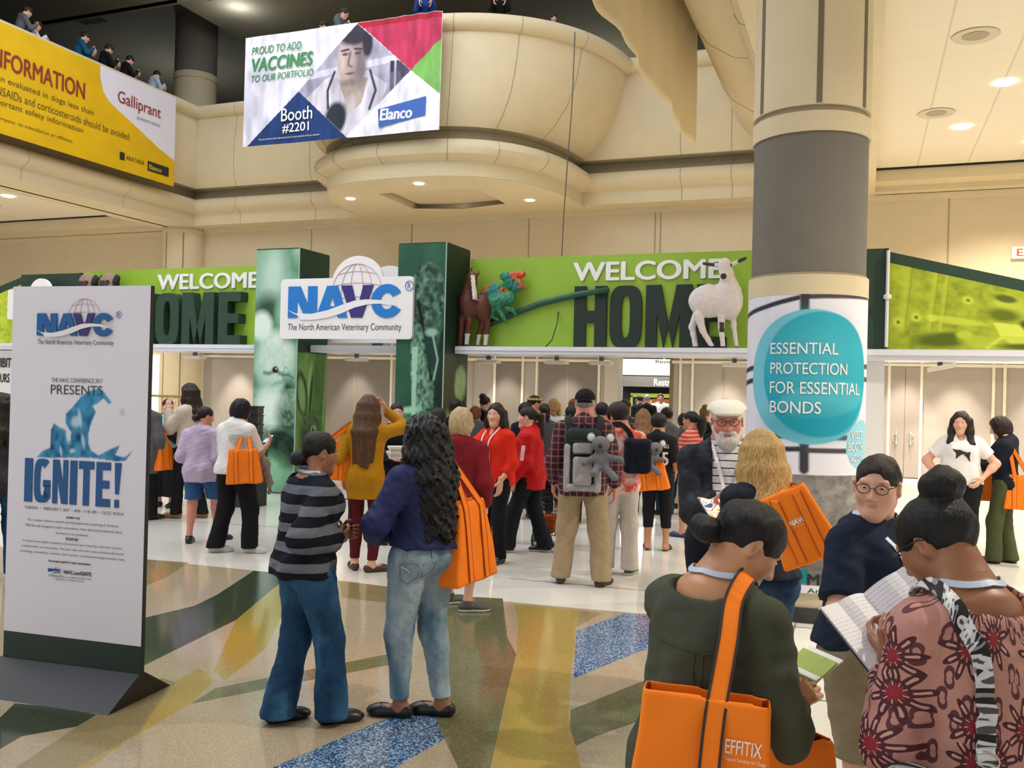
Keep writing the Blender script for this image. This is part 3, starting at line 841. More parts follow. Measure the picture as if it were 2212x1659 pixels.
        for j in range(n):
            a = math.radians(-105 + 210 * j / (n - 1)) if not opt.get('front') else math.radians(-116 + 232 * j / (n - 1))
            top_ = hc + RH @ A3(math.sin(a) * .075, -math.cos(a) * .088 - .012, .015)
            mid = hc + RH @ A3(math.sin(a) * .088 * w, -math.cos(a) * .098 - .015, -.09)
            bx = math.sin(a) * .10 * w * spread; by = -max(math.cos(a), -.55 if opt.get('front') else .25) * .125 * (.6 + .4 * fat) - .02 + (.0 if math.cos(a) > 0 else .05)
            low = T((bx, by, 1.30)); zz = zend + opt.get('jag', .03) * math.sin(j * 2.4)
            if zz < 1.30:
                end = T((bx * opt.get('tip', .9), by - .018, zz))
                fs += [cap(top_, mid, rr, rr), cap(mid, low, rr, rr), cap(low, end, rr, rr * opt.get('taper', .5))]
            else:
                end = T((bx, by, zz)); fs += [cap(top_, mid, rr, rr), cap(mid, end, rr, rr * .6)]
        hf_ = Un(.03, *fs)
        hf_ = Sub(hf_, lq(ell((0, .12, -.055), (.080 if opt.get('front') else .066, .09, .136))), .01)
        hf_ = Wob(hf_, opt.get('amp', .006), opt.get('fr', 60), opt.get('st', (1, 1, .12)), 2)
        if opt.get('amp2'): hf_ = Wob(hf_, opt['amp2'], opt['fr'] * 2.1, (1, 1, 1), 4)
        pz = min(zend - .06, hc[2] - .2)
    if q < 3 and st != 'none':
        br = Un(0, *[Un(.003, cap((sx * .018, .0885, .0235), (sx * .035, .086, .028), .0032), cap((sx * .035, .086, .028), (sx * .05, .074, .024), .0032, .002)) for sx in (-1, 1)])
        hf_ = Un(0, hf_, lq(br))
    hr = .012 if q >= 3 else (.0060, .0075, .011)[q]
    if st != 'none':
        lo2 = np.minimum(hc - .21, A3(hc[0] - .24, hc[1] - .27, pz)); hi2 = hc + .22
        hi2 = np.maximum(hi2, A3(hi2[0], hi2[1], hc[2] + .2))
        G.hair = child('hair', hf_, lo2, hi2, hr, hm)
    # --- extras on the head
    if hat:
        if hat[0] == 'flat_cap':
            f = Un(.03, Int(ell((0, -.005, .062), (.105, .125, .055)), half((0, .15, -1), (0, 0, .052)), .01), Int(ell((0, .085, .05), (.075, .06, .02)), half((0, 0, -1), (0, 0, .04))))
            child('flat_cap', lq(f), hc - .2, hc + .22, hr, hat[1])
        else:   # baseball cap worn backwards
            f = Int(ell((0, -.012, .045), (.088, .110, .088)), half((0, 0, -1), (0, 0, .035)), .006)
            f = Sub(f, ell((0, .12, .04), (.04, .05, .022)), .004)
            c = child('baseball_cap', lq(f), hc - .2, hc + .22, hr, hat[1])
            g = Int(Un(0, ell((0, -.10, .022), (.068, .07, .012), rotm(-14))), half((0, 1, 0), (0, -.085, 0)))
            child('cap_brim', lq(g), hc - .22, hc + .2, hr, hat[1], c)
    if beard:
        b = Un(.03, ell((0, .055, -.10), (.052, .05, .052)), cap((-.062, .01, -.04), (-.03, .06, -.10), .022), cap((.062, .01, -.04), (.03, .06, -.10), .022), cap((-.03, .082, -.052), (.03, .082, -.052), .011))
        b = Sub(b, ell((0, .10, -.066), (.02, .03, .009)), .004)
        child('beard', Wob(lq(b), .004, 90, (1, 1, .4)), hc - .2, hc + .2, hr, HAIR[beard])
    if glasses:
        mb = MB()
        for sx in (-1, 1):
            mb.tube([hc + RH @ A3(sx * .033 + .0235 * math.cos(t), .1005 - abs(math.cos(t)) * .002, .004 + .018 * math.sin(t)) for t in np.linspace(0, 2 * PI, 18, endpoint=False)], .0021, 6, closed=True)
            mb.tube([hc + RH @ A3(sx * .056, .098, .010), hc + RH @ A3(sx * .076, .06, .012), hc + RH @ A3(sx * .084, -.005, .012), hc + RH @ A3(sx * .082, -.025, .0)], .0022, 6)
        mb.tube([hc + RH @ A3(-.01, .101, .006), hc + RH @ A3(0, .106, .010), hc + RH @ A3(.01, .101, .006)], .002, 6)
        mb.v = [tuple(np.array(p) * s) for p in mb.v]; mb.obj('glasses', glasses, root, True)
    if lanyard:
        zz = 1.12; P = []
        for t in np.linspace(-1, 1, 41):
            a = abs(t); sg = np.sign(t)
            if a < .4:
                an_ = a / .4 * 1.75; p = nk + RT @ A3(math.sin(an_) * .072 * sg, -math.cos(an_) * .075, .040 - .028 * a / .4)
            else:
                u = (a - .4) / .6; p = T((sg * (.078 * (1 - u) ** .8 + .014 * u), .02 + .16 * min(1, u * 1.8), 1.392 - u * (1.392 - zz)))
            P.append(p)
        Q, Nn = snap(P, Un(.02, Off(torso, (over or top or {}).get('infl', .016)), neck), .007, 6)
        Q2, N2 = snap(P, Un(.03, torso, neck), .005, 6); wq = np.clip((np.abs(np.linspace(-1, 1, 41)) - .3) / .3, 0, 1)[:, None]; Q = Q2 * (1 - wq) + Q * wq; Nn = N2 * (1 - wq) + Nn * wq
        mb = MB(); mb.ribbon(Q * s, [tuple(x) for x in Nn], .018 * s, .003)
        ly = mb.obj('lanyard', lanyard, root)
        if badge:
            c, n = snap([T((0, .2, zz - .05))], G.top, .01, 6); c = c[0]; n = n[0]; M = frame(c * s, np.cross((0, 0, 1), n), np.cross(n, np.cross((0, 0, 1), n)))
            mb = MB(); mb.box((-.05 * s, -.065 * s, 0), (.05 * s, .065 * s, .004), M); bd = mb.obj('badge', mat('badge_white', '#e6e6ea', .4), root)
            mb = MB(); mb.box((-.05 * s, -.065 * s, .0042), (.05 * s, -.03 * s, .006), M); mb.obj('badge_stripe', mat('badge_teal', '#3d8f88', .4), bd)
    return G

# ------------------------------------------------------------------ bags
ORANGE = cloth('orange_canvas', '#f4771a', '#fb8a28', .75, 12, .08, .15, 300)
PIPING = cloth('stitched_seam', '#a34a17', None, .8)
BAGIN = cloth('bag_lining', '#8a3208', None, .9)
WHITEPRINT = mat('white_print', '#f3e6dc', .6, .02)
def wpt(G, p):
    """person-local (1.65 m figure) to world"""
    p = np.array(p, float) * G.s; c, s_ = math.cos(G.rz), math.sin(G.rz)
    return np.array((G.loc[0] + p[0] * c - p[1] * s_, G.loc[1] + p[0] * s_ + p[1] * c, G.loc[2] + p[2]))
def tote(label, G, c, yaw, size, shoulder, tilt=0, lean_=0, logo=None, group='orange conference tote bags', m=None, sag=.012, spread=.22, front=1, h=.010, drop=None, straps=True, flare=.04, pipe=.0035):
    """c: top centre in person-local; yaw: direction of the bag's width in the person's frame; size W,H,D"""
    m = m or ORANGE; Wd, Hh, Dp = size; o = wpt(G, c)
    root = empty('tote_bag', o, label, 'tote bag', group, G.rz + math.radians(yaw))
    R = rotm(lean_, tilt, 0)
    def shape(p):
        q = p @ R; t = np.clip(-q[:, 2] / Hh, 0, 1)
        w = Wd / 2 - flare / 2 + flare * t; d = Dp / 2 * (.35 + .65 * np.sqrt(t)) + .012
        a = np.abs(q[:, 0]) - w + .02; b = np.abs(q[:, 1]) - d + .02; cz = np.abs(q[:, 2] + Hh / 2) - Hh / 2 + .012
        Q = np.stack([a, b, cz], 1)
        return np.linalg.norm(np.maximum(Q, 0), axis=1) + np.minimum(Q.max(1), 0) - .016
    f = Wob(shape, sag * .5, 9, (1, 1, .8), 3); f = Wob(f, sag * .28, 26, (1, 1, .6), 6)
    mouth = rbox((0, 0, 0), (Wd / 2 - flare / 2 - .012, Dp * .175 + .004, .05), .008, R)
    g = Sub(f, mouth)
    rr = max(Wd, Hh, Dp)
    lo = A3(-Wd * .8 - .1, -Dp - .12, -Hh - .12); hi = A3(Wd * .8 + .1, Dp + .12, .1)
    if abs(tilt) + abs(lean_) > 10: lo = A3(-rr, -rr, -rr) * 1.15; hi = A3(rr, rr, rr * .9)
    V, Fc = nets(g, lo, hi, h)
    ql = V @ R; fm = ql[Fc].mean(1); ins = (fm[:, 2] > -.06) & (np.abs(fm[:, 1]) < Dp * .175 + .0035) & (np.abs(fm[:, 0]) < Wd / 2 - flare / 2 - .01)
    mesh_obj('bag_body', V, Fc, [m, BAGIN], root, True, ins.astype(int))
    if straps:
        ra = G.rz + math.radians(yaw)
        def loc(p):
            d = wpt(G, p) - o; return np.array((d[0] * math.cos(ra) + d[1] * math.sin(ra), -d[0] * math.sin(ra) + d[1] * math.cos(ra), d[2]))
        S = loc(shoulder)
        for sg in (1, -1):
            low = [R @ A3(x * Wd * spread, sg * Dp * .6, z) for x, z in ((-1, -Hh * .97), (-1, -Hh * .75), (-1, -Hh * .5), (-1, -Hh * .25), (-1, -.03))]
            lowb = [R @ A3(x * Wd * spread, sg * Dp * .6, z) for x, z in ((1, -.03), (1, -Hh * .25), (1, -Hh * .5), (1, -Hh * .75), (1, -Hh * .97))]
            a, na = snap(low, f, .004, 6); b, nb = snap(lowb, f, .004, 6)
            up0, up1 = a[-1], b[0]; sx = S + (0, sg * .012, 0)
            k = [up0 + (sx - up0) * t for t in (.25, .5, .75, .93)]; k2 = [sx + (up1 - sx) * t for t in (.07, .25, .5, .75)]
            top_ = [sx + (0, 0, .004)]
            pts = list(a) + k + top_ + k2 + list(b); nn = [tuple(x) for x in na] + [(0, sg, .12)] * 9 + [tuple(x) for x in nb]
            mb = MB(); mb.ribbon(pts, nn, .034, .004, 0)
            hd = mb.obj('handle', m, root)
            mb = MB()
            for e in (-1, 1):
                P2 = []
                for i, p in enumerate(pts):
                    tg = unit(np.array(pts[min(i + 1, len(pts) - 1)]) - np.array(pts[max(0, i - 1)])); sd = unit(np.cross(tg, nn[i])); P2.append(np.array(p) + sd * .019 * e)
                mb.ribbon(P2, nn, pipe, .005)
            mb.obj('piping', PIPING, hd)
    if logo:
        for body, box, bold in logo:
            fy = front * (Dp * .6)
            def bend(U, Vv, w):
                P = np.stack([U * (-1 if front > 0 else 1), np.full(U.shape, fy), Vv], 1) @ R.T
                Q, _ = hit(P, f, R @ A3(0, -front, 0), .003, .25); return Q
            text(body, WHITEPRINT, None, box, root, 'printed_logo', bold=bold, bend=bend)
    return root
# ------------------------------------------------------------------ the hall
CREAM = mat('cream_plaster', '#d2c2a0', .75, .03, 2)
CREAM2 = mat('cream_panel', '#cdbd9e', .7, .03, 2)
COVE = mat('cove_shade', '#a5997e', .8, .03, 2)  # cream darkened to put the recess's shadow line into its colour
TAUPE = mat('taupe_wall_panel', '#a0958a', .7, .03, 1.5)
TAUPE2 = mat('dark_taupe_panel', '#746b61', .7, .03, 1.5)
TRIMW = mat('cream_trim', '#dcd2bc', .5, .02)
JOINT = mat('panel_joint', '#9c8f76', .8, 0)
COLGREY = mat('column_grey', '#6f6960', .75, .03, 3)
DARKCEIL = mat('upper_ceiling', '#726d5a', .9, .04, 2)
DARKWALL = mat('upper_dark_wall', '#2e3136', .9, .05, 2)
WHITE = mat('white_panel', '#e2e0e0', .5, .02)
GLOW = mat('lamp_glow', '#fff4dc', .5, 0, emit=9)

# floor: one slab of terrazzo with its inlaid shapes
def terrazzo(name, base, chips, dens=.5, sc=170, rough=.11, chip=.4):
    T = NT(name); c = srgb(base)
    v = T.n('ShaderNodeTexVoronoi'); v.inputs['Scale'].default_value = sc; T.l(T.coord(), v.inputs['Vector'])
    sp = T.n('ShaderNodeSeparateColor'); T.l(v.outputs['Color'], sp.inputs[0])
    ch = T.ramp(sp.outputs[0], [(i / len(chips), srgb(k)) for i, k in enumerate(chips)], 'CONSTANT')
    m = T.math('LESS_THAN', sp.outputs[1], dens)
    col = T.mix(T.math('MULTIPLY', m, chip), c, ch)
    T.color(T.mix(.5, col, T.ramp(T.noise(.9, 3), [(.3, (.86, .86, .86)), (.7, (1, 1, 1))]), 'MULTIPLY'))
    T.rough(rough); T.b.inputs['Specular IOR Level'].default_value = .6
    return T.m
FL = [terrazzo('terrazzo_white', '#dad6cc', ['#e2ded6', '#cbc5b8', '#d3cec3', '#e8e5de'], .4),
      terrazzo('terrazzo_beige', '#a3937a', ['#c2b396', '#a39475', '#cdbfa4', '#938567'], .5),
      terrazzo('terrazzo_olive_grey', '#66674a', ['#7d7d5c', '#55563c', '#8d8b6c', '#484a34'], .6),
      terrazzo('terrazzo_gold', '#a48c4a', ['#b39b58', '#93793c', '#bda768', '#8a7438'], .5),
      terrazzo('terrazzo_dark_green', '#343f2e', ['#46523d', '#28321f', '#536049'], .5),
      terrazzo('terrazzo_blue_granite', '#3f5f86', ['#86a2c0', '#22405f', '#5d7fa6', '#152b44', '#b3c3d4'], .85, 110, .11, .8),
      terrazzo('terrazzo_yellow_olive', '#97863f', ['#a8964e', '#857435', '#b5a55f'], .5),
      terrazzo('terrazzo_tan', '#8c7c56', ['#9b8b64', '#7b6c48', '#aa9c78'], .5)]
JM = mat('floor_joint', '#8d836f', .4, 0)
mb = MB()
mb.k = 0; mb.add([(-60, -12, 0), (30, -12, 0), (30, 45, 0), (-60, 45, 0), (-60, -12, -.2), (30, -12, -.2), (30, 45, -.2), (-60, 45, -.2)], [(0, 1, 2, 3), (7, 6, 5, 4), (0, 4, 5, 1), (1, 5, 6, 2), (2, 6, 7, 3), (3, 7, 4, 0)])
FLOOR_POLYS = [
 (1, [(-12.10, 5.93), (-8.49, 6.97), (-6.67, 7.13), (-5.18, 7.21), (-4.46, 7.20), (-3.89, 7.17), (-3.25, 7.10), (-2.18, 7.19), (-1.61, 7.27), (-1.30, 6.34), (-0.84, 4.34), (-0.45, 2.43), (-3.67, 1.06), (-7.75, 2.19)]),
 (7, [(-7.58, 7.04), (-6.67, 7.14), (-6.20, 7.21), (-5.89, 6.54), (-5.79, 6.12), (-5.81, 5.41)]),
 (4, [(-5.01, 4.78), (-5.04, 5.34), (-4.96, 5.85), (-5.06, 6.25), (-5.40, 7.18), (-5.16, 7.22), (-4.86, 6.84), (-4.39, 5.64), (-4.18, 4.44), (-4.04, 3.86)]),
 (6, [(-4.86, 6.84), (-4.32, 6.18), (-3.75, 5.15), (-3.55, 4.47), (-3.74, 4.60), (-4.39, 5.64)]),
 (7, [(-4.46, 7.19), (-3.90, 7.18), (-3.29, 7.10), (-3.56, 6.64), (-3.97, 6.63), (-4.07, 6.63)]),
 (2, [(-3.46, 4.07), (-3.51, 4.34), (-3.25, 4.81), (-2.87, 5.50), (-2.75, 5.28), (-3.13, 4.64), (-3.41, 4.15)]),
 (3, [(-3.38, 3.51), (-3.14, 2.62), (-3.31, 2.76), (-3.56, 3.79), (-3.78, 4.24), (-3.85, 4.60), (-3.62, 4.46), (-3.46, 4.07)]),
 (4, [(-4.24, 3.15), (-4.21, 3.49), (-4.32, 3.67), (-4.02, 3.73), (-3.79, 3.73), (-3.75, 3.56), (-3.89, 3.35), (-3.85, 3.20), (-3.86, 2.87)]),
 (7, [(-3.79, 3.73), (-3.92, 4.35), (-3.79, 4.32), (-3.41, 3.63), (-3.35, 3.18), (-3.60, 3.07), (-3.75, 3.56)]),
 (5, [(-2.56, 3.29), (-2.54, 3.56), (-2.38, 4.29), (-2.28, 4.58), (-2.21, 4.57), (-1.96, 4.21), (-2.02, 3.79), (-2.07, 3.44)]),
 (2, [(-3.33, 7.11), (-2.85, 7.23), (-2.36, 6.10), (-2.16, 5.76), (-1.93, 5.00), (-1.61, 3.98), (-1.48, 3.59), (-1.51, 3.58), (-1.75, 3.92), (-1.96, 4.21), (-2.21, 4.57), (-2.48, 5.21), (-2.75, 5.91)]),
 (3, [(-2.69, 7.09), (-2.13, 7.13), (-1.92, 6.32), (-1.64, 5.32), (-1.48, 4.79), (-1.32, 4.41), (-1.22, 4.17), (-1.06, 3.78), (-1.48, 3.59), (-1.61, 3.98), (-1.93, 5.00), (-2.16, 5.76), (-2.43, 6.50)]),
 (5, [(-1.97, 6.52), (-1.77, 7.21), (-1.55, 7.24), (-1.35, 6.34), (-1.48, 5.98), (-1.65, 5.43)]),
 (2, [(-1.50, 4.89), (-1.23, 5.61), (-1.13, 5.66), (-1.01, 5.09), (-1.08, 4.94), (-1.26, 4.58), (-1.32, 4.41), (-1.42, 4.63)]),
 (7, [(-2.13, 7.13), (-1.94, 7.12), (-2.00, 6.62)])]
for k, P in FLOOR_POLYS:
    z = .0006 + .0002 * len(mb.f) * .1
    mb.add([(x, y, z) for x, y in P], [tuple(range(len(P)))], k)
JL = len(FL)
for P in [[(-1.61, 7.27), (1.14, 7.58)], [(-0.46, 7.55), (-0.46, 6.28)], [(-0.55, 5.64), (0.88, 5.81)], [(-0.92, 4.30), (-1.01, 5.60)], [(-8.73, 9.20), (-2.25, 10.17)], [(-3.10, 8.02), (0.53, 8.30)]]:
    (x0, y0), (x1, y1) = P; d = unit((x1 - x0, y1 - y0)) * .006
    mb.add([(x0 - d[1], y0 + d[0], .004), (x0 + d[1], y0 - d[0], .004), (x1 + d[1], y1 - d[0], .004), (x1 - d[1], y1 + d[0], .004)], [(0, 1, 2, 3)], JL)
fo = mb.obj('floor', FL + [JM]); bm_fix(fo); struct(fo)
# every inlay faces up
for p in fo.data.polygons:
    if p.normal.z < 0 and p.center.z > 0: p.flip()

# ---- back wall with its panels, doorway and doors (plane Y = 22.5)
YW = 22.5
mb = MB()
mb.k = 0; mb.box((-45, YW, 3.3), (-6.05, YW + .3, 6.5)); mb.box((-4.47, YW, 3.3), (20, YW + .3, 6.5)); mb.box((-6.05, YW, 2.85), (-4.47, YW + .3, 6.5))
mb.k = 1; mb.box((-18.98, YW, 0), (-6.05, YW + .3, 3.3)); mb.box((-4.47, YW, 0), (20, YW + .3, 3.3))
mb.k = 0; mb.box((-45, YW, 0), (-18.98, YW + .3, 3.3))
struct(mb.obj('wall_back', [CREAM2, TAUPE]))
mb = MB()   # upper wall joints
for x in (-15.2, -11.9, -8.4, -5.0, -4.86, -1.6, 1.7): mb.box((x, YW - .012, 3.3), (x + .025, YW - .002, 6.48))
struct(mb.obj('trim_1', JOINT))
mb = MB()   # taupe doors' cream posts and the dark leaves between them
for x in (-15.2, -14.9, -12.4, -11.9, -10.9, -10.5, -9.25, -8.45, -8.05, -6.35, -4.25, -3.95, -2.55, -2.2, .55, 1.23, 2.68, 2.9, 4.4, 4.7, 6.2): mb.box((x - .03, YW - .05, 0), (x + .03, YW - .002, 3.3))
mb.box((-18.98, YW - .06, 2.55), (-6.05, YW - .004, 2.62)); mb.box((-4.47, YW - .06, 2.55), (12, YW - .004, 2.62))
struct(mb.obj('trim_2', TRIMW))
mb = MB()
for a, b in ((-14.87, -12.43), (-10.87, -10.53), (-9.22, -8.48), (-7.98, -6.38)): mb.box((a, YW - .02, 0), (b, YW - .003, 2.55))
struct(mb.obj('trim_3', TAUPE2))
mb = MB()
for x in (-13.6, -11.4, -9.9, -7.2, -3.2, -.8): mb.box((x, YW - .03, 0), (x + .012, YW - .001, 2.55))
struct(mb.obj('trim_4', JOINT))
# the pair of doors with pull handles at the right
for n_, (a, b, hx) in enumerate(((.12, .885, .72), (.895, 1.2, 1.02)), 1):
    mb = MB(); mb.box((a, YW - .045, .02), (b, YW - .008, 2.54)); d = mb.obj('door_%d' % n_, mat('door_leaf', '#9c9086', .55, .03, 2)); struct(d)
    mb = MB(); mb.tube([(hx, YW - .05, .76), (hx, YW - .12, .78), (hx, YW - .13, .82), (hx, YW - .13, 1.0), (hx, YW - .12, 1.04), (hx, YW - .05, 1.06)], .018, 8)
    mb.tube([(hx, YW - .05, .80), (hx + .06 * (1 if n_ == 2 else -1), YW - .11, .86), (hx + .06 * (1 if n_ == 2 else -1), YW - .11, .98), (hx, YW - .05, 1.03)], .012, 8)
    mb.obj('door_handle', mat('door_chrome', '#d8d2c6', .25, 0, metal=.8), d, True)
mb = MB(); mb.box((1.26, YW - .1, 0), (12, YW - .052, .02)); mb.box((-18.9, YW - .1, 0), (-6.1, YW - .052, .12)); struct(mb.obj('baseboard_back', TRIMW))
# soffit over the doors with its row of recessed lights
mb = MB(); mb.box((-19, YW - 1.5, 3.3), (-4, YW, 3.5)); mb.box((-4, YW - 1.5, 3.3), (14, YW, 3.5)); struct(mb.obj('trim_5', CREAM2))
for x in (-17.6, -15.9, -13.5, -11.15, -8.9, -7.2, -3.15, -1.0, .9, 1.95, 3.7, 5.4):
    mb = MB(); mb.lathe([(0, 0), (.09, 0), (.11, -.012), (.115, .0)], (x, YW - .75, 3.296), 16); dl = mb.obj('downlight', GLOW, recentre=True)
    tag(dl, 'small recessed downlight in the soffit over the taupe doors', 'ceiling light', 'downlights over the taupe doors')
    lamp('SPOT', 'downlight_beam', (x, YW - .75, 3.25), 360, (1, .93, .82), .06, (math.radians(5), 0, 0), 58)

# ---- doorway and the bright passage behind it
mb = MB()
mb.k = 0; mb.box((-9.2, 27.4, 0), (-3, 27.6, 3.2))
mb.k = 1; mb.box((-9.2, YW + .3, 2.9), (-3, 27.5, 3.1))
mb.k = 2; mb.box((-4.2, YW + .3, 0), (-4.0, 27.5, 3.0)); mb.box((-9.3, YW + .3, 0), (-9.1, 27.5, 3.0))
struct(mb.obj('wall_passage', [mat('passage_dark', '#1d2328', .6, .05), mat('passage_ceiling', '#d8d4c4', .8, 0), mat('passage_side', '#9a968c', .7, .03)]))
mb = MB(); mb.box((-6.2, YW - .04, 0), (-5.86, YW + .5, 2.85)); struct(mb.obj('trim_6', mat('doorway_pier', '#b3aa9c', .7, .03)))
mb = MB(); mb.box((-4.52, YW - .04, 0), (-4.44, YW + .4, 2.85)); struct(mb.obj('trim_7', mat('door_frame_brown', '#6d5d40', .6, .03)))
lamp('AREA', 'passage_light', (-6, 25.2, 2.85), 120, (.96, .98, 1.0), 2.5, size_y=3.5)
R_ = empty('overhead_sign', (-5.6, 26.9, 2.1), 'white over grey overhead sign reading Restrooms inside the bright doorway', 'sign')
mb = MB(); mb.box((-1.4, 0, .23), (1.2, .06, .72)); mb.obj('upper_panel', mat('sign_white', '#dcd8cc', .5, .02), R_)
mb = MB(); mb.box((-1.4, -.02, -.12), (1.2, .06, .2)); mb.obj('lower_panel', mat('sign_grey', '#6f6b60', .5, .03), R_)
FRS = frame((0, -.025, 0), (1, 0, 0), (0, 0, 1))
text('Restrooms', WHITEPRINT, FRS, (-.28, .72, -.08, .13), R_, bold=.03)
text('Restrooms', mat('sign_black', '#26241f', .5, 0), frame((0, -.004, 0), (1, 0, 0), (0, 0, 1)), (-.25, .75, .60, .70), R_, bold=.03)
mb = MB(); mb.box((-.03, .02, .7), (.03, .05, .8)); mb.obj('hanger', mat('sign_grey', '#6f6b60', .5, .03), R_)
R_ = empty('display_booth', (-6.05, 27.3, 0), 'lime framed display booth with orange panel far inside the doorway', 'display')
LIME = mat('lime_frame', '#b9c23a', .5, .03)
mb = MB(); mb.box((-.62, -.1, 1.66), (.75, 0, 1.78)); mb.box((-.62, -.1, 0), (-.55, 0, 1.7)); mb.box((.67, -.1, 0), (.75, 0, 1.7)); mb.obj('frame', LIME, R_)
mb = MB(); mb.box((-.5, -.06, .2), (-.1, -.01, 1.62)); mb.obj('blue_panel', mat('booth_blue', '#1c4a78', .4, .1), R_)
mb = MB(); mb.box((.05, -.06, .2), (.66, -.01, 1.62)); mb.obj('orange_panel', mat('booth_orange', '#a5562a', .5, .1), R_)
mb = MB(); mb.box((-.09, -.07, .4), (.04, -.01, 1.6)); mb.obj('yellow_panel', mat('booth_yellow', '#c8bd52', .5, .1), R_)
R_ = empty('banner_stand', (-6.95, 26.2, 0), 'white roll-up banner stand just inside the doorway on its left', 'banner')
mb = MB(); mb.box((-.28, 0, .1), (.28, .02, 1.95)); mb.obj('sheet', mat('sheet_lilac', '#cfd0e6', .5, .02), R_); mb = MB(); mb.box((-.3, -.1, 0), (.3, .1, .1)); mb.obj('base', mat('base_grey', '#777', .4), R_)

# ---- atrium balcony: one profile swept along left, back and right edges
YF, XL, XR = 21.8, -18.9, -1.49
PROF = [(-1.0, 6.98), (-1.0, 6.48), (0, 6.48), (0, 6.80), (.06, 6.83), (.20, 6.90), (.27, 7.02), (.26, 7.14), (.18, 7.23), (.05, 7.26), (-.16, 7.27), (-.16, 7.52), (.22, 7.54), (.32, 7.72), (.37, 8.1), (.37, 8.7), (.30, 9.3), (.24, 9.62)]
RAIL = [(.22 + .2 * math.cos(a), 9.80 + .2 * math.sin(a)) for a in np.linspace(-1.9, PI + .5, 14)]
INN = [(-.02, 9.6), (-.06, 8.6)]
PROF = PROF + RAIL + INN
PK = []
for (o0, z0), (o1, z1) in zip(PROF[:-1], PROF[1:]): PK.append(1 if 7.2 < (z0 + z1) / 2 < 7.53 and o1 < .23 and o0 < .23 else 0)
PROFR = PROF[:11] + [(-.16, 7.52), (.30, 7.54), (.72, 7.62), (1.15, 7.9), (1.37, 8.2), (1.5, 8.6), (1.58, 9.1), (1.6, 9.62)] + [(1.62 + .2 * math.cos(a), 9.80 + .2 * math.sin(a)) for a in np.linspace(-1.9, PI + .5, 14)] + [(1.35, 9.6), (1.2, 8.6)]
def sweep(path, mb, PROF=PROF):
    """path: list of (origin xy, outward xy) mitred points"""
    n = len(PROF); V = []; 
    for (x, y), (ox, oy) in path:
        for o, z in PROF:
            V.append((x + ox * o, y + oy * o, z))
    for i in range(len(path) - 1):
        mb.add([], [], 0)
    b = len(mb.v); mb.v += V
    for i in range(len(path) - 1):
        for j in range(n - 1):
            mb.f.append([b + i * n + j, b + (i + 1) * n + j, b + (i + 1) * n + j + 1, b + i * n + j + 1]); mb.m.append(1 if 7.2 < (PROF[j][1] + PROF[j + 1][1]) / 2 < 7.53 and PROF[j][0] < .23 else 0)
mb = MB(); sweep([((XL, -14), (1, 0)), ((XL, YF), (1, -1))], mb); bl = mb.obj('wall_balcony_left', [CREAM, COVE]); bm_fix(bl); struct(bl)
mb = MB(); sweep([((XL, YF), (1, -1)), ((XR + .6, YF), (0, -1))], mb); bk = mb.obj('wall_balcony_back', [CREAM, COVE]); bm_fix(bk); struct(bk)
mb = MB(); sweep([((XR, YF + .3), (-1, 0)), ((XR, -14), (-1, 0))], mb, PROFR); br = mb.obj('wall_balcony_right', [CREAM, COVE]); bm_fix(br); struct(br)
for o in (bl, bk, br):
    for p in o.data.polygons: p.use_smooth = True
    md = o.modifiers.new('edges', 'EDGE_SPLIT'); md.split_angle = math.radians(40)
mb = MB()   # beam underside out to the column line on the right, and its inner face
mb.box((XR + .98, -14, 6.485), (.15, YW, 6.98)); struct(mb.obj('trim_8', CREAM))
mb = MB(); mb.box((XL - 1.4, -14, 6.48), (XL - .9, YW, 6.98)); struct(mb.obj('trim_9', CREAM))
mb = MB(); mb.box((-45, YF + .3, 6.50), (20, YW, 6.98)); mb.box((-45, YW - .07, 6.36), (20, YW, 6.485)); mb.box((-45, YW - .11, 6.42), (20, YW, 6.485)); mb.box((.15, YF - .25, 6.62), (20, YF + .3, 6.86)); mb.box((-45, YF - .25, 6.62), (XL - 1.4, YF + .3, 6.86)); struct(mb.obj('trim_10', CREAM))
# fine panel joints on the parapet
mb = MB()
def joint_on(x, y, ox, oy, PROF=PROF):
    pts = [Vector((x + ox * (o + .004), y + oy * (o + .004), z)) for o, z in PROF[2:30]]
    mb.tube(pts, .007, 4)
for x in (-17.2, -14.6, -4.2, -3.0): joint_on(x, YF, 0, -1)
for y in (19, 15.8, 12.6, 9.4): joint_on(XL, y, 1, 0); joint_on(XR, y, -1, 0, PROFR)
struct(mb.obj('trim_11', JOINT))

# ---- the bowed bay in the middle of the back balcony
BX, NB = -9.85, 56
def bay_curve(a, b, n, cx, th):
    c, s_ = math.cos(th), math.sin(th)
    return (cx + a * math.copysign(abs(c) ** (2 / n), c), YF + .3 - b * abs(s_) ** (2 / n))
BAY = [  # half width, depth, squareness, z, material
 (3.15, 4.25, 2.7, 6.46, 0), (3.15, 4.25, 2.7, 6.80, 0), (3.25, 4.33, 2.7, 6.84, 0), (3.42, 4.48, 2.7, 6.92, 0), (3.48, 4.52, 2.7, 7.04, 0), (3.44, 4.49, 2.7, 7.16, 0), (3.30, 4.38, 2.7, 7.26, 0),
 (2.95, 4.05, 2.7, 7.30, 1), (2.98, 4.05, 2.7, 7.52, 1), (3.25, 4.30, 2.6, 7.56, 0), (3.6, 4.42, 2.5, 7.85, 0), (3.95, 4.50, 2.4, 8.3, 0), (4.15, 4.53, 2.35, 8.8, 0), (4.25, 4.50, 2.3, 9.3, 0), (4.27, 4.47, 2.3, 9.6, 0)]
for a in np.linspace(-1.6, PI + .3, 12): BAY.append((4.29 + .19 * math.cos(a), 4.45 + .19 * math.cos(a), 2.3, 9.78 + .19 * math.sin(a), 0))
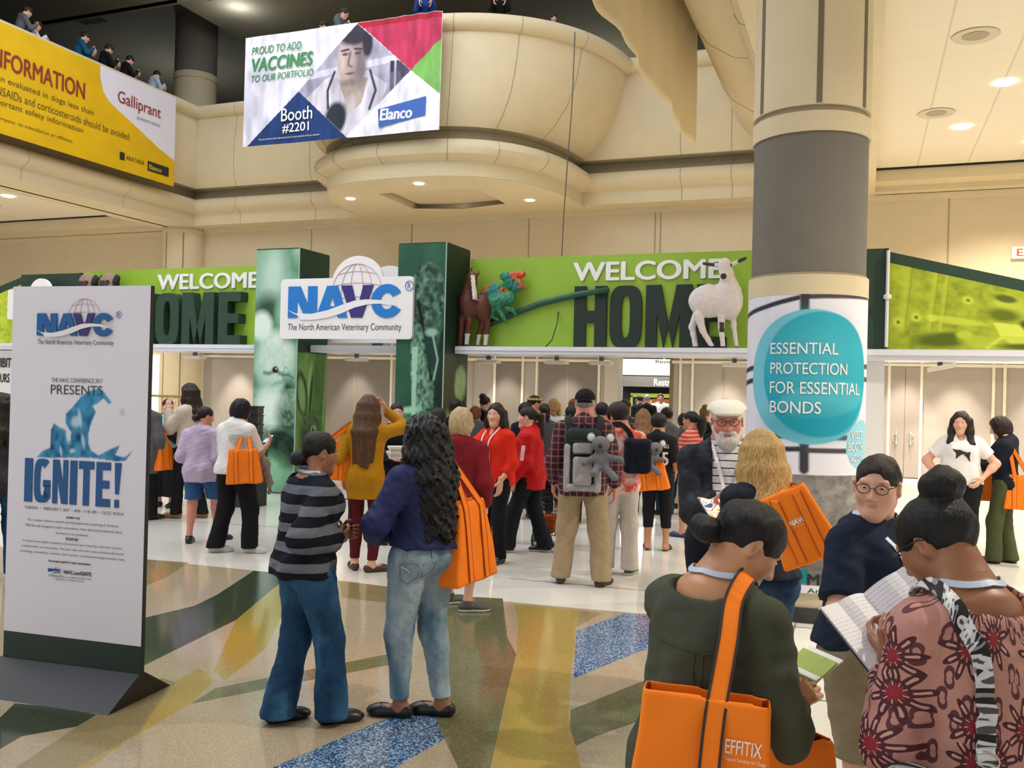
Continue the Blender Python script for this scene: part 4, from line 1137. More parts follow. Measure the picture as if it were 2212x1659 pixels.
BAY += [(4.0, 4.15, 2.3, 9.6, 0), (3.95, 4.1, 2.3, 8.6, 0)]
mb = MB(); L = len(BAY)
for i in range(NB + 1):
    th = PI * i / NB
    for a, b, n, z, k in BAY:
        x, y = bay_curve(a, b, n, BX, th); mb.v.append((x, y, z))
for i in range(NB):
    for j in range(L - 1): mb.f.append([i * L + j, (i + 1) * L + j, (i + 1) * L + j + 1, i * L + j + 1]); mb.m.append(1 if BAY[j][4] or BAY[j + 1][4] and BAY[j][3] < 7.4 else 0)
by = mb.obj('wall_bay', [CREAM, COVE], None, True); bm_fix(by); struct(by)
md = by.modifiers.new('edges', 'EDGE_SPLIT'); md.split_angle = math.radians(40)
mb = MB()
for th in (.55, .95, 1.3, 1.62, 1.95, 2.3, 2.62):
    mb.tube([Vector((*bay_curve(a + .005, b + .005, n, BX, th), z)) for a, b, n, z, k in BAY[1:-3]], .007, 4)
struct(mb.obj('trim_12', JOINT))
# soffit of the bay with a rectangular recess
mb = MB(); outer = [bay_curve(3.16, 4.26, 2.7, BX, PI * i / 40) for i in range(41)]
rx0, rx1, ry0, ry1 = BX - 1.25, BX + 1.35, YF - 2.6, YF - .4
def ray_rect(x, y):
    cx, cy = (rx0 + rx1) / 2, (ry0 + ry1) / 2; dx, dy = x - cx, y - cy
    t = 1 / max(abs(dx) / ((rx1 - rx0) / 2), abs(dy) / ((ry1 - ry0) / 2)); return (cx + dx * t, cy + dy * t)
ring = outer + [(BX, YF + .3)]
V = [(x, y, 6.47) for x, y in ring] + [(*ray_rect(x, y), 6.47) for x, y in ring]; n = len(ring)
mb.add(V, [(i, (i + 1) % n, n + (i + 1) % n, n + i) for i in range(n)], 0)
C4 = [(rx0, ry0), (rx1, ry0), (rx1, ry1), (rx0, ry1)]
V = [(x, y, z) for z in (6.47, 6.85) for x, y in C4]
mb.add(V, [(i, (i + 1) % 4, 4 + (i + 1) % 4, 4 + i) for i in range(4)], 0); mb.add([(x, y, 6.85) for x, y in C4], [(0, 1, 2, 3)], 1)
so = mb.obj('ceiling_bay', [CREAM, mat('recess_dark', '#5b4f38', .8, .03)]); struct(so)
mb = MB(); mb.box((rx0 + .12, ry0 + .12, 6.60), (rx1 - .12, ry1 - .12, 6.66)); struct(mb.obj('trim_13', CREAM2))
BLs = [(BX - 2.2, YF - 2.3), (BX + .25, YF - 3.35), (BX + 2.1, YF - 1.0), (BX + 2.3, YF - 2.6)]
for x, y in BLs[:3]:
    mb = MB(); mb.lathe([(0, 0), (.085, 0), (.11, -.01), (.115, 0)], (x, y, 6.463), 16)
    dl = mb.obj('downlight', GLOW, recentre=True); tag(dl, 'round recessed downlight in the soffit under the bowed balcony bay', 'ceiling light', 'downlights under the bay')
    lamp('SPOT', 'downlight_beam', (x, y, 6.40), 260, (1, .84, .62), .08, (0, 0, 0), 110)

# ---- ceilings left and right under the balconies
def tile_ceiling(name, base, sx, sy):
    T = NT(name); tc = T.n('ShaderNodeTexCoord'); sp = T.n('ShaderNodeSeparateXYZ'); T.l(tc.outputs['Object'], sp.inputs[0])
    gx = T.math('LESS_THAN', T.math('FRACT', T.math('MULTIPLY', sp.outputs[0], 1 / sx)), .035 / sx)
    gy = T.math('LESS_THAN', T.math('FRACT', T.math('MULTIPLY', sp.outputs[1], 1 / sy)), .012 / sy)
    c = T.mix(T.math('MULTIPLY', gx, .28), srgb(base), srgb('#8d826c')); c = T.mix(T.math('MULTIPLY', gy, .22), c, srgb('#8d826c'))
    T.color(c); T.rough(.9); return T.m
TILE = tile_ceiling('ceiling_tiles', '#e3d8c2', .98, 1.22)
mb = MB(); mb.box((.15, -14, 6.9), (20, YF - .25, 7.0)); struct(mb.obj('ceiling_right', TILE))
mb = MB(); mb.box((-45, -14, 6.9), (XL - 1.35, YF - .25, 7.0)); struct(mb.obj('ceiling_left', TILE))
mb = MB(); mb.box((.15, YF - .3, 6.86), (20, YF - .22, 6.905)); mb.box((-45, YF - .3, 6.86), (XL - 1.4, YF - .22, 6.905)); struct(mb.obj('trim_14', mat('ceiling_slot', '#1f1c14', .9, 0)))
for x, y in ((1.6, 18.6), (2.0, 16.2), (3.0, 20.0), (3.6, 11.5), (3.6, 5.5), (6.5, 8), (6.5, 15)):
    mb = MB(); mb.lathe([(0, 0), (.13, 0), (.16, -.014), (.165, 0)], (x, y, 6.892), 20)
    dl = mb.obj('downlight', GLOW, recentre=True); tag(dl, 'round recessed downlight in the tiled ceiling at the right', 'ceiling light', 'downlights in the tiled ceiling')
    lamp('SPOT', 'downlight_beam', (x, y, 6.84), 900, (1, .93, .80), .1, (0, 0, 0), 130)
for i, (x, y, t) in enumerate(((1.35, 14.0, 'larger round ceiling speaker near the photo top right'), (1.1, 17.6, 'smaller round ceiling speaker farther back by the column'))):
    mb = MB(); mb.k = 0; mb.lathe([(.16, 0), (.30, -.012), (.31, 0)], (x, y, 6.892), 28); mb.k = 1; mb.lathe([(0, 0), (.17, -.004)], (x, y, 6.89), 28)
    tag(mb.obj('ceiling_speaker', [mat('speaker_rim', '#c9bfa8', .7, 0), mat('speaker_grille', '#a3977f', .7, .1, 120)], recentre=True), t, 'speaker')
for y in (1, 7, 13, 18.5):
    mb = MB(); mb.lathe([(0, 0), (.13, 0), (.16, -.014), (.165, 0)], (-22.6, y, 6.892), 20)
    dl = mb.obj('downlight', GLOW, recentre=True); tag(dl, 'round recessed downlight in the ceiling under the left balcony', 'ceiling light', 'downlights under the left balcony')
    lamp('SPOT', 'downlight_beam', (-22.6, y, 6.84), 900, (1, .93, .80), .1, (0, 0, 0), 130)
mb = MB(); mb.box((-24.9, 18.9, 6.88), (-24.1, 19.5, 6.895)); tag(mb.obj('air_vent', mat('vent_dark', '#3c3a34', .6, .1), recentre=True), 'dark square air vent in the ceiling under the left balcony', 'vent')

# ---- columns
def column(name, c, z0, z1, r, ms, n=64):
    mb = MB()
    for zz0, zz1, rr, k in ms: mb.k = k; mb.lathe([(0, zz0), (rr, zz0), (rr, zz1), (0, zz1)], (c[0], c[1], 0), n)
    o = mb.obj(name, [CREAM, COLGREY, mat('column_base', '#2d2c2c', .35, .04), JOINT]); bm_fix(o)
    for p in o.data.polygons: p.use_smooth = abs(p.normal.z) < .5
    md = o.modifiers.new('edges', 'EDGE_SPLIT'); md.split_angle = math.radians(40)
    return o
CX, CY = -.46, 8.03
cl = column('column', (CX, CY), 0, 6.5, .46, [(0, .12, .485, 2), (.12, 2.62, .455, 0), (2.62, 2.78, .485, 0), (2.78, 2.80, .47, 3), (2.78, 3.93, .462, 1), (3.93, 4.09, .478, 0), (4.09, 4.15, .45, 3), (4.14, 6.5, .475, 0)])
tag(cl, 'big round cream and grey column wrapped with a teal bubble graphic', 'column'); struct(cl)
mb = MB()
a0 = math.atan2(-CY, -CX) + .12
for da in (0, .9, -1.1): 
    a = a0 + da; M = Matrix.Translation((CX, CY, 0)) @ Matrix.Rotation(a, 4, 'Z')
    mb.box((.468, -.022, 4.15), (.478, .022, 6.5), M)
struct(mb.obj('trim_15', mat('column_groove', '#6f664f', .8, 0)))
cl2 = column('column', (-19.7, 22.35), 0, 6.5, .64, [(0, 6.48, .64, 0), (6.3, 6.42, .665, 0)]); struct(cl2); tag(cl2, 'round cream column half set into the back wall at the left', 'column')
mb = MB()
for da in (-.75, .15): M = Matrix.Translation((-19.7, 22.35, 0)) @ Matrix.Rotation(-PI / 2 + da + .5, 4, 'Z'); mb.box((.63, -.02, 0), (.645, .02, 6.3), M)
mb.lathe([(.645, 1.28), (.645, 1.36)], (-19.7, 22.35, 0), 40); struct(mb.obj('trim_16', mat('column_bead', '#8f7c4d', .6, 0)))
cl3 = column('column', (-20.55, 23.6), 0, 13, .66, [(7, 11.55, .66, 0), (11.55, 11.75, .69, 0), (11.75, 13.6, .66, 1)]); struct(cl3); tag(cl3, 'round column on the upper floor behind the left balcony corner', 'column')
mb = MB(); mb.box((-23.6, YW - .06, 0), (-20.4, YW - .004, 2.6)); struct(mb.obj('window_1', mat('lit_panel', '#fff0d2', .5, 0, emit=1.1)))
mb = MB(); mb.box((-23.6, YW - .08, 1.28), (-20.4, YW - .06, 1.35)); mb.box((-21.3, YW - .08, 0), (-21.2, YW - .06, 2.6)); struct(mb.obj('trim_17', mat('column_bead', '#8f7c4d', .6, 0)))

# ---- dark upper floor
mb = MB(); mb.k = 0; mb.box((-45, YF + .2, 9.0), (20, 34, 9.15)); mb.box((-45, -14, 9.0), (XL - .0, YF + .2, 9.15)); mb.box((XR + .2, -14, 9.0), (20, YF + .2, 9.15))
mb.add([(*bay_curve(3.9, 4.05, 2.3, BX, PI * i / 24), 9.15) for i in range(25)], [tuple(range(25))])
struct(mb.obj('floor_upper', mat('upper_carpet', '#3a362f', .95, .1)))
mb = MB(); mb.box((-50, 34, 8.5), (25, 34.3, 15)); struct(mb.obj('wall_upper_back', DARKWALL))
mb = MB(); mb.box((-45.3, -14, 6.5), (-45, 34, 15)); struct(mb.obj('wall_upper_left', DARKWALL))
mb = MB(); mb.box((-17.6, 20.6, 12.6), (20, 34, 12.8)); mb.box((-45, -14, 12.6), (-18.5, 20.4, 12.8)); mb.box((-45, 20.4, 13.6), (-17.5, 34, 13.8))
mb.box((-18.5, 20.4, 12.6), (-17.6, 34, 13.7)); mb.box((-45, 20.2, 12.6), (-18.5, 20.5, 13.7)); struct(mb.obj('ceiling_upper', DARKCEIL))
mb = MB(); mb.box((-6.5, 30, 11.2), (2, 30.3, 11.6)); mb.box((-45, 30, 10.5), (-18, 30.2, 10.75)); mb.box((-45, 30, 9.6), (-18, 30.2, 9.85)); struct(mb.obj('trim_18', mat('upper_rail', '#8a8474', .7, 0)))
mb = MB(); mb.box((-24.4, 21.8, 13.57), (-23.5, 22.7, 13.6)); tag(mb.obj('air_vent', mat('vent_dark', '#3c3a34', .6, .1), recentre=True), 'dark air vent in the upper floor ceiling beside the grey column', 'vent')
mb = MB(); mb.lathe([(0, 0), (.07, 0)], (-18.9, 24.5, 13.59), 12); lamp('POINT', 'upper_fill_light', (-17.0, 21.2, 12.2), 45, (.95, .96, 1.0), .2); lamp('POINT', 'upper_fill_light', (-24, 27, 11.0), 130, (.9, .95, 1.0), .3); lamp('POINT', 'upper_fill_light', (-8, 28, 10.5), 130, (.95, .95, .9), .3)  # the point lights are unseen fills added to brighten the dark upper floor
tag(mb.obj('downlight', GLOW, recentre=True), 'tiny bright downlight in the dark upper floor ceiling', 'ceiling light')

r = empty('exit_sign', (3.35, YW - .004, 4.95), 'small white exit sign with red letters high on the back wall at the right edge', 'sign')
mb = MB(); mb.box((-.38, -.08, 0), (.38, 0, .26)); mb.obj('housing', mat('exit_white', '#efe6d4', .5, 0), r)
text('EXIT', mat('exit_red', '#d6482c', .5, 0), frame((0, -.082, 0), (1, 0, 0), (0, 0, 1)), (-.28, .28, .05, .21), r, bold=.02)
# ------------------------------------------------------------------ signs and exhibit front
DKGREEN = mat('dark_green_panel', '#1f3a2b', .55, .05, 3)
LETGREEN = mat('letter_green', '#13251b', .6, .05, 4)
LETGREEN2 = mat('letter_green_face', '#243f2f', .6, .06, 4)
LIMEP = mat('lime_panel', '#8fb332', .5, .03, 1.5)
NBLUE = mat('logo_blue', '#1877c8', .45, .02); NBLUE2 = mat('logo_deep_blue', '#0a5c9c', .45, .02); NPURP = mat('logo_purple', '#33297a', .45, .02)
GLOBE = mat('logo_globe_line', '#c9a6ac', .5, 0); INK = mat('ink_grey', '#4c4c58', .6, 0); INKB = mat('ink_black', '#1b1b1d', .6, 0)
BRANDW = mat('lettering_white', '#eceaea', .5, .01)

def navc_logo(M, wd, blue, parent, lift, tagline=True):
    """the four-letter logo with globe and swoosh; M's origin is the lower left of the N"""
    k = wd / 2.1; B = lambda a: tuple(x * k for x in a)
    mb = MB()
    c = (1.27, .40); R_ = .45
    for m_ in (-1, -.62, -.25, .25, .62, 1):
        mb.tube([M @ Vector(((c[0] + m_ * R_ * math.cos(t)) * k, (c[1] + R_ * math.sin(t)) * k, lift)) for t in np.linspace(-.35, PI / 2, 16)], .0055 * k, 4)
    for v in (-.12, .1, .28, .40):
        w = math.sqrt(max(.001, R_ ** 2 - v ** 2)); mb.tube([M @ Vector(((c[0] + w * t) * k, (c[1] + v + .05 * (1 - t * t)) * k, lift)) for t in np.linspace(-1, 1, 16)], .0055 * k, 4)
    mb.obj('logo_globe', GLOBE, parent)
    for ch, b, m in (('N', (0, .55, 0, .51), blue), ('A', (.53, 1.12, 0, .51), blue), ('V', (.99, 1.58, 0, .51), NPURP), ('C', (1.54, 2.1, -.01, .52), blue)):
        block(ch, M, B(b), .006, m, parent, 'logo_letter', lift + .004)
    up = [(-.02, .14), (.15, .075), (.45, .065), (.75, .12), (1.0, .2), (1.25, .27), (1.45, .285), (1.75, .27), (2.0, .20)]
    lo = [(1.98, .185), (1.7, .215), (1.5, .21), (1.25, .16), (1.0, .065), (.75, .0), (.5, -.03), (.25, -.03), (.2, .03)]
    mb = MB(); n = len(up); P = up + lo
    V = [M @ Vector((u * k, v * k, lift + .0135)) for u, v in P]
    mb.add(V, [(i, 2 * n - 1 - i, 2 * n - 2 - i, i + 1) for i in range(n - 1)]); o = mb.obj('logo_swoosh', BRANDW, parent)
    if tagline: text('The North American Veterinary Community', INK, M, B((0, 2.08, -.23, -.09)), parent, 'tagline', lift=lift + .002)
    text('R', blue, M, B((2.17, 2.23, .44, .53)), parent, 'registered_mark', lift=lift + .002)
    mb = MB(); mb.tube([M @ Vector(((2.2 + .07 * math.cos(t)) * k, (.485 + .075 * math.sin(t)) * k, lift + .002)) for t in np.linspace(0, 2 * PI, 18, endpoint=False)], .006 * k, 4, closed=True); mb.obj('registered_ring', blue, parent)

# ---- free-standing IGNITE sign at the left
R_ = empty('poster_stand', (-3.755, 4.0, 0), 'tall white poster stand on a dark wedge base reading IGNITE', 'sign', None, math.atan2(.095, .9955))
mb = MB(); mb.k = 0; mb.box((-.955, 0, .145), (0, .03, 2.334)); mb.obj('panel', mat('panel_dark_edge', '#1c1f22', .5, .02), R_)
mb = MB(); mb.box((-.955, -.002, .145), (0, .0, .30)); mb.obj('green_band', mat('band_green', '#1c2f26', .5, .04), R_)
mb = MB(); mb.add([(-.97, -.26, 0), (.0, -.26, 0), (.0, .27, 0), (-.97, .27, 0), (-.97, -.008, .146), (0, -.008, .146), (0, .038, .146), (-.97, .038, .146)], [(0, 3, 2, 1), (0, 1, 5, 4), (1, 2, 6, 5), (2, 3, 7, 6), (3, 0, 4, 7), (4, 5, 6, 7)]); mb.obj('wedge_base', mat('wedge_dark', '#17191c', .45, .05), R_)
cv = Canvas(.955, 2.034, 260, 520, '#e6e3ee')
def F(x, y): return ((x - 31 + (y - 620) * .0296) * 955 / 294 / 1000, 2.034 - (y - 619 - (x - 30) * (.0 + (y - 619) * .000161)) * 2.03 / 742)
flame = [[(83, 988), (95, 975), (112, 968), (113, 930), (120, 915), (134, 925), (146, 930), (150, 950), (155, 955), (157, 935), (145, 915), (146, 895), (158, 883), (168, 872), (178, 858), (196, 846), (220, 840), (232, 855), (244, 872), (236, 875), (226, 862), (214, 873), (203, 878), (210, 892), (200, 915), (194, 940), (194, 958), (200, 975), (215, 985), (240, 972), (261, 963), (250, 985), (270, 990), (287, 975), (272, 997), (255, 999), (200, 990), (120, 990)]]
for P in flame: cv.poly([F(x, y) for x, y in P], '#1270a8')
fm = np.linalg.norm(cv.c - np.array(srgb('#1270a8')), axis=-1) < .02
cv.noise(16, 12, .9, 3, '#082f60', 3, fm); cv.noise(26, 18, .6, 8, '#5cb9dc', 3, fm)
for x, y, rx, ry in ((176, 905, .012, .05), (167, 912, .03, .03), (150, 945, .012, .035), (135, 975, .008, .03), (160, 975, .02, .012), (183, 955, .01, .04)):
    u, v = F(x, y); cv.ell(u, v, rx, ry, '#cfe3ef', .8, 12, .75)
u, v = F(265, 893); cv.ell(u, v, .018, .02, '#9fc6d6', 1.2, 0, .7)
# soften the picture a little
for _ in range(2): cv.c[1:-1, 1:-1] = (cv.c[1:-1, 1:-1] * 2 + cv.c[:-2, 1:-1] + cv.c[2:, 1:-1] + cv.c[1:-1, :-2] + cv.c[1:-1, 2:]) / 6
FR = frame((-.955, -.003, .30), (1, 0, 0), (0, 0, 1)); cv.sheet('poster', FR, R_)
FR = frame((0, -.003, 0), (1, 0, 0), (0, 0, 1)); TB = lambda s, b, m=INK, **k: text(s, m, FR, b, R_, **k)
navc_logo(FR @ Matrix.Translation((-.768, 2.045, 0)), .535, NBLUE2, R_, .002)
TB('THE NAVC CONFERENCE 2017', (-.66, -.306, 1.775, 1.80)); TB('PRESENTS', (-.664, -.305, 1.705, 1.76))
x = -.83
IGM = mat('ignite_blue', '#0c5391', .45, .04, 12)
for ch, a, b in (('I', -.832, -.775), ('G', -.763, -.648), ('N', -.632, -.525), ('I', -.510, -.462), ('T', -.450, -.345), ('E', -.330, -.232), ('!', -.205, -.145)):
    block(ch, FR, (a, b, 1.07, 1.325), .002, IGM, R_, 'block_letter', .0025)
TB('TUESDAY  •  FEBRUARY 7, 2017  •  8:00 - 11:45 AM  •  OCCC W331A', (-.828, -.138, 1.025, 1.045)); TB('JOIN US', (-.53, -.435, .985, 1.0), INKB, bold=.02)
for i, (s, a, b) in enumerate((('For a unique visionary research learning opportunity consisting of 10-minute', -.8, -.17), ('TED-like talks designed to spark conversation, share ideas and perspectives about', -.82, -.145), ('the future of our profession.', -.6, -.37))): TB(s, (a, b, .955 - i * .033, .973 - i * .033))
TB('STOP BY', (-.53, -.44, .862, .878), INKB, bold=.02)
for i, (s, a, b) in enumerate((('to explore new insights, inspiration and practical tips in veterinary education, practice,', -.835, -.14), ('professionalism and community. This year\'s talks will cover topics including educational', -.84, -.13), ('technology, telemedicine, transition, client retention and financial strategies practices make.', -.85, -.12))): TB(s, (a, b, .832 - i * .031, .848 - i * .031))
TB('See program guide for topics and speakers.', (-.645, -.35, .727, .742), INKB, bold=.01)
navc_logo(FR @ Matrix.Translation((-.64, .672, 0)), .085, NBLUE2, R_, .002, False); TB('NAVC.com/IGNITE', (-.535, -.345, .668, .69), INKB, bold=.01)
for i in (0, 1): TB('The NAVC and OCCC are not affiliated with TED or TEDx', (-.645 + i * .05, -.345 - i * .05, .645 - i * .016, .655 - i * .016))

# ---- exhibit entrance front, plane Y = 13.3
YH = 13.3
mb = MB()
for bx0, bx1, t in ((-17.9, -9.45, 'white beam under the left welcome panel with deep letters'), (-8.57, -6.79, 'short white beam between the two green towers'), (-5.93, .0, 'white beam under the right welcome panel carrying horse and goat figures')):
    mb = MB(); mb.box((bx0, YH - .55, 2.335), (bx1, YH + .35, 2.45)); mb.box((bx0, YH - .565, 2.385), (bx1, YH - .55, 2.40)); tag(mb.obj('header_beam', mat('beam_white', '#dcdce4', .45, .02), recentre=True), t, 'beam')
mb = MB(); mb.box((.0, YH - .3, 2.31), (4.2, YH + .35, 2.46)); mb.box((.0, YH - .32, 2.38), (4.2, YH - .3, 2.4)); tag(mb.obj('header_beam', mat('beam_white', '#dcdce4', .45, .02)), 'short white beam under the slanted lime photo panel at the right', 'beam')
# welcome panels
def welcome(name, x0, x1, lx, hx, deep, label, mlet, flat):
    r = empty(name, ((x0 + x1) / 2, YH - .05, 2.455), label, 'sign'); ox = (x0 + x1) / 2
    mb = MB(); mb.box((x0 - ox, 0, 0), (x1 - ox, .1, 1.42)); mb.obj('panel', LIMEP, r)
    FR = frame((-ox, -.002, -2.455), (1, 0, 0), (0, 0, 1))
    text('WELCOME', BRANDW, FR, (lx, lx + 2.27, 3.48, 3.77), r, 'lettering', bold=.03, lift=.004, extrude=.02)
    for ch, a, b in zip('HOME', hx[::2], hx[1::2]): block(ch, FR, (a, b, 2.465, 3.40), deep, mlet, r, 'block_letter')
    return r
welcome('welcome_panel', -5.92, -1.26, -4.19, (-4.15, -3.64, -3.59, -3.1, -3.04, -2.36, -2.29, -1.85), .05, 'lime green panel with white WELCOME over flat dark HOME, beside the wrapped column', LETGREEN, True)
welcome('welcome_panel', -14.12, -9.46, -12.28, (-12.78, -12.22, -12.14, -11.6, -11.53, -10.82, -10.72, -10.24), .2, 'lime green panel with WELCOME over deep 3D HOME letters, behind the poster stand', LETGREEN2, False)
for x0, x1, t in ((-1.24, .26, 'dark green square header block directly behind the wrapped column'), (-15.72, -14.14, 'dark green square header block at the far left above the poster stand')):
    mb = MB(); mb.box((x0, YH - .08, 2.465), (x1, YH + .4, 3.84)); mb.box((x1 - .02, YH - .1, 2.465), (x1 + .02, YH - .08, 3.84)); tag(mb.obj('header_block', DKGREEN, recentre=True), t, 'panel')
mb = MB(); mb.box((-1.2, YH - .2, 0), (.26, YH + .3, 2.31)); tag(mb.obj('header_pier', WHITE, recentre=True), 'plain white pier carrying the header behind the wrapped column', 'pier')
r = empty('notice_panel', (-17.1, YH - .2, 0), 'white pier with black exhibit hours lettering at the far left edge', 'sign')
mb = MB(); mb.box((-.75, 0, 0), (1.9, .4, 2.32)); mb.obj('panel', WHITE, r)
FRN = frame((0, -.004, 0), (1, 0, 0), (0, 0, 1)); text('EXHIBIT HALL', INKB, FRN, (.71, 1.78, 1.98, 2.17), r, bold=.03); text('HOURS', INKB, FRN, (.81, 1.29, 1.68, 1.86), r, bold=.03)
# slanted wings
def smooth(cv, n=2):
    for _ in range(n): cv.c[1:-1, 1:-1] = (cv.c[1:-1, 1:-1] * 2 + cv.c[:-2, 1:-1] + cv.c[2:, 1:-1] + cv.c[1:-1, :-2] + cv.c[1:-1, 2:]) / 6
def wing(x0, x1, z0, z1, label, seed, mir):
    r = empty('wing_panel', (x0, YH - .05, 2.46), label, 'panel'); w = abs(x1 - x0); sx = 1 if x1 > x0 else -1
    mb = MB(); P = [(0, 0), (sx * w, 0), (sx * w, z1 - 2.46), (0, z0 - 2.46)]
    mb.prism(P if sx > 0 else P[::-1], frame((0, .1, 0), (1, 0, 0), (0, 0, 1)), .1); mb.obj('panel', DKGREEN, r)
    cv = Canvas(w, 1.3, 420, 170, '#a3b42c')
    cv.noise(2, 3, .5, seed, '#7d8c1e'); cv.noise(6, 7, .5, seed + 1, '#5c6c1a'); cv.noise(16, 14, .35, seed + 2, '#c6d24a')
    if not mir:   # a treatment room: pipes, a person in a pale coat bending over a table with a laptop
        for x, wd in ((.18, .10), (.52, .07), (.66, .05)): cv.line([(x, .35), (x + .07, 1.3)], wd, '#b9c63f', .7, .8); cv.line([(x + wd * .5, .35), (x + .07 + wd * .5, 1.3)], .015, '#66751d', .7, .8)
        for cx, cy in ((.14, .42), (.36, .52), (.98, .92)): cv.ell(cx, cy, .065, .075, '#c4d048', .5); cv.ell(cx, cy, .022, .028, '#4d5e1c', .7)
        cv.ell(.85, .52, .38, .06, '#bccb42', .5, -4); cv.ell(.55, .53, .05, .06, '#c8d44c', .5); cv.ell(1.5, .80, .26, .34, '#b1bf3c', .6); cv.ell(1.42, .98, .12, .14, '#b9c642', .5); cv.ell(1.42, 1.07, .13, .08, '#55651c', .5); cv.ell(1.4, .72, .2, .14, '#62721d', .8)
        cv.ell(1.95, .9, .16, .3, '#6d7c20', .7); cv.ell(1.9, 1.02, .09, .1, '#bac844', .5); cv.ell(2.3, .85, .12, .4, '#8d9c28', .8); cv.ell(1.7, .58, .12, .1, '#43531a', .6)
        cv.ell(.75, .18, .42, .13, '#56661c', .6, 8); cv.ell(1.15, .15, .25, .14, '#aab93a', .6, -10); cv.ell(.95, .28, .1, .08, '#b9c640', .6); cv.poly([(1.28, .56), (1.58, .55), (1.7, .30), (1.36, .30)], '#cdd955'); cv.poly([(1.36, .30), (1.7, .30), (2.4, .14), (2.6, .05), (1.5, .12)], '#c0cd46'); cv.line([(1.22, .04), (1.38, .26)], .05, '#c6d24c', 1, .6); cv.ell(1.75, .08, .4, .07, '#4f5f1b', .7)
        smooth(cv, 3)
    else: cv.c = np.clip(cv.c * 1.5, 0, .95)
    keep = cv.V <= (np.minimum(1, cv.U / w) * (z1 - z0) + z0 - 2.46 - .16) if sx > 0 else cv.V <= ((1 - cv.U / w) * (z1 - z0) + z0 - 2.46 - .16)
    # stop the print at the slanted dark rim
    lim = (z0 - 2.46 - .16) + (z1 - z0) * (cv.U / w if sx > 0 else 1 - cv.U / w)
    cv.V = cv.V / 1.3 * lim
    cv.sheet('photo_print', frame((0 if sx > 0 else -w, -.004, 0.01), (1, 0, 0), (0, 0, 1)), r)
    return r
wing(.28, 3.9, 3.80, 2.86, 'slanted dark green panel with lime tinted laboratory photo at the right', 5, False)
wing(-15.74, -17.8, 3.80, 3.2, 'slanted bright lime panel at the far left edge', 9, True)
mb = MB(); mb.tube([(.275, YH - .14, 2.5), (.275, YH - .14, 3.8)], .022, 8); mb.lathe([(0, .02), (.05, .0), (.05, -.05), (0, -.07)], (.275, YH - .15, 3.2), 12)
tag(mb.obj('panel_pole', mat('pole_white', '#d8d8d8', .4, 0)), 'thin white pole between dark block and lime photo panel', 'pole')

# ---- two green towers with printed animals
G0, G1, G2, G3 = '#0f2b1f', '#2f5f45', '#6ea383', '#c8e4d2'
def tower(x0, x1, label, front, side):
    r = empty('sign_tower', ((x0 + x1) / 2, 12.83, 0), label, 'tower'); w = x1 - x0
    mb = MB(); mb.box((-w / 2, -.43, 0), (w / 2, .45, 4.02)); mb.obj('tower_body', DKGREEN, r)
    front.sheet('front_print', frame((-w / 2, -.434, .02), (1, 0, 0), (0, 0, 1)), r)
    side.sheet('side_print', frame((w / 2 + .004, -.43, .02), (0, 1, 0), (0, 0, 1)), r)
    mb = MB(); mb.box((w / 2 - .008, -.437, 0), (w / 2 + .008, -.425, 4.02)); mb.obj('corner_strip', mat('corner_light', '#9fb8a6', .5, 0), r)
    return r
cv = Canvas(.84, 3.98, 110, 500, '#6a9c7c'); cv.noise(4, 2.2, .7, 2, '#a9cdb6'); cv.noise(5, 3, .5, 5, '#3f7657')
cv.ell(.35, 3.6, .22, .45, '#cfe9da', 1.2, 0, .7); cv.ell(.28, 3.0, .28, .22, '#163d29', 1.2, 0, .9); cv.ell(.62, 2.95, .2, .25, '#8fc2a4', .8)
cv.ell(.14, 2.72, .2, .24, '#dcefe3', .5); cv.ell(.42, 2.15, .36, .42, '#b5dac3', .7); cv.ell(.45, 2.35, .28, .24, '#e6f4ec', .8, -35); cv.ell(.22, 2.0, .2, .1, '#8fbf9f', .8)
cv.ell(.40, 2.1, .30, .30, '#cfe6d8', .8, -20); cv.noise(26, 16, .35, 61, '#8fbb9f', 3, np.hypot((cv.U - .4) / .34, (cv.V - 2.15) / .42) < 1); cv.line([(.22, 1.95), (.32, 1.94), (.44, 1.99), (.56, 1.93), (.74, 1.86)], .05, '#1d4029', .9, 1.2); cv.ell(.43, 2.005, .06, .055, '#040c07', .35); cv.ell(.445, 2.02, .014, .014, '#e8f4ec', .6)
cv.poly([(.56, 1.95), (.60, 2.06), (.66, 2.05), (.80, 1.88), (.70, 1.82), (.58, 1.84)], '#7da88c'); cv.line([(.57, 1.92), (.68, 1.92), (.79, 1.87)], .018, '#1f4630', .9, .8); cv.ell(.64, 2.0, .05, .035, '#b4d6c0', 1)
cv.ell(.56, 1.68, .24, .12, '#1c3f2b', .9, 15); cv.ell(.5, 1.72, .12, .06, '#a5cfb4', .8, 20); cv.ell(.36, 1.36, .30, .34, '#c5e6d2', .6); cv.ell(.34, 1.4, .2, .24, '#e2f3e9', 1.2)
cv.ell(.7, 1.2, .2, .3, '#2a5540', 1, 20); cv.ell(.58, .76, .36, .26, '#0f2418', .35, -12); cv.ell(.72, .62, .2, .22, '#0c1e14', .5); cv.noise(14, 9, .55, 12, '#2a5a42', 3, (cv.V < 1.1) & (cv.V > .4)); cv.noise(24, 16, .25, 63, '#d8eee0', 3, (cv.V > 1.1) & (cv.V < 1.7)); cv.ell(.3, .3, .4, .3, '#8fd09f', 1, 0, .6); smooth(cv, 2)
fr1 = cv
cv = Canvas(.88, 3.98, 60, 300, '#213d2d'); cv.poly([(0, 0), (.88, 0), (.88, 2.3), (0, 2.3)], '#5a8a45'); lowm = cv.V < 2.3
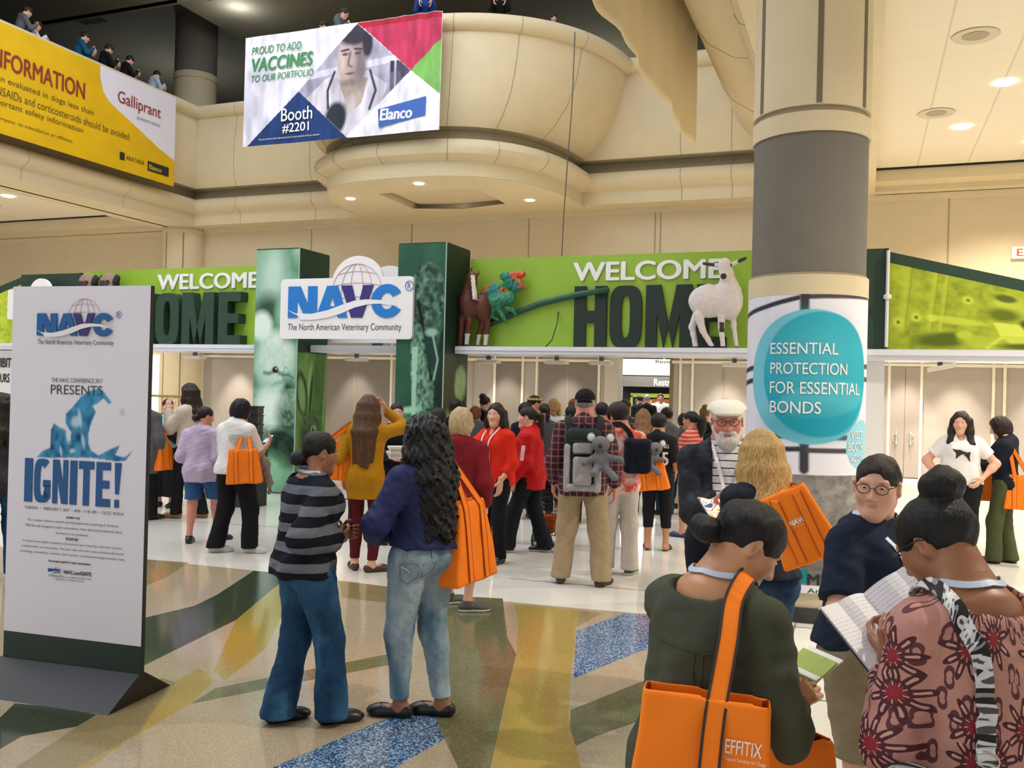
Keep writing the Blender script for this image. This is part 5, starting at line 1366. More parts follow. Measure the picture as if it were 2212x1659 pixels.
cv.noise(4, 2, .7, 4, '#2f5a2c', 3, lowm); cv.noise(6, 3, .5, 6, '#93bd6e', 3, lowm); cv.poly([(.45, 1.3), (.55, 2.3), (.88, 2.3), (.88, 1.2)], '#35602d', .6); cv.poly([(.72, .4), (.84, 2.3), (.88, 2.3), (.88, .4)], '#7fae55', .8)
cv.ell(.38, 1.75, .07, .42, '#8fc078', .5, -6); cv.ell(.42, 1.6, .04, .4, '#203d22', .5, -6); cv.ell(.16, 1.62, .16, .38, '#16301c', .25, 12); cv.ell(.16, 1.6, .10, .29, '#7fae72', .5, 12)
cv.ell(.46, .95, .34, .36, '#2a4a2b', .4); cv.noise(14, 12, .6, 7, '#5f8a55', 3, lowm * (np.hypot((cv.U - .46) / .34, (cv.V - .95) / .36) < 1)); cv.ell(.52, 1.02, .075, .07, '#a7c79a', .3); cv.ell(.52, 1.02, .05, .05, '#0a140b', .3); cv.ell(.54, 1.04, .015, .015, '#e8f2e4', .5); smooth(cv, 1)
tower(-9.43, -8.59, 'green tower printed with a fluffy chick, left of the NAVC board', fr1, cv)
cv = Canvas(.82, 3.98, 90, 420, '#2c5a46'); cv.noise(3, 1.5, .6, 11, '#3f7459'); cv.noise(3, 2, .5, 12, '#1a3a2c')
body = (cv.U > .30 + .05 * np.sin(cv.V * 2)) & (cv.V < 2.9) & (cv.U < .74 + .03 * np.sin(cv.V * 3)); cv.put(body * 1.0, '#3c6a54'); cv.noise(22, 16, .9, 13, '#0c2219', 3, body); cv.noise(26, 18, .8, 14, '#8fc0a5', 3, body * np.clip(1.5 - (cv.U - .3) * 3, 0, 1))
cv.poly([(.31, 0), (.36, 0), (.37, 2.4), (.28, 2.4)], '#a9d8bd', .8); hd = np.hypot((cv.U - .52) / .3, (cv.V - 3.2) / .5) < 1; cv.put(hd * .9, '#24463a'); cv.noise(16, 14, .85, 15, '#7aa890', 3, hd); cv.noise(12, 10, .8, 16, '#0b1d15', 3, hd)
cv.poly([(.70, 0), (.82, 0), (.82, 2.8), (.66, 2.2)], '#0b2018', .9); cv.line([(.36, 3.1), (.5, 2.55), (.62, 1.9)], .05, '#07130e'); cv.ell(.62, 2.35, .12, .4, '#1b3a30', .6, 10); cv.line([(.62, 2.6), (.72, 2.2), (.66, 1.9)], .03, '#9cc9b2', .8); cv.ell(.6, 2.62, .1, .06, '#8fb9a3', .7)
cv.ell(.24, 1.42, .2, .05, '#9ed0b3', .8, 8); cv.ell(.12, 1.05, .22, .25, '#5f9b7c', .9); cv.noise(7, 5, .6, 18, '#173a2a', 3, (cv.V < 1.2) & (cv.U < .4)); smooth(cv, 1)
fr2 = cv
cv = Canvas(.88, 3.98, 60, 300, '#1b3325'); cv.poly([(0, 0), (.88, 0), (.88, 2.3), (0, 2.3)], '#3f4a3a'); lowm = cv.V < 2.3; cv.noise(3, 2, .5, 21, '#5b6650', 3, lowm); cv.poly([(.1, 0), (.88, 0), (.88, 1.5), (.6, 1.75), (.35, 1.3)], '#3c352f', .9)
cv.ell(.62, 1.85, .2, .26, '#9cc77f', .5, -15); cv.noise(12, 10, .5, 22, '#c6e3ae', 3, lowm * (np.hypot((cv.U - .62) / .22, (cv.V - 1.85) / .3) < 1)); cv.ell(.24, 1.25, .07, .2, '#93b57c', .6, 25); smooth(cv, 1)
tower(-6.77, -5.95, 'dark green tower printed with wrinkled hide, right of the NAVC board', fr2, cv)

# ---- NAVC boards
def rrect(x0, x1, z0, z1, r, n=6):
    P = []
    for cx, cz, a in ((x1 - r, z0 + r, -90), (x1 - r, z1 - r, 0), (x0 + r, z1 - r, 90), (x0 + r, z0 + r, 180)): P += arc(cx, cz, r, r, a, a + 90, n)
    return P
def navc_board(ox, oy, label, logo=True, k=1.0, z=2.53):
    r = empty('logo_board', (ox, oy, z), label, 'sign')
    mb = MB(); mb.prism(rrect(0, 2.42 * k, 0, .97 * k, .07 * k), frame((0, .06, 0), (1, 0, 0), (0, 0, 1)), .06); mb.prism(arc(1.43 * k, .85 * k, .47 * k, .46 * k, 0, 180, 24), frame((0, .058, 0), (1, 0, 0), (0, 0, 1)), .0575); o = mb.obj('board', BRANDW, r); bm_fix(o)
    if not logo:
        mb = MB(); mb.box((1.1 * k, .06, 2.455 - z), (1.3 * k, .09, .9 * k)); mb.obj('post', INK, r)
    if logo: navc_logo(frame((.155 * k, -.002, .335 * k), (1, 0, 0), (0, 0, 1)), 2.1 * k, NBLUE, r, .002)
    return r
navc_board(-8.885, 12.33, 'white NAVC logo board with globe bump hung across the two green towers')
navc_board(-8.95, 13.45, 'back side of a white logo board peeking between the green towers', False)
navc_board(-15.75, 12.95, 'white logo board whose round top peeks over the poster stand', False, .6, 2.93)

# ---- picture cut-outs standing on the beam
def spots(obj_name, f, lo, hi, h, M, mats, label, cat, pick):
    V, Fc = nets(f, lo, hi, h); mi = pick(V[Fc].mean(1)); A = np.array(M)
    o = mesh_obj(obj_name, V, Fc, mats, None, True, mi); o.matrix_world = M; tag(o, label, cat); return o
# goat kid
k = .0020
P = lambda zx, zy, w=0: A3((zx - 1715) * k, (738 - zy) * k * 1.06, w)
goat = Un(.08, ell(P(1870, 420), (.30, .24, .15)), ell(P(2010, 420), (.18, .27, .15)), cap(P(2000, 330), P(1985, 230), .13, .09))
goat = Un(.05, goat, ell(P(1975, 200, .08), (.095, .13, .10)), ell(P(1972, 260, .13), (.055, .06, .06)))
for pts, rr in (([(1790, 480, -.05), (1745, 590, -.05), (1775, 728, -.05)], .075), ([(1800, 520, .06), (1830, 620, .06), (1895, 722, .06)], .07), ([(1960, 480, .05), (1958, 600, .05), (1975, 730, .05)], .065), ([(2030, 480, -.05), (2035, 580, -.05), (2060, 716, -.05)], .06)):
    for a, b, r0, r1 in ((0, 1, rr, rr * .62), (1, 2, rr * .62, rr * .48)): goat = Un(.03, goat, cap(P(*pts[a]), P(*pts[b]), r0, r1))
goat = Un(.02, goat, cap(P(1930, 185, .03), P(1822, 168, .0), .03, .022), cap(P(2020, 180, .03), P(2110, 140, .0), .03, .022)); goat = Wob(goat, .005, 40)
GM = [mat('goat_white', '#d8cdc9', .85, .05, 20, bump=.3, bscale=80), mat('goat_dark', '#3a3232', .8, .05), mat('goat_pink', '#b58f8a', .7, .05)]
def gp(c):
    m = np.zeros(len(c), int); m[c[:, 1] < .035] = 1
    for q, r_ in ((P(1917, 195, .1), .035), (P(2028, 188, .1), .035), (P(1975, 268, .18), .045)): m[np.linalg.norm(c - q, axis=1) < r_] = 1
    m[(c[:, 0] < P(1900, 0)[0]) & (c[:, 1] > 1.16)] = 1; m[(c[:, 0] > P(2060, 0)[0]) & (c[:, 1] > 1.2)] = 1; m[(np.abs(c[:, 0] - P(1965, 0)[0]) < .03) & (np.abs(c[:, 1] - P(0, 600)[1]) < .07)] = 1; return m
spots('goat_figure', goat, (-.1, -.02, -.25), (.95, 1.5, .3), .014, frame((-2.37, 12.95, 2.452), (1, 0, 0), (0, 0, 1)), GM, 'white goat kid figure standing on the beam in front of HOME', 'animal figure', gp)
# horse
k = .0024
P = lambda zx, zy, w=0: A3((zx - 110) * k, (725 - zy) * k, w)
hs = Un(.08, ell(P(165, 470, .06), (.125, .2, .13)), ell(P(250, 470, -.08), (.145, .22, .2)), cap(P(170, 420, .05), P(190, 290, .06), .13, .085))
hs = Un(.03, hs, cap(P(198, 270, .08), P(228, 400, .16), .075, .048), ell(P(230, 415, .17), (.045, .05, .05)), cap(P(185, 240, .05), P(183, 205, .05), .02, .008), cap(P(232, 255, .05), P(240, 230, .05), .02, .008))
for pts, rr in (([(135, 540, .08), (128, 640, .08), (122, 720, .08)], .06), ([(190, 560, .1), (178, 640, .1), (172, 720, .1)], .055), ([(245, 560, -.1), (225, 640, -.1), (215, 705, -.1)], .05), ([(280, 550, -.1), (275, 640, -.1), (270, 715, -.1)], .055)):
    for a, b, r0, r1 in ((0, 1, rr, rr * .7), (1, 2, rr * .7, rr * .6)): hs = Un(.03, hs, cap(P(*pts[a]), P(*pts[b]), r0, r1))
HM = [mat('horse_bay', '#5c2e1d', .55, .12, 9), mat('horse_white', '#d9cfc8', .6, .03), mat('horse_black', '#241815', .6, .05)]
def hp(c):
    m = np.zeros(len(c), int); d = (c - P(210, 260, .1)); t = np.clip((425 - 725 + 0 * c[:, 1]) * 0 + (P(0, 270)[1] - c[:, 1]) / (P(0, 270)[1] - P(0, 420)[1]), 0, 1)
    cx = P(212, 0)[0] + t * (P(242, 0)[0] - P(212, 0)[0]); m[(np.abs(c[:, 0] - cx) < .028) & (c[:, 2] > .09) & (c[:, 1] > P(0, 425)[1]) & (c[:, 1] < P(0, 262)[1])] = 1
    m[(c[:, 1] < .2) & (c[:, 0] > P(160, 0)[0])] = 1; m[c[:, 1] < .03] = 2; m[c[:, 1] > P(0, 235)[1]] = 2; return m
spots('horse_figure', hs, (-.1, -.02, -.35), (.65, 1.32, .3), .014, frame((-5.93, 12.95, 2.452), (1, 0, 0), (0, 0, 1)), HM, 'brown horse figure with white blaze standing on the beam by the right tower', 'animal figure', hp)
# chameleon on its branch
P = lambda zx, zy, w=.05: A3((zx - 310) * k, (725 - zy) * k, w)
ch = Un(.05, ell(P(390, 370), (.21, .15, .06), rotm(0, 0, 25)), cap(P(400, 430), P(520, 400), .11, .09), ell(P(540, 310), (.17, .1, .06)), cap(P(470, 260), P(600, 250), .06, .05), cap(P(560, 345), P(620, 335), .04, .02))
for a, b, c_ in ((P(420, 450), P(380, 520), P(440, 545)), (P(440, 470), P(470, 520), P(500, 570)), (P(350, 480), P(340, 560), P(310, 600)), (P(500, 470), P(540, 480), P(560, 510))):
    ch = Un(.03, ch, cap(a, b, .045, .03), cap(b, c_, .03, .018))
ch = Wob(ch, .012, 60)
CM = [mat('chameleon_green', '#2f7d5f', .7, .35, 14), mat('chameleon_orange', '#c2562a', .7, .2, 14), mat('chameleon_teal', '#1f6f6a', .7, .2, 14), mat('chameleon_mouth', '#c03a2c', .6, .1), mat('chameleon_eye', '#1a2a22', .4, 0)]
def cp(c):
    m = np.zeros(len(c), int); n_ = wob(c, 14, (1, 1, 0), 2); up = (c[:, 1] - P(0, 360)[1]) > -.02
    m[(n_ > .15) & up] = 1; m[(n_ < -.45) & up] = 2; m[(c[:, 0] > P(520, 0)[0]) & (c[:, 1] > P(0, 270)[1])] = 1
    m[(np.linalg.norm((c - P(600, 335))[:, :2] / (.06, .018), axis=1) < 1)] = 3; m[np.linalg.norm((c - P(545, 295))[:, :2], axis=1) < .03] = 4; return m
spots('chameleon_figure', ch, (-.15, .2, -.1), (.95, 1.35, .25), .012, frame((-5.66, 13.13, 2.45), (1, 0, 0), (0, 0, 1)), CM, 'green and orange chameleon figure gripping the dark branch on the lime panel', 'animal figure', cp)
mb = MB(); mb.tube([(-5.66 + (x - 310) * k, 13.19 - .0, 2.45 + (725 - y) * k) for x, y in ((325, 575), (420, 545), (560, 490), (700, 440), (830, 410), (930, 390))] + [(-4.1, 13.17, 3.27), (-3.6, 13.14, 3.33)], .05, 10, r2=.045); tag(mb.obj('branch', mat('branch_green', '#1f4f3c', .6, .2, 15), None, True), 'dark green branch under the chameleon on the lime panel', 'branch')
# two pug heads over the poster stand
for i, (px_, t) in enumerate(((-13.72, 'left one of two pug figures peeking over the poster stand'), (-13.2, 'right one of two pug figures peeking over the poster stand'))):
    f = Un(.05, ell((0, .42, 0), (.19, .2, .16)), ell((0, .33, .14), (.1, .09, .07)), Int(cap((0, .15, -.03), (0, -.62, -.03), .15, .2), half((0, -1, 0), (0, -.722, 0))), ell((.18, .5, 0), (.07, .08, .04)), ell((-.18, .5, 0), (.07, .08, .04)))
    def pk(c):
        m = np.zeros(len(c), int); m[np.abs(c[:, 0]) > .155] = 1; m[np.linalg.norm(c - (0, .33, .18), axis=1) < .12] = 1
        for sx in (-1, 1): m[np.linalg.norm(c - (sx * .085, .42, .14), axis=1) < .045] = 1
        return m
    spots('pug_figure', f, (-.3, -.725, -.26), (.3, .7, .3), .014, frame((px_, 13.0, 3.18), (1, 0, 0), (0, 0, 1)), [mat('pug_fawn', '#8d7560', .8, .15, 20), mat('pug_black', '#1d1817', .7, .1)], t, 'animal figure', pk)

# ---- flood lamps under the beam
for x, y, t in ((-8.0, YH - .1, 'second'), (-5.6, YH - .05, 'third'), (-4.45, YH - .05, 'fourth'), (-3.75, YH, 'fifth'), (-1.75, YH, 'sixth'), (-11.4, YH - .1, 'first'), (.95, YH, 'seventh')):
    r = empty('flood_lamp', (x, y, 2.33), 'white flood lamp under the beam, %s from the left' % t, 'lamp', 'flood lamps under the beam')
    mb = MB(); mb.box((-.17, -.02, -.12), (.17, .18, -.065), Matrix.Rotation(math.radians(-12), 4, 'Y') if x > 0 else None); mb.obj('lamp_head', mat('lamp_white', '#e8e2d4', .4, 0), r); mb = MB(); mb.box((-.03, .05, -.07), (.03, .1, .0)); mb.obj('bracket', mat('bracket_grey', '#777169', .5, 0), r)

# ---- Elanco banner across the bay
r = empty('hanging_banner', (-13.63, 17.32, 7.3), 'white vaccine banner with portrait, red and blue triangles hung on the bowed bay', 'banner')
FB = frame((0, 0, 0), (1, 0, 0), (0, 0, 1))
cv = Canvas(5.08, 2.55, 400, 205, '#e9e8f2')
cv.poly([(0, 0), (0, 2.3), (1.0, 1.55), (1.49, 1.17), (.1, 0)], '#d7d5e6')
D_ = [(3.0, 2.53), (4.37, 1.34), (2.78, .03), (1.49, 1.17)]
dm = np.zeros(cv.U.shape); c0 = cv.c.copy()
cv.poly(D_, '#9b98b0'); dm = np.abs(cv.c - c0).sum(-1) > 1e-6
c1 = cv.c.copy()
cv.noise(3, 3, .4, 31, '#c9c6d8'); cv.poly([(1.8, 1.55), (4.2, 1.75), (4.2, 1.6), (1.8, 1.4)], '#d2d0e0'); cv.poly([(3.85, .9), (3.95, .9), (3.95, 1.6), (3.85, 1.6)], '#2c2b40'); cv.poly([(4.0, 1.0), (4.4, 1.0), (4.4, 1.6), (4.0, 1.6)], '#45435a')
cv.poly([(1.6, .9), (2.2, 1.35), (2.55, 1.5), (3.3, 1.45), (3.8, 1.1), (3.6, .6), (2.8, 0), (2.2, .5)], '#d9d3dd'); cv.noise(14, 2, .35, 33, '#8c88a0', 2, dm * (cv.V < 1.35))
cv.poly([(2.55, 1.3), (3.3, 1.3), (3.15, .75), (2.85, .55)], '#a8988f'); cv.line([(2.45, 1.5), (2.28, 1.1), (2.3, .7)], .06, '#2a2740'); cv.line([(3.35, 1.45), (3.5, 1.0), (3.35, .6)], .06, '#2f2c45')
cv.ell(2.88, 1.72, .36, .56, '#ae9c98', .15, 3); cv.ell(2.7, 1.75, .16, .5, '#c9b5ae', .8); cv.ell(3.12, 1.6, .14, .45, '#7d6f74', .9); cv.ell(2.95, 2.3, .42, .25, '#33303f', .4); cv.ell(3.27, 2.05, .13, .3, '#2b2836', .4)
cv.line([(2.62, 1.95), (2.8, 1.97)], .05, '#3f3740'); cv.line([(2.95, 1.97), (3.12, 1.95)], .05, '#3f3740'); cv.ell(2.71, 1.87, .08, .035, '#5b4d52', .5); cv.ell(3.03, 1.87, .08, .035, '#544750', .5); cv.line([(2.84, 1.9), (2.79, 1.62), (2.88, 1.58)], .05, '#826f70'); cv.ell(2.84, 1.43, .12, .025, '#7d5352', .6); cv.ell(2.85, 1.22, .2, .08, '#8d7c7b', .8)
cv.ell(2.85, .72, .16, .25, '#c4b9b7', .5, -15); cv.ell(2.5, .45, .28, .38, '#26303a', .3, -10)
cv.c = np.where(dm[..., None], cv.c, c1); smooth(cv, 1); cv.c = np.where(dm[..., None], cv.c, c1)
cv.poly([(3.0, 2.55), (5.08, 2.55), (5.08, 1.97), (4.37, 1.34)], '#b8284f'); cv.noise(9, .8, .25, 36, '#d85a80', 2, (cv.U > 3) * (np.linalg.norm(cv.c - np.array(srgb('#b8284f')), axis=-1) < .03)); cv.poly([(2.98, 2.55), (5.08, 2.55), (5.08, 2.42), (3.13, 2.42)], '#a8182c')
cv.poly([(4.37, 1.34), (5.08, 1.97), (5.08, .76)], '#78b057'); cv.poly([(.12, 0), (1.49, 1.17), (2.78, .03), (2.82, 0)], '#1f3a70'); cv.noise(6, 2, .2, 37, None)
sh_ = cv.sheet('sheet', FB, r)
# gentle cloth folds, more of them at the right
co = np.array([v.co[:] for v in sh_.data.vertices]); co[:, 1] -= .02 + .012 * np.sin(co[:, 0] * 3 + .6) + np.clip((co[:, 0] - 3.2) / 1.8, 0, 1) * .025 * np.sin(co[:, 0] * 17) * np.clip(co[:, 2] / 2.5, .2, 1); sh_.data.vertices.foreach_set('co', co.ravel())
for p in sh_.data.polygons: p.use_smooth = True
FT = frame((0, -.043, 0), (1, 0, 0), (0, 0, 1)); VG = mat('banner_green_ink', '#3f8a52', .6, .05)
text('PROUD TO ADD', VG, FT, (.2, 1.56, 2.12, 2.30), r, bold=.015, shear=.15); text('VACCINES', VG, FT, (.2, 1.88, 1.72, 2.04), r, bold=.04, shear=.15); text('TO OUR PORTFOLIO', VG, FT, (.2, 1.9, 1.48, 1.64), r, bold=.015, shear=.15)
text('Booth', BRANDW, FT, (1.06, 1.9, .5, .8), r, bold=.01); text('#2201', BRANDW, FT, (1.1, 1.82, .22, .45), r, bold=.015); text('Visit the booth to learn about vaccines for your practice and your patients', BRANDW, FT, (.45, 2.1, .1, .15), r)
mb = MB(); mb.prism([(3.59, .56), (3.62, .16), (4.75, .33), (4.76, .74)][::1], FT, .004); o = mb.obj('logo_plate', mat('banner_blue', '#2d5db0', .5, .03), r); bm_fix(o); text('Elanco', BRANDW, FT, (3.64, 4.44, .30, .56), r, bold=.04, shear=.1, lift=.007)

# ---- yellow banner on the left balcony
r = empty('hanging_banner', (-18.26, 10.2, 7.28), 'long yellow and white safety information banner on the left balcony', 'banner')
FY = frame((0, 0, 0), (0, 1, 0), (0, 0, 1))
cv = Canvas(10.0, 2.5, 560, 160, '#d9ae10'); cv.noise(2, 2, .05, 41)
Yp = lambda y, z: (y - 10.2, z - 7.28)
cv.poly([Yp(*p) for p in ((17.48, 9.9), (20.3, 9.9), (20.3, 7.98), (19.6, 8.2), (18.9, 8.5), (18.2, 8.78), (17.8, 8.95), (17.6, 9.15), (17.5, 9.45))], '#dfdae4'); cv.sheet('sheet', FY, r)
RED = mat('banner_red_ink', '#8c2a24', .6, .04); BRN = mat('banner_brown_ink', '#6b5510', .6, 0); BLK = mat('banner_black_ink', '#221f18', .6, 0)
TY = lambda s, y0, y1, z0, z1, m=BRN, **k: text(s, m, FY, (y0 - 10.2, y1 - 10.2, z0 - 7.28, z1 - 7.28), r, lift=.012, **k)
TY('INFORMATION', 14.33, 17.02, 8.75, 9.17, RED, bold=.02); TY('has not been evaluated in dogs less than', 13.6, 17.3, 8.40, 8.58); TY('use with NSAIDs and corticosteroids should be avoided', 13.8, 18.5, 8.13, 8.32); TY('See full important safety information', 13.6, 17.0, 7.87, 8.05); TY('a trademark of the company, its subsidiaries or affiliates', 13.4, 16.68, 7.56, 7.66)
TY('Galliprant', 18.08, 19.62, 8.93, 9.34, RED, bold=.005); TY('(grapiprant tablets)', 18.75, 19.6, 8.76, 8.88, mat('ink_light_grey', '#8c8a90', .6, 0))
for a, b, z0, z1 in ((18.2, 18.36, 7.56, 7.76), (19.19, 19.98, 7.5, 7.76)):
    mb = MB(); mb.box((a - 10.2, z0 - 7.28, .006), (b - 10.2, z1 - 7.28, .012), FY); mb.obj('logo_plate', BLK, r)
TY('ARATANA', 18.42, 19.06, 7.6, 7.72, BLK); text('Elanco', mat('banner_yellow_ink', '#d9ae10', .6, 0), FY, (9.03, 9.5, .27, .40), r, bold=.03, lift=.016)

# ---- cloth banner seen edge-on at the right balcony, and the hanging cable
V = []; Fc = []; ny, nz = 60, 24
for i in range(ny):
    for j in range(nz):
        y = 7 + 11.5 * i / (ny - 1); t = j / (nz - 1); z = 6.85 + 2.95 * t
        V.append((-3.33 + .05 * math.sin(y * 2.1 + t) * (1 - t * .6) + .03 * math.sin(y * 5.3), y + .05 * math.sin(t * 4), z))
for i in range(ny - 1):
    for j in range(nz - 1): a = i * nz + j; Fc.append((a, a + nz, a + nz + 1, a + 1))
o = mesh_obj('hanging_cloth', V, Fc, cloth('banner_back', '#e0cfaa', None, .8, 3, .06, .1)); tag(o, 'cream cloth banner hanging edge-on from the right balcony', 'banner')
md = o.modifiers.new('thickness', 'SOLIDIFY'); md.thickness = .004
for p in o.data.polygons: p.use_smooth = True
mb = MB(); mb.tube([(-5.534, 17.2, 8.978), (-5.493, 17.05, 8.456), (-5.395, 16.7, 7.418), (-5.301, 16.2, 5.986), (-5.112, 15.5, 5.011), (-4.836, 14.6, 4.036), (-4.513, 13.6, 3.295), (-4.354, 13.0, 2.808), (-4.402, 12.92, 2.557), (-4.503, 12.92, 2.451)], .010, 6); tag(mb.obj('cable', mat('cable_dark', '#3d3a2c', .6, 0), None, True), 'thin dark cable hanging from the bowed bay down to the lime panel', 'cable')

# ---- wrap on the big column
cv = Canvas(1.76, 2.38, 360, 357, '#e3e1ea')   # u: -.88 .. .88 around the side facing the hall
U, Vv = cv.U - .88, cv.V + .24
def uz(x, y): return (.478 * math.asin(max(-1, min(1, (x - 1740 - (860 - y) * .022) / 124))) + .88, 1.8 + (857 - y) * 7.28 / 1950 - .24)
def WL(pts, w, col='#2f3542'): cv.line([uz(*p) for p in pts], w, col)
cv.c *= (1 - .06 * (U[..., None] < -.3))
WL([(1640, 626), (1700, 618), (1868, 615)], .05, '#333a48'); WL([(1618, 680), (1660, 662), (1727, 645)], .04); WL([(1745, 643), (1868, 636)], .04, '#4a4548'); WL([(1740, 612), (1738, 1012)], .075, '#3a3940')
for yy in (790, 818, 945, 973): WL([(1612, yy + 14), (1660, yy), (1727, yy - 4)], .042); WL([(1745, yy - 2), (1865, yy - 2)], .042, '#4a4548')
cx, cz = uz(1753, 814); cv.ell(cx, cz, .545, .54, '#74bfd2', .012); cv.ell(cx + .07, cz + .02, .47, .50, '#1fa0b6', .03); cv.ell(cx + .02, cz + .17, .36, .28, '#55b8c8', 1.2, 0, .55); cv.ell(cx + .12, cz - .18, .38, .14, '#5dbdcc', .15, 8, .5); cv.ell(cx + .05, cz - .38, .42, .14, '#138ba0', .8, 0, .5)
cx2, cz2 = uz(1846, 960); cv.ell(cx2 + .05, cz2, .21, .205, '#93cbdc', .02)
ax, az = uz(1752, 1140); fx = np.clip(1 - np.maximum(np.abs(cv.U - ax - .02) / .47, np.abs(cv.V - az) / .47) ** 6, 0, 1) > .35; cv.put(fx * 1.0, '#8b847f'); cv.noise(26, 30, .55, 51, '#5c5654', 3, fx); cv.noise(20, 26, .6, 52, '#b5aeaa', 3, fx * np.clip((cv.V - az + .1) * 3, 0, 1))
cv.noise(5, 5, .35, 55, '#4a4544', 2, fx)
lx, lz = uz(1714, 1247)
for dx, dz in ((-.075, .03), (.075, .03), (0, -.05)): cv.ell(lx + dx, lz + dz, .062, .058, '#12808a', .08)
cv.ell(lx, lz + .055, .06, .05, '#e3e1ea', .1); cv.ell(lx, lz - .01, .05, .035, '#c9d9dc', .1)
ang0 = math.atan2(-CY, -CX)
def wrap(Uu, Vv, w):
    a = ang0 + (Uu - .88) / .478; rr = .478 + w
    return np.stack([CX + rr * np.cos(a), CY + rr * np.sin(a), Vv + .24], 1)
r = empty('column_wrap', (CX, CY, .24), 'printed teal bubble poster wrapped around the big column', 'poster')
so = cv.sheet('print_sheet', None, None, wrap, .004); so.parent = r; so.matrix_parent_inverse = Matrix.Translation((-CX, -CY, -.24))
def wt(s, x0, x1, y0, y1, m=BRANDW, **k):
    a, b = uz(x0, (y0 + y1) / 2)[0], uz(x1, (y0 + y1) / 2)[0]; z0, z1 = uz(1740, y1)[1], uz(1740, y0)[1]
    o = text(s, m, None, (a, b, z0, z1), None, bend=wrap, lift=.007, **k); o.parent = r; o.matrix_parent_inverse = Matrix.Translation((-CX, -CY, -.24))
wt('ESSENTIAL', 1672, 1805, 741, 766, bold=.008); wt('PROTECTION', 1672, 1822, 784, 809, bold=.008); wt('FOR ESSENTIAL', 1671, 1846, 825, 851, bold=.008); wt('BONDS', 1671, 1771, 867, 893, bold=.008)
wt('VISIT', 1829, 1853, 928, 945, bold=.02); wt('BOOTH', 1824, 1853, 953, 971, bold=.02); wt('#2011', 1829, 1852, 980, 996, bold=.02)
wt('MERCK', 1744, 1838, 1233, 1257, INKB, bold=.03); wt('Animal Health', 1744, 1846, 1264, 1274, INKB)
# ------------------------------------------------------------------ garments
JEAN = denim('denim_mid', '#1f4262', '#447ba6'); JEANL = denim('denim_light', '#57788f', '#bccdd6', thr=(.34, .68)); JEAND = denim('denim_dark', '#1a2f48', '#345880')
BLK = cloth('black_cloth', '#0e0e10', '#1c1c20'); NAVY = cloth('navy_blouse', '#1c2042', '#2b3160', .7, 14); NAVYT = cloth('navy_tee', '#121b2b', '#1f2c40')
DKT = cloth('dark_trousers', '#101319', '#1d222b'); KHAKI = cloth('khaki', '#8f7a5c', '#b19c7c'); KHAKI2 = cloth('khaki_olive', '#6f6246', '#94866a'); OLIVE = cloth('olive_blouse', '#383b2e', '#4c5041', .8, 12)
MUST = cloth('mustard_knit', '#a06d0e', '#c48c1c', .9, 40, .12, .5, 250); BURG = cloth('burgundy', '#471019', '#651c28'); WINE = cloth('wine_knit', '#6b141e', '#8a1f29'); REDO = cloth('vermilion', '#c92413', '#e5341c'); REDJ = cloth('red_jacket', '#a81016', '#cf1a1e', .6, 18)
WTEE = cloth('white_tee', '#d9d6d6', '#ecebeb'); LILAC = cloth('lilac_cardigan', '#b09cbb', '#cbbad2'); CREAMB = cloth('cream_blouse', '#b5a695', '#d6cabc'); AQUA = cloth('aqua_top', '#6fa9ad', '#93c6c6'); CREAMT = cloth('cream_trousers', '#b7ab9a', '#d5cbbc'); WTROU = cloth('white_trousers', '#bdb3a8', '#ddd5cc')
COAT = cloth('grey_coat', '#3b3b3d', '#6a6a6c', .9, 60, .3); BSHORT = cloth('blue_shorts', '#284a78', '#3a639a'); OLT = cloth('olive_trousers', '#3d4228', '#525839'); DNAVY = cloth('dark_navy_cardigan', '#0d121c', '#1a2230'); GREYC = cloth('grey_cloth', '#4a4b50', '#6a6b70')
STRIPE = stripes('navy_grey_stripes', [(0, '#121521'), (.52, '#6d717d')], .098, wob=.004); SALM = stripes('salmon_stripes', [(0, '#c24b44'), (.6, '#d99a8d')], .05); THIN = stripes('thin_stripes', [(0, '#dcdadd'), (.84, '#2c2d35')], .042, wob=.003)
PLAID = plaid('red_plaid', '#2a1620', '#5a1b26', '#a87f7c', .062)
FLOR = floral('floral_blouse', '#b98478', '#4a1420', '#c49a8e', '#8e1a26', 7.5, 9, '#5a2a30'); BWF = floral('black_white_floral', '#0d0d10', '#cfcfd2', '#4b4b50', '#e6e6e8', 9, 5, '#8b8b90')
def tiedye():
    T = NT('coral_tie_dye'); T.color(T.ramp(T.noise(7, 4), [(.42, srgb('#d9523c')), (.55, srgb('#e9cfc6'))])); T.rough(.9); return T.m
TIE = tiedye()
def camo():
    T = NT('camo_cloth'); T.color(T.ramp(T.noise(14, 3), [(.4, srgb('#2f2b22')), (.5, srgb('#6a6350')), (.6, srgb('#b5ad98'))], 'CONSTANT')); T.rough(.9); return T.m
CAMO = camo()
SHB = mat('shoe_black', '#101012', .35, .05); SHBR = mat('shoe_brown', '#3d291d', .5, .1); SHG = mat('shoe_grey', '#4b4a48', .6, .2, 30); SHW = mat('shoe_white', '#cfccc8', .5, .05); SOLE = mat('sole_white', '#d8d5cf', .6, .03); SHBL = mat('shoe_blue', '#24365f', .6, .1); SHTAN = mat('shoe_tan', '#8a5f43', .5, .1)
GLB = mat('glasses_black', '#151314', .3, 0); GLR = mat('glasses_copper', '#5a4640', .3, 0, metal=.5); LANY = mat('lanyard_pale_blue', '#b9c6dd', .5, .05, 40); LANW = mat('lanyard_white', '#dcd8d8', .5, .03)
def lo(face, r, t, z):
    """person-local point from (image right, towards the camera, height)"""
    a = math.radians(face); return (r * math.cos(a) + t * math.sin(a), r * math.sin(a) - t * math.cos(a), z)
def obj_at(G, name, c, label, cat, group=None, yaw=0):
    return empty(name, wpt(G, c), label, cat, group, G.rz + math.radians(yaw))
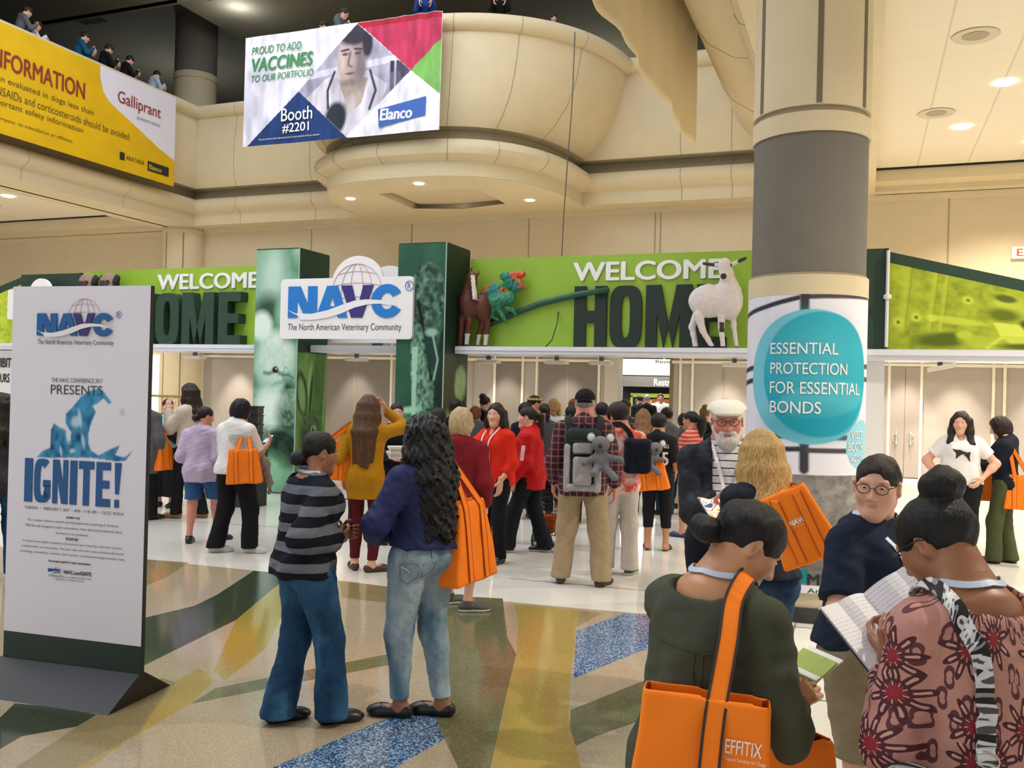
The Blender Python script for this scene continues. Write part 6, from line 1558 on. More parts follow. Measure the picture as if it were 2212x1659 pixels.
def strap(G, name, pts, m, w=.03, off=.008, t=.004, par=None, sub=4, surf=None):
    """a strap lying on the clothes, points in person-local space"""
    P = []
    for a, b in zip(pts[:-1], pts[1:]):
        for i in range(sub): P.append(np.array(a) + (np.array(b) - np.array(a)) * i / sub)
    P.append(np.array(pts[-1])); Q, N = snap(P, surf or Un(.01, G.top, G.drape), off, 5)
    mb = MB(); mb.ribbon(Q, [tuple(n) for n in N], w, t)
    if par is None: return mb
    V = np.array([wpt(G, p) for p in mb.v]); M = par.matrix_basis.inverted()
    V = [M @ Vector(v) for v in V]; return mesh_obj(name, V, mb.f, m, par)
def open_book(label, G, c, yaw, size, spread, pitch, roll, page, cover, name='open_book', pages=.012, extra=None):
    """book lying open; hinge along local y, covers fan by spread degrees"""
    R_ = empty(name, wpt(G, c), label, 'book', None, 0)
    R_.matrix_basis = Matrix.Translation(wpt(G, c)) @ Matrix.Rotation(G.rz + math.radians(yaw), 4, 'Z') @ Matrix.Rotation(math.radians(pitch), 4, 'X') @ Matrix.Rotation(math.radians(roll), 4, 'Y')
    w, h = size
    for sx, nm in ((1, 0), (-1, 1)):
        a = math.radians(spread / 2)
        def pt(u, v, k):   # curved leaf
            x = u * w; z = .018 * math.sin(min(1, u * 1.6) * PI) * (1 - u * .4) + k
            return (sx * (x * math.cos(a) - z * math.sin(a) * 0 - 0), v * h, x * math.sin(a) + z)
        n = 8; V = []; 
        for k in (0, pages):
            for i in range(n + 1):
                for v in (-.5, .5): V.append(pt(i / n, v, k))
        Fc = []; o = (n + 1) * 2
        for i in range(n):
            b = i * 2; Fc += [(b, b + 1, b + 3, b + 2), (o + b, o + b + 2, o + b + 3, o + b + 1), (b, b + 2, o + b + 2, o + b), (b + 1, o + b + 1, o + b + 3, b + 3)]
        Fc += [(0, o, o + 1, 1), (2 * n, 2 * n + 1, o + 2 * n + 1, o + 2 * n)]
        ob = mesh_obj('pages', V, Fc, page, R_); bm_fix(ob)
        V2 = [(p[0], p[1] * 1.03, p[2] - .003 - (pages if j >= len(V) // 2 else 0)) for j, p in enumerate(V)]
        V2 = [pt(i / n * 1.02, v * 1.03, k) for k in (-.005, -.001) for i in range(n + 1) for v in (-.5, .5)]
        ob = mesh_obj('cover', V2, Fc, cover, R_); bm_fix(ob)
    return R_

def big_strap(G, root):
    """the wide strap of the large bag, over the right shoulder and down the bag's face"""
    P = [lo(38, .10, -.13, 1.24), lo(38, .10, -.09, 1.33), lo(38, .09, -.03, 1.38), lo(38, .08, .03, 1.385), lo(38, .07, .09, 1.345)]
    Q, N = snap(P, G.drape, .006, 6)
    Q = [np.array(q) for q in Q] + [A3(*lo(38, x, t, z)) for x, t, z in ((.052, .19, 1.28), (.035, .25, 1.19), (.022, .292, 1.12), (.012, .322, 1.02), (.005, .336, .9), (.0, .345, .72))]
    cam = A3(*lo(38, 0, 1, 0)) - A3(*lo(38, 0, 0, 0)); N = [np.array(n) for n in N] + [unit(cam + (0, 0, .35)), unit(cam + (0, 0, .15))] + [cam] * 4
    # finer, smoothed path
    P2, N2 = [], []
    for i in range(len(Q) - 1):
        p0, p1, p2, p3 = Q[max(i - 1, 0)], Q[i], Q[i + 1], Q[min(i + 2, len(Q) - 1)]
        for t in (0, .25, .5, .75):
            P2.append(.5 * (2 * p1 + (p2 - p0) * t + (2 * p0 - 5 * p1 + 4 * p2 - p3) * t * t + (3 * p1 - p0 - 3 * p2 + p3) * t ** 3)); N2.append(unit(N[i] * (1 - t) + N[i + 1] * t))
    M = root.matrix_basis.inverted()
    def out(mb, m, nm, par):
        V = [M @ Vector(wpt(G, v)) for v in mb.v]; return mesh_obj(nm, V, mb.f, m, par)
    mb = MB(); mb.ribbon(P2, [tuple(n) for n in N2], .042, .004); hd = out(mb, ORANGE, 'handle', root)
    for e in (-1, 1):
        E_ = []
        for i, q in enumerate(P2):
            tg = unit(P2[min(i + 1, len(P2) - 1)] - P2[max(0, i - 1)]); E_.append(q + unit(np.cross(tg, N2[i])) * .0235 * e)
        mb = MB(); mb.ribbon(E_, [tuple(n) for n in N2], .007, .006); out(mb, cloth('dark_piping', '#3f3538', None, .8), 'piping', hd)

# ================================================================== people in the foreground
# woman in the olive blouse, lower centre right, seen from behind
G = person('woman in dark olive blouse with low bun, head bowed over a leaflet, seen from behind', (-0.370, 2.431), 38, H=1.55, q=0, fat=1.12, lean=6, head=(-36, -34, -2), skin='olive', hair=('bun_low', 'black', dict(c=(0, -.128, -.045), r=(.062, .046, .040), g=.006)),
    rh=(.115, .21, 1.03), lh=(.0, .30, 1.06), rdir=(.3, .8, .4), ldir=(.5, .8, .2), rn=(-.5, -.5, -.6), ln=(.5, -.5, -.6), curl=.9, rpole=(.6, -.5, -1), lpole=(-.6, -.5, -.8),
    top=dict(m=OLIVE, name='blouse', hem=.80, flare=.05, scoop=-.035, fold=.008, infl=.018, arm=.012, cuff=.012, sleeve=.93), bottom=dict(m=BLK), shoes=('flat', SHB), lanyard=LANY, feet=((.1, 0, -5), (-.1, 0, 5)))
OL = G
for Pz in ([lo(38, -.17 + .034 * i, .25, 1.235 - .012 * math.sin(i * .31)) for i in range(11)], [lo(38, -.035, .25, 1.225 - .03 * i) for i in range(9)], [lo(38, -.012, .25, 1.225 - .03 * i) for i in range(9)]):
    q, n = hit(Pz, G.top, A3(*lo(38, 0, -1, 0)), .0005); mb = MB(); mb.tube(q * G.s, .0022, 5); mb.obj('blouse_seam', OLIVE, G.topo, True)
tote('large orange tote bag with dark piping hanging behind the olive blouse woman', G, lo(38, .0, .245, 1.155), 36, (.33, .44, .15), lo(38, .075, .07, 1.392), 3, 0, [('EFFITIX', (.052, .135, -.115, -.083), .012), ('Topical Solution for Dogs', (.052, .145, -.134, -.123), 0)], front=-1, h=.007, flare=.02, spread=.13, group=None, straps=False)
T1 = bpy.context.scene.objects.get('tote_bag')
big_strap(G, T1)
tote('second orange tote bag bulging at the right hip of the olive blouse woman', G, lo(38, .20, .12, 1.02), 80, (.34, .40, .16), lo(38, .10, .05, 1.392), 8, 0, None, h=.008, group=None, straps=False)
bk = obj_at(G, 'leaflet', (.13, .33, 1.13), 'small folded lime and white leaflet held by the olive blouse woman', 'leaflet', yaw=-20)
mb = MB(); mb.k = 0; mb.box((-.07, -.05, 0), (.07, .05, .004), Matrix.Rotation(.5, 4, 'X')); mb.k = 1; mb.box((-.072, -.052, .0042), (.072, .03, .008), Matrix.Rotation(.62, 4, 'X')); mb.obj('sheet', [mat('leaflet_white', '#e6e6e2', .5, .02), mat('leaflet_lime', '#9fb52c', .5, .1, 20)], bk)
# woman in the floral blouse at the right edge
G = person('woman in dusty pink floral blouse with high bun and glasses, reading at the right edge', (0.273, 2.381), -46, H=1.60, q=0, fat=1.12, lean=7, head=(16, -28, 0), skin='brown', hair=('bun_top', 'black', dict(c=(0, -.088, .118), r=(.060, .058, .050), g=.004)),
    lh=(-.09, .20, 1.17), rh=(.14, .26, 1.12), ldir=(.15, .9, .35), rdir=(-.4, .9, .2), ln=(.75, -.3, .5), rn=(-.3, -.4, .85), curl=.8, lpole=(-.45, -.35, -1), rpole=(.5, -.6, -1),
    top=dict(m=FLOR, name='blouse', hem=.86, flare=.035, scoop=-.045, fold=.007, infl=.02, arm=.012, cuff=.01, sleeve=.93), bottom=dict(m=DKT), shoes=('flat', SHB), glasses=GLB, lanyard=LANY)
FL_ = G
R_ = obj_at(G, 'shoulder_bag', lo(-46, -.085, .215, .99), 'black and white floral shoulder bag on the hip of the floral blouse woman', 'shoulder bag', yaw=-46)
f = Wob(rbox((0, 0, -.13), (.115, .05, .16), .04), .006, 22); V, Fc = nets(f, (-.2, -.12, -.34), (.2, .12, .08), .009); mesh_obj('bag_body', V, Fc, BWF, R_, True)
strap(G, 'bag_strap', [lo(-46, .015, .2, 1.00), lo(-46, .02, .2, 1.10), lo(-46, .02, .2, 1.2), lo(-46, .005, .18, 1.28), lo(-46, -.05, .12, 1.345), lo(-46, -.085, .06, 1.365), lo(-46, -.115, -.02, 1.33)], BWF, .04, .010, .005, R_, 6)
mb = MB(); q_, n_ = snap([lo(-46, .017, .2, 1.06)], G.top, .018, 5); M_ = R_.matrix_basis.inverted()
c_ = q_[0]; ring_ = [M_ @ Vector(wpt(G, c_ + A3(*lo(-46, .024 * math.cos(t), 0, .018 * math.sin(t))))) for t in np.linspace(0, 6.28, 14, endpoint=False)]; mb.tube(ring_, .003, 6, closed=True); mb.obj('strap_ring', mat('ring_steel', '#b8b4ae', .25, 0, metal=.9), R_, True)
PAGE = page_mat('page_paper', '#eeedf3', '#b4b8c6'); DKCOV = mat('dark_cover', '#2a3342', .4, .3, 9)
b = open_book('thick open program book held by the floral blouse woman', G, (.012, .31, 1.215), 18, (.17, .25), 40, 40, -30, PAGE, DKCOV, pages=.011)
# woman in the navy tee behind them
G = person('woman in navy tee and khaki capris with glasses, looking over her shoulder', (0.046, 3.667), 128, H=1.60, q=0, fat=1.22, lean=2, head=(-62, -4, 0), skin='fair', hair=('bun_low', 'dark', dict(c=(0, -.11, -.02), r=(.035, .03, .035))),
    rh=(.18, .30, 1.08), lh=(-.10, .36, 1.12), rdir=(-.3, .9, .1), ldir=(.3, .9, .1), curl=.7, rpole=(.7, -.8, -.5), top=dict(m=NAVYT, name='tee_shirt', hem=.90, sleeve=.40, flare=.02, infl=.02, arm=.012, fold=.006), bottom=dict(m=KHAKI2, name='capri_trousers', hem=.50, r=(.01, .085, .085), fold=.008), shoes=('sneaker', SHG, SOLE), glasses=GLR, lanyard=LANY, feet=((.1, .02, -10), (-.12, 0, 10)))
V = [G.T(p) for p in ((.0, .2, 1.2), (.03, .2, 1.24), (-.05, .2, 1.16), (.02, .2, 1.13), (.05, .2, 1.08))]
for i, (p, col, rr) in enumerate(zip(V, ('#d9c23a', '#d8d4c8', '#c2432f', '#c9c5bb', '#b8b39a'), (.04, .03, .025, .03, .025))):
    q, n = snap([p], G.top, .001, 6); V_, F_ = nets(Int(ell(q[0], (rr, rr, rr)), Off(G.top, .006)), q[0] - rr - .01, q[0] + rr + .01, .006); mesh_obj('shirt_print', V_ * G.s, F_, mat('tee_print_%d' % i, col, .7, .1), G.root, True)
# man in the flat cap and the blonde woman
G = person('bearded man in white flat cap, dark jacket and striped polo, mouth open', (-0.734, 5.348), 172, H=1.79, q=0, sex='m', fat=1.12, belly=.05, head=(-4, -6, 2), skin='pink', hair=('short', 'white'), hat=('flat_cap', mat('cap_white', '#dcd6c8', .8, .04, 60)), beard='white', glasses=GLR,
    rh=(.08, .31, 1.10), lh=(-.16, .30, 1.08), rdir=(-.5, .8, .1), ldir=(.6, .7, .2), rn=(-.3, 0, 1), ln=(.3, 0, 1), curl=.7, top=dict(m=THIN, name='polo_shirt', hem=.80, sleeve=.4, collar=.03, flare=.02), over=dict(m=cloth('dark_jacket', '#14181f', '#242a33', .6), name='jacket', hem=.74, open=.085, infl=.032, arm=.012, fold=.006, cuff=.012), bottom=dict(m=DKT, r=(.01, .08, .075)), shoes=('clog', SHB), lanyard=LANW, badge=True)
def mag_mat():
    T = NT('magazine_page'); f = T.noise(11, 1, T.coord((1, 1, .2))); T.color(T.ramp(f, [(0, srgb('#e8e6e2')), (.42, srgb('#e2b23a')), (.47, srgb('#efeeea')), (.56, srgb('#d0673a')), (.60, srgb('#ebe9e6')), (.68, srgb('#3a6db0'))], 'CONSTANT')); T.rough(.35); return T.m
MAGP = mag_mat()
open_book('open glossy magazine with blue cover in the hands of the flat cap man', G, (.01, .40, 1.085), 10, (.17, .25), 26, -18, 6, MAGP, mat('magazine_blue', '#1f4f9a', .35, .35, 10), 'magazine', .005)
G = person('woman with long blonde hair in navy jacket and jeans, seen from behind', (-0.452, 4.599), -38, H=1.64, q=0, fat=1.1, head=(-10, -8, 0), skin='fair', hair=('long', 'blonde', dict(z=1.235, w=1.08, r=.034, taper=.45, jag=.05, amp=.005, tip=1.0)), rh=(.20, .24, 1.06), lh=(-.03, .26, 1.04), rdir=(-.4, .9, 0), ldir=(.3, .9, .1),
    top=dict(m=cloth('navy_jacket', '#11151f', '#1e2532', .7), name='jacket', hem=.93, fold=.006, infl=.022, arm=.016), bottom=dict(m=JEAND, r=(0, .066, .055)), shoes=('flat', SHB))
tote('slanted orange tote bag with white NAVC print on the blonde woman', G, lo(-38, .085, .235, 1.37), -38, (.26, .34, .13), lo(-38, .13, .03, 1.375), -26, -4, [('NAVC', (-.034, .046, -.165, -.137), .05), ('The North American Veterinary Community', (-.034, .046, -.176, -.17), 0)], front=-1, h=.0075, group=None, spread=.2)

# ================================================================== the two women at centre left
G = person('woman in navy and grey striped hoodie and flared jeans with low bun, facing right', (-2.734, 4.092), 66, H=1.56, q=0, fat=1.16, hips=1.02, lean=3, head=(-6, -6, 0), skin='brown', hair=('bun_low', 'black', dict(c=(0, -.122, -.05), r=(.05, .044, .042))),
    rh=(.16, .10, 1.04), lh=(-.02, .20, 1.05), rdir=(-.45, .85, .2), ldir=(.6, .6, .1), rn=(-.7, -.4, .3), ln=(.7, -.4, .2), curl=1.0, rpole=(.3, -.8, -.8), top=dict(m=STRIPE, name='hoodie', hem=.84, flare=.03, scoop=-.02, infl=.024, arm=.014, fold=.008, cuff=.01), bottom=dict(m=JEAN, r=(.004, .078, .10), hem=.035, fold=.006), shoes=('clog', SHB), lanyard=LANY, feet=((.09, .13, -12), (-.09, -.11, -4)))
f = Un(.03, ell(G.T((0, -.105, 1.29)), (.115, .035, .085)), cap(G.T((-.085, -.06, 1.35)), G.T((0, -.10, 1.33)), .032), cap(G.T((.085, -.06, 1.35)), G.T((0, -.10, 1.33)), .032)); G.child('hood', Wob(f, .006, 30), (-.25, -.3, 1.1), (.25, .1, 1.5), .009, STRIPE, G.topo)
cl = obj_at(G, 'spectacles', (.06, .24, 1.15), 'thin black spectacle arm held up by the striped hoodie woman', 'spectacles'); mb = MB(); mb.tube([(.0, 0, -.07), (-.02, -.0, .05), (-.06, -.0, .09), (-.12, -.02, .085)], .004, 6); mb.obj('wire', GLB, cl, True)
G = person('woman with very long curly black hair in navy blouse and light jeans', (-2.231, 4.442), -42, H=1.66, q=0, fat=1.14, hips=1.06, head=(22, -2, 0), skin='brown', hair=('curly', 'curl', dict(z=1.01, w=1.12, r=.05, taper=.75, amp=.012, amp2=.006, fr=68, st=(1, 1, .75), jag=.03, spread=1.0)),
    lh=(-.17, .20, .98), rh=(.14, .24, 1.0), ldir=(.7, .7, 0), rdir=(-.7, .7, 0), lpole=(-.9, -.25, -.7), rpole=(.6, -.4, -1), top=dict(m=NAVY, name='blouse', hem=.935, infl=.022, flare=.012, arm=.014, fold=.009, cuff=.012), bottom=dict(m=JEANL, waist=.955, r=(.004, .068, .048), hem=.10, fold=.005), shoes=('flat', SHB), feet=((.10, -.08, 30), (-.08, .06, 32)))
CU = G
tote('orange tote bag hanging at the right of the curly haired woman', G, lo(-42, .235, -.06, 1.175), 10, (.33, .45, .14), lo(-42, .13, -.01, 1.40), -4, 0, None, front=-1, h=.0085, group=None, flare=.08)
# belt loops and pocket stitching on the light jeans
for r_ in (-.09, .07):
    p, n = snap([lo(-42, r_, .2, .905), lo(-42, r_, .2, .95)], G.bottom, .003, 6); mb = MB(); mb.ribbon(p * G.s, [tuple(x) for x in n], .012, .005); mb.obj('belt_loop', JEANL, G.bottomo)
for cx_ in (-.075, .065):
    p, n = snap([lo(-42, cx_ - .055, .2, .862), lo(-42, cx_ + .055, .2, .867), lo(-42, cx_ + .05, .2, .772), lo(-42, cx_, .2, .745), lo(-42, cx_ - .05, .2, .767), lo(-42, cx_ - .055, .2, .862)], G.bottom, .003, 6); mb = MB(); mb.tube(p * G.s, .0025, 5); mb.obj('pocket_stitch', mat('stitch_blue', '#5f7f99', .8, 0), G.bottomo)
p, n = snap([lo(-42, -.12, .2, .835), lo(-42, -.09, .2, .833), lo(-42, -.075, .2, .822), lo(-42, -.07, .2, .805)], G.bottom, .004, 6); mb = MB(); mb.tube(p * G.s, .003, 5); mb.obj('pocket_mark', SOLE, G.bottomo)

# ================================================================== middle distance
G = person('woman with long brown hair in mustard knit tunic and burgundy trousers', (-4.480, 7.663), 14, H=1.72, q=1, fat=1.0, skin='fair', hair=('long', 'brown', dict(z=1.0, w=1.05, r=.034, amp=.004)), head=(-14, -6, 0), rh=(.13, .20, 1.49), rdir=(-.5, -.1, .9), rn=(-.6, -.6, 0), rpole=(1, .1, -.7), lh=(-.23, .06, .88),
    top=dict(m=MUST, name='tunic', hem=.68, flare=.02, infl=.018, fold=.004), bottom=dict(m=BURG, r=(-.004, .056, .042), hem=.11, fold=.003), shoes=('flat', SHBR), feet=((.08, -.02, -55), (-.10, .06, 25)))
tote('orange tote bag on the left shoulder of the mustard tunic woman', G, lo(14, -.29, .02, 1.22), 30, (.33, .38, .14), lo(14, -.155, .01, 1.37), 6, 0, None, h=.010)
G = person('woman with ash blonde bob in dark red sweater behind the curly haired woman', (-3.024, 6.657), 12, H=1.65, q=1, fat=1.08, skin='fair', hair=('bob', 'ash', dict()), rh=(.2, .1, .86), lh=(-.2, .18, .95), top=dict(m=WINE, hem=.74, name='sweater', flare=.02, infl=.022, arm=.012), bottom=dict(m=CREAMT, hem=.30, name='cropped_trousers', r=(0, .075, .075)), shoes=('sneaker', SHG, SOLE), feet=((.09, .0, -70), (-.11, .22, -50)))
G = person('laughing woman in vermilion top with white lanyard and badge', (-3.553, 8.704), -138, H=1.66, q=1, fat=1.08, skin='fair', hair=('long', 'dark', dict(z=1.3, w=1.0, r=.034)), head=(18, 0, 0), rh=(.13, .30, 1.36), rdir=(-.3, .2, .9), rn=(-.6, .6, 0), lh=(-.22, .16, .86), top=dict(m=REDO, hem=.80, name='top', sleeve=.8, flare=.035, vneck=.08, infl=.018), bottom=dict(m=BLK, r=(0, .068, .06)), shoes=('flat', SHB), lanyard=LANW, badge=True)
mb = MB(); mb.lathe([(0, 0), (.03, 0), (.033, .12), (.014, .16), (.014, .19), (0, .19)], wpt(G, (.10, .37, 1.34)), 14); tag(mb.obj('drink_bottle', mat('clear_bottle', '#b7bcc6', .15, .03), None, True, True), 'small clear bottle raised by the woman in the vermilion top', 'bottle')
G = person('woman with long ponytail in bright red jacket walking left', (-3.436, 9.438), -82, H=1.62, q=1, fat=1.12, skin='fair', hair=('pony', 'dark', dict(len=.42, w=.036)), head=(0, 0, 0), lh=(-.2, .16, .83), rh=(.16, .2, .9), top=dict(m=REDJ, name='jacket', hem=.72, flare=.04, infl=.03, arm=.012, fold=.009, collar=.02), bottom=dict(m=DKT, r=(.004, .08, .095), fold=.006), shoes=('sneaker', SHB, SOLE), feet=((.07, -.19, 0), (-.08, .23, 0)), lean=3)
p, n = snap([(-.3, .05, 1.24), (-.3, .07, 1.05)], G.top, .003, 6)
mb = MB(); mb.ribbon(p * G.s, [tuple(x) for x in n], .05, .003); mb.obj('sleeve_patch', mat('patch_white_red', '#dba9a9', .7, .5, 60), G.topo)
# man in cap and plaid with backpack
G = person('man in black cap and dark red plaid shirt with khaki trousers, seen from behind', (-2.418, 8.102), 2, H=1.82, q=1, sex='m', fat=1.1, skin='pink', hair=('short', 'grey'), hat=('baseball', cloth('cap_black', '#101012', '#1d1d20')), rh=(.27, .1, .84), lh=(-.26, .14, .86), top=dict(m=PLAID, hem=.76, flare=.03, infl=.024, arm=.012, fold=.006, collar=.03), bottom=dict(m=KHAKI, r=(.008, .085, .085), fold=.007), shoes=('clog', SHBR), feet=((.17, -.04, -28), (-.17, .02, 4)))
CAPM = G
def backpack(G):
    R_ = obj_at(G, 'backpack', (0, -.155, .80), 'light grey and black backpack on the plaid shirt man', 'backpack')
    LG = cloth('pack_grey', '#8f8d8c', '#b5b2b0'); DG = cloth('pack_black', '#1d2324', '#2d3536'); s = G.s
    def part(nm, f, lo_, hi_, m, par=R_): V, Fc = nets(f, lo_, hi_, .011); return mesh_obj(nm, V, Fc, m, par, True)
    part('pack_body', Wob(rbox((0, -.02, .30), (.165, .10, .28), .07), .006, 20), (-.25, -.2, -.05), (.25, .15, .65), DG)
    part('side_panel', rbox((-.135, -.04, .22), (.035, .085, .22), .03), (-.22, -.2, -.05), (.22, .15, .5), LG); part('side_panel', rbox((.135, -.04, .22), (.035, .085, .22), .03), (-.22, -.2, -.05), (.22, .15, .5), LG); part('base_panel', rbox((0, -.045, .05), (.15, .09, .035), .03), (-.22, -.2, -.05), (.22, .15, .2), LG)
    part('front_pocket', rbox((0, -.125, .20), (.085, .04, .13), .03), (-.15, -.22, 0), (.15, 0, .4), LG); part('upper_pocket', rbox((0, -.12, .40), (.09, .035, .055), .03), (-.15, -.22, .3), (.15, 0, .5), LG)
    for k, z in enumerate((.345, .465)): mb = MB(); mb.tube([(-.1, -.13, z), (0, -.155, z + .005), (.1, -.13, z)], .008, 6); part_ = mb.obj('zip', DG, R_, True)
    mb = MB(); mb.tube([(-.03, -.02, .57), (-.02, -.03, .62), (.02, -.03, .62), (.03, -.02, .57)], .008, 6); mb.obj('grab_loop', DG, R_, True)
    for sx in (-1, 1): strap(G, 'shoulder_strap', [(sx * .10, -.14, 1.22), (sx * .115, -.10, 1.35), (sx * .12, .0, 1.39), (sx * .125, .09, 1.33), (sx * .14, .12, 1.2), (sx * .16, .08, 1.05)], DG, .06, .012, .012, R_, 5)
    return R_
BP = backpack(G)
PLG = cloth('plush_grey', '#5d5c60', '#7b7a7e', .95, 60, .1, .6, 200); PLW = mat('plush_white', '#d8d0cc', .9, .04)
def plush(label, o, rz, k, pose):
    R_ = empty('plush_toy', o, label, 'plush toy', 'grey plush toys on bags', rz); sc = lambda *p: tuple(x * k for x in p)
    hx = pose
    f = Un(.03 * k, ell(sc(0, 0, .10), sc(.075, .065, .09)), ell(sc(hx, -.02, .25), sc(.082, .075, .075)), cap(sc(-.05, -.02, .14), sc(-.15, -.05, .08), .03 * k), cap(sc(.05, -.02, .14), sc(.17, -.04, .12), .03 * k), cap(sc(-.04, -.03, .04), sc(-.06, -.14, .0), .034 * k), cap(sc(.04, -.03, .04), sc(.12, -.12, -.03), .034 * k))
    V, Fc = nets(f, sc(-.3, -.25, -.12), sc(.3, .2, .42), .009); mesh_obj('plush_body', V, Fc, PLG, R_, True)
    for sx in (-1, 1):
        f = ell(sc(hx + sx * .085, -.01, .31), sc(.042, .022, .045)); V, Fc = nets(f, sc(-.3, -.2, .1), sc(.3, .2, .5), .008); e = mesh_obj('plush_ear', V, Fc, PLG, R_, True)
        f = ell(sc(hx + sx * .085, -.022, .31), sc(.032, .014, .035)); V, Fc = nets(f, sc(-.3, -.2, .1), sc(.3, .2, .5), .006); mesh_obj('inner_ear', V, Fc, PLW, e, True)
    f = ell(sc(hx, -.095, .24), sc(.018, .015, .024)); V, Fc = nets(f, sc(-.3, -.25, .1), sc(.3, .2, .5), .006); mesh_obj('plush_nose', V, Fc, SHB, R_, True)
plush('grey plush animal with white inner ears clinging to the grey backpack', wpt(G, (.155, -.33, .98)), G.rz, 1.0, -.01)
# man in tie-dye tee and white trousers
G = person('man in coral tie-dye tee and white trousers with dark shoulder bag', (-2.227, 8.728), -14, H=1.70, q=1, sex='m', fat=1.0, skin='pink', hair=('short', 'dark', dict(g=.022)), head=(24, -20, 0), rh=(.2, .2, .95), lh=(-.12, .32, 1.1), top=dict(m=TIE, hem=.80, sleeve=.45, flare=.02, infl=.02, name='tee_shirt'), bottom=dict(m=WTROU, r=(.006, .08, .085)), shoes=('sneaker', SHG, SOLE), feet=((.11, -.02, -35), (-.10, .08, -20)))
R_ = obj_at(G, 'sling_bag', (.12, -.19, 1.05), 'dark navy sling bag on the back of the tie-dye tee man', 'sling bag'); V, Fc = nets(Wob(rbox((0, 0, .1), (.13, .07, .17), .05), .008, 20), (-.25, -.18, -.15), (.25, .18, .35), .011); mesh_obj('bag_body', V, Fc, DNAVY, R_, True)
strap(G, 'bag_strap', [(.10, -.15, 1.2), (.05, -.12, 1.34), (-.02, -.05, 1.40), (-.07, .06, 1.34), (-.1, .12, 1.2)], BLK, .05, .012, .008, R_, 5)
# woman in the black jersey
G = person('woman in black sports jersey with lettering and black capri leggings', (-2.182, 10.274), 6, H=1.57, q=1, fat=1.08, skin='tan', hair=('short', 'black', dict(g=.018)), head=(0, -14, 0), rh=(.2, .14, .95), lh=(-.12, .28, 1.05), top=dict(m=BLK, hem=.80, sleeve=.46, flare=.03, infl=.022, arm=.012, name='jersey'), bottom=dict(m=BLK, name='leggings', hem=.27, r=(-.004, .058, .05), fold=.002), shoes=('sandal', SHB), feet=((.12, 0, -12), (-.10, 0, 12)))
JM_ = mat('jersey_print', '#d9c9bf', .7, .02)
def on_back(G, s, box, par, z0, bold=.02):
    def bend(U, Vv, w):
        P = np.stack([U, np.full(U.shape, -.25), Vv], 1); Q, _ = hit(P, G.top, (0, 1, 0), .004); return Q * G.s
    return text(s, JM_, None, box, par, 'jersey_lettering', bold=bold, bend=bend)
on_back(G, 'ROOKING', (-.10, .14, 1.235, 1.28), G.topo, 0); on_back(G, '15', (.0, .14, 1.03, 1.19), G.topo, 0, .03)
tote('orange tote bag with a grey plush on top, on the jersey woman', G, lo(6, -.10, .22, 1.10), 4, (.36, .34, .14), lo(6, -.13, .02, 1.37), -8, 0, [('NAVC', (-.02, .08, -.12, -.085), .04)], front=-1, h=.010)
plush('grey plush animal slumped over the orange tote of the jersey woman', wpt(G, lo(6, -.12, .30, .99)), G.rz + .3, .95, .09)
G = person('woman in salmon striped top with glasses and curly ponytail, facing left', (-2.005, 11.415), -64, H=1.59, q=1, fat=1.1, skin='tan', hair=('pony', 'black', dict(len=.22, w=.055)), lh=(-.12, .28, 1.05), rh=(.15, .25, 1.0), top=dict(m=SALM, hem=.86, sleeve=.4, infl=.02, flare=.02, name='top'), bottom=dict(m=KHAKI, name='shorts', hem=.44, r=(.004, .085, .09)), shoes=('flat', SHBL), glasses=GLB, feet=((.08, -.02, 0), (-.1, .05, 0)))
# woman in white tee and her neighbour at the far right
G = person('woman with long dark hair in white tee with bird print, hands on hips', (1.020, 11.128), 180, H=1.69, q=1, fat=1.26, skin='fair', hair=('long', 'dark', dict(z=1.2, w=1.05, r=.036, front=True)), head=(-8, -4, 0), rh=(.205, .10, .93), lh=(-.205, .10, .93), rdir=(-.5, .5, -.6), ldir=(.5, .5, -.6), rpole=(1, -.5, .1), lpole=(-1, -.5, .1), top=dict(m=WTEE, hem=.86, sleeve=.32, infl=.02, flare=.03, vneck=.05, name='tee_shirt'), bottom=dict(m=BLK), shoes=('flat', SHB))
for P_ in (((.02, 1.185, .028), ((.12, 1.235), (-.08, 1.20), (.05, 1.12))), ((-.08, 1.145, .022), ((-.13, 1.19), (-.03, 1.16), (-.10, 1.09)))):
    (bx_, bz_, br_), tips = P_; q, n = snap([(bx_, .26, bz_)] + [(a, .26, b) for a, b in tips], G.top, .0, 6)
    f = Un(.01, *[cap(q[0], t, br_, .005) for t in q[1:]]); V_, F_ = nets(Int(f, Off(G.top, .006)), q.min(0) - .04, q.max(0) + .04, .007); mesh_obj('bird_print', V_ * G.s, F_, mat('print_dark', '#2a2430', .8, .1), G.topo, True)
G = person('person with wavy brown hair in dark navy cardigan and olive trousers, reading', (1.492, 11.416), -84, H=1.66, q=1, fat=1.02, skin='fair', hair=('bob', 'dark', dict()), head=(4, -24, 0), lh=(-.12, .34, 1.10), rh=(.10, .34, 1.12), ldir=(.3, .9, .2), rdir=(-.3, .9, .2), ln=(.4, -.3, .8), top=dict(m=DNAVY, hem=.78, infl=.022, name='cardigan'), bottom=dict(m=OLT, r=(.004, .08, .085), hem=.03), shoes=('clog', SHBR), feet=((.09, -.06, 0), (-.09, .08, 8)))
MAGP = mat('plain_page', '#e4e2e0', .5, .06, 14)
b = obj_at(G, 'booklet', (-.02, .43, 1.12), 'white booklet read by the person in the navy cardigan', 'booklet'); mb = MB(); mb.box((-.09, -.07, 0), (.09, .07, .008), Matrix.Rotation(.45, 4, 'X')); mb.obj('pages', MAGP, b)
tote('orange tote bag at the far right edge behind the navy cardigan', G, lo(-84, .17, .12, 1.0), -84, (.32, .38, .13), lo(-84, .03, .13, 1.36), 0, 0, None, h=.011)
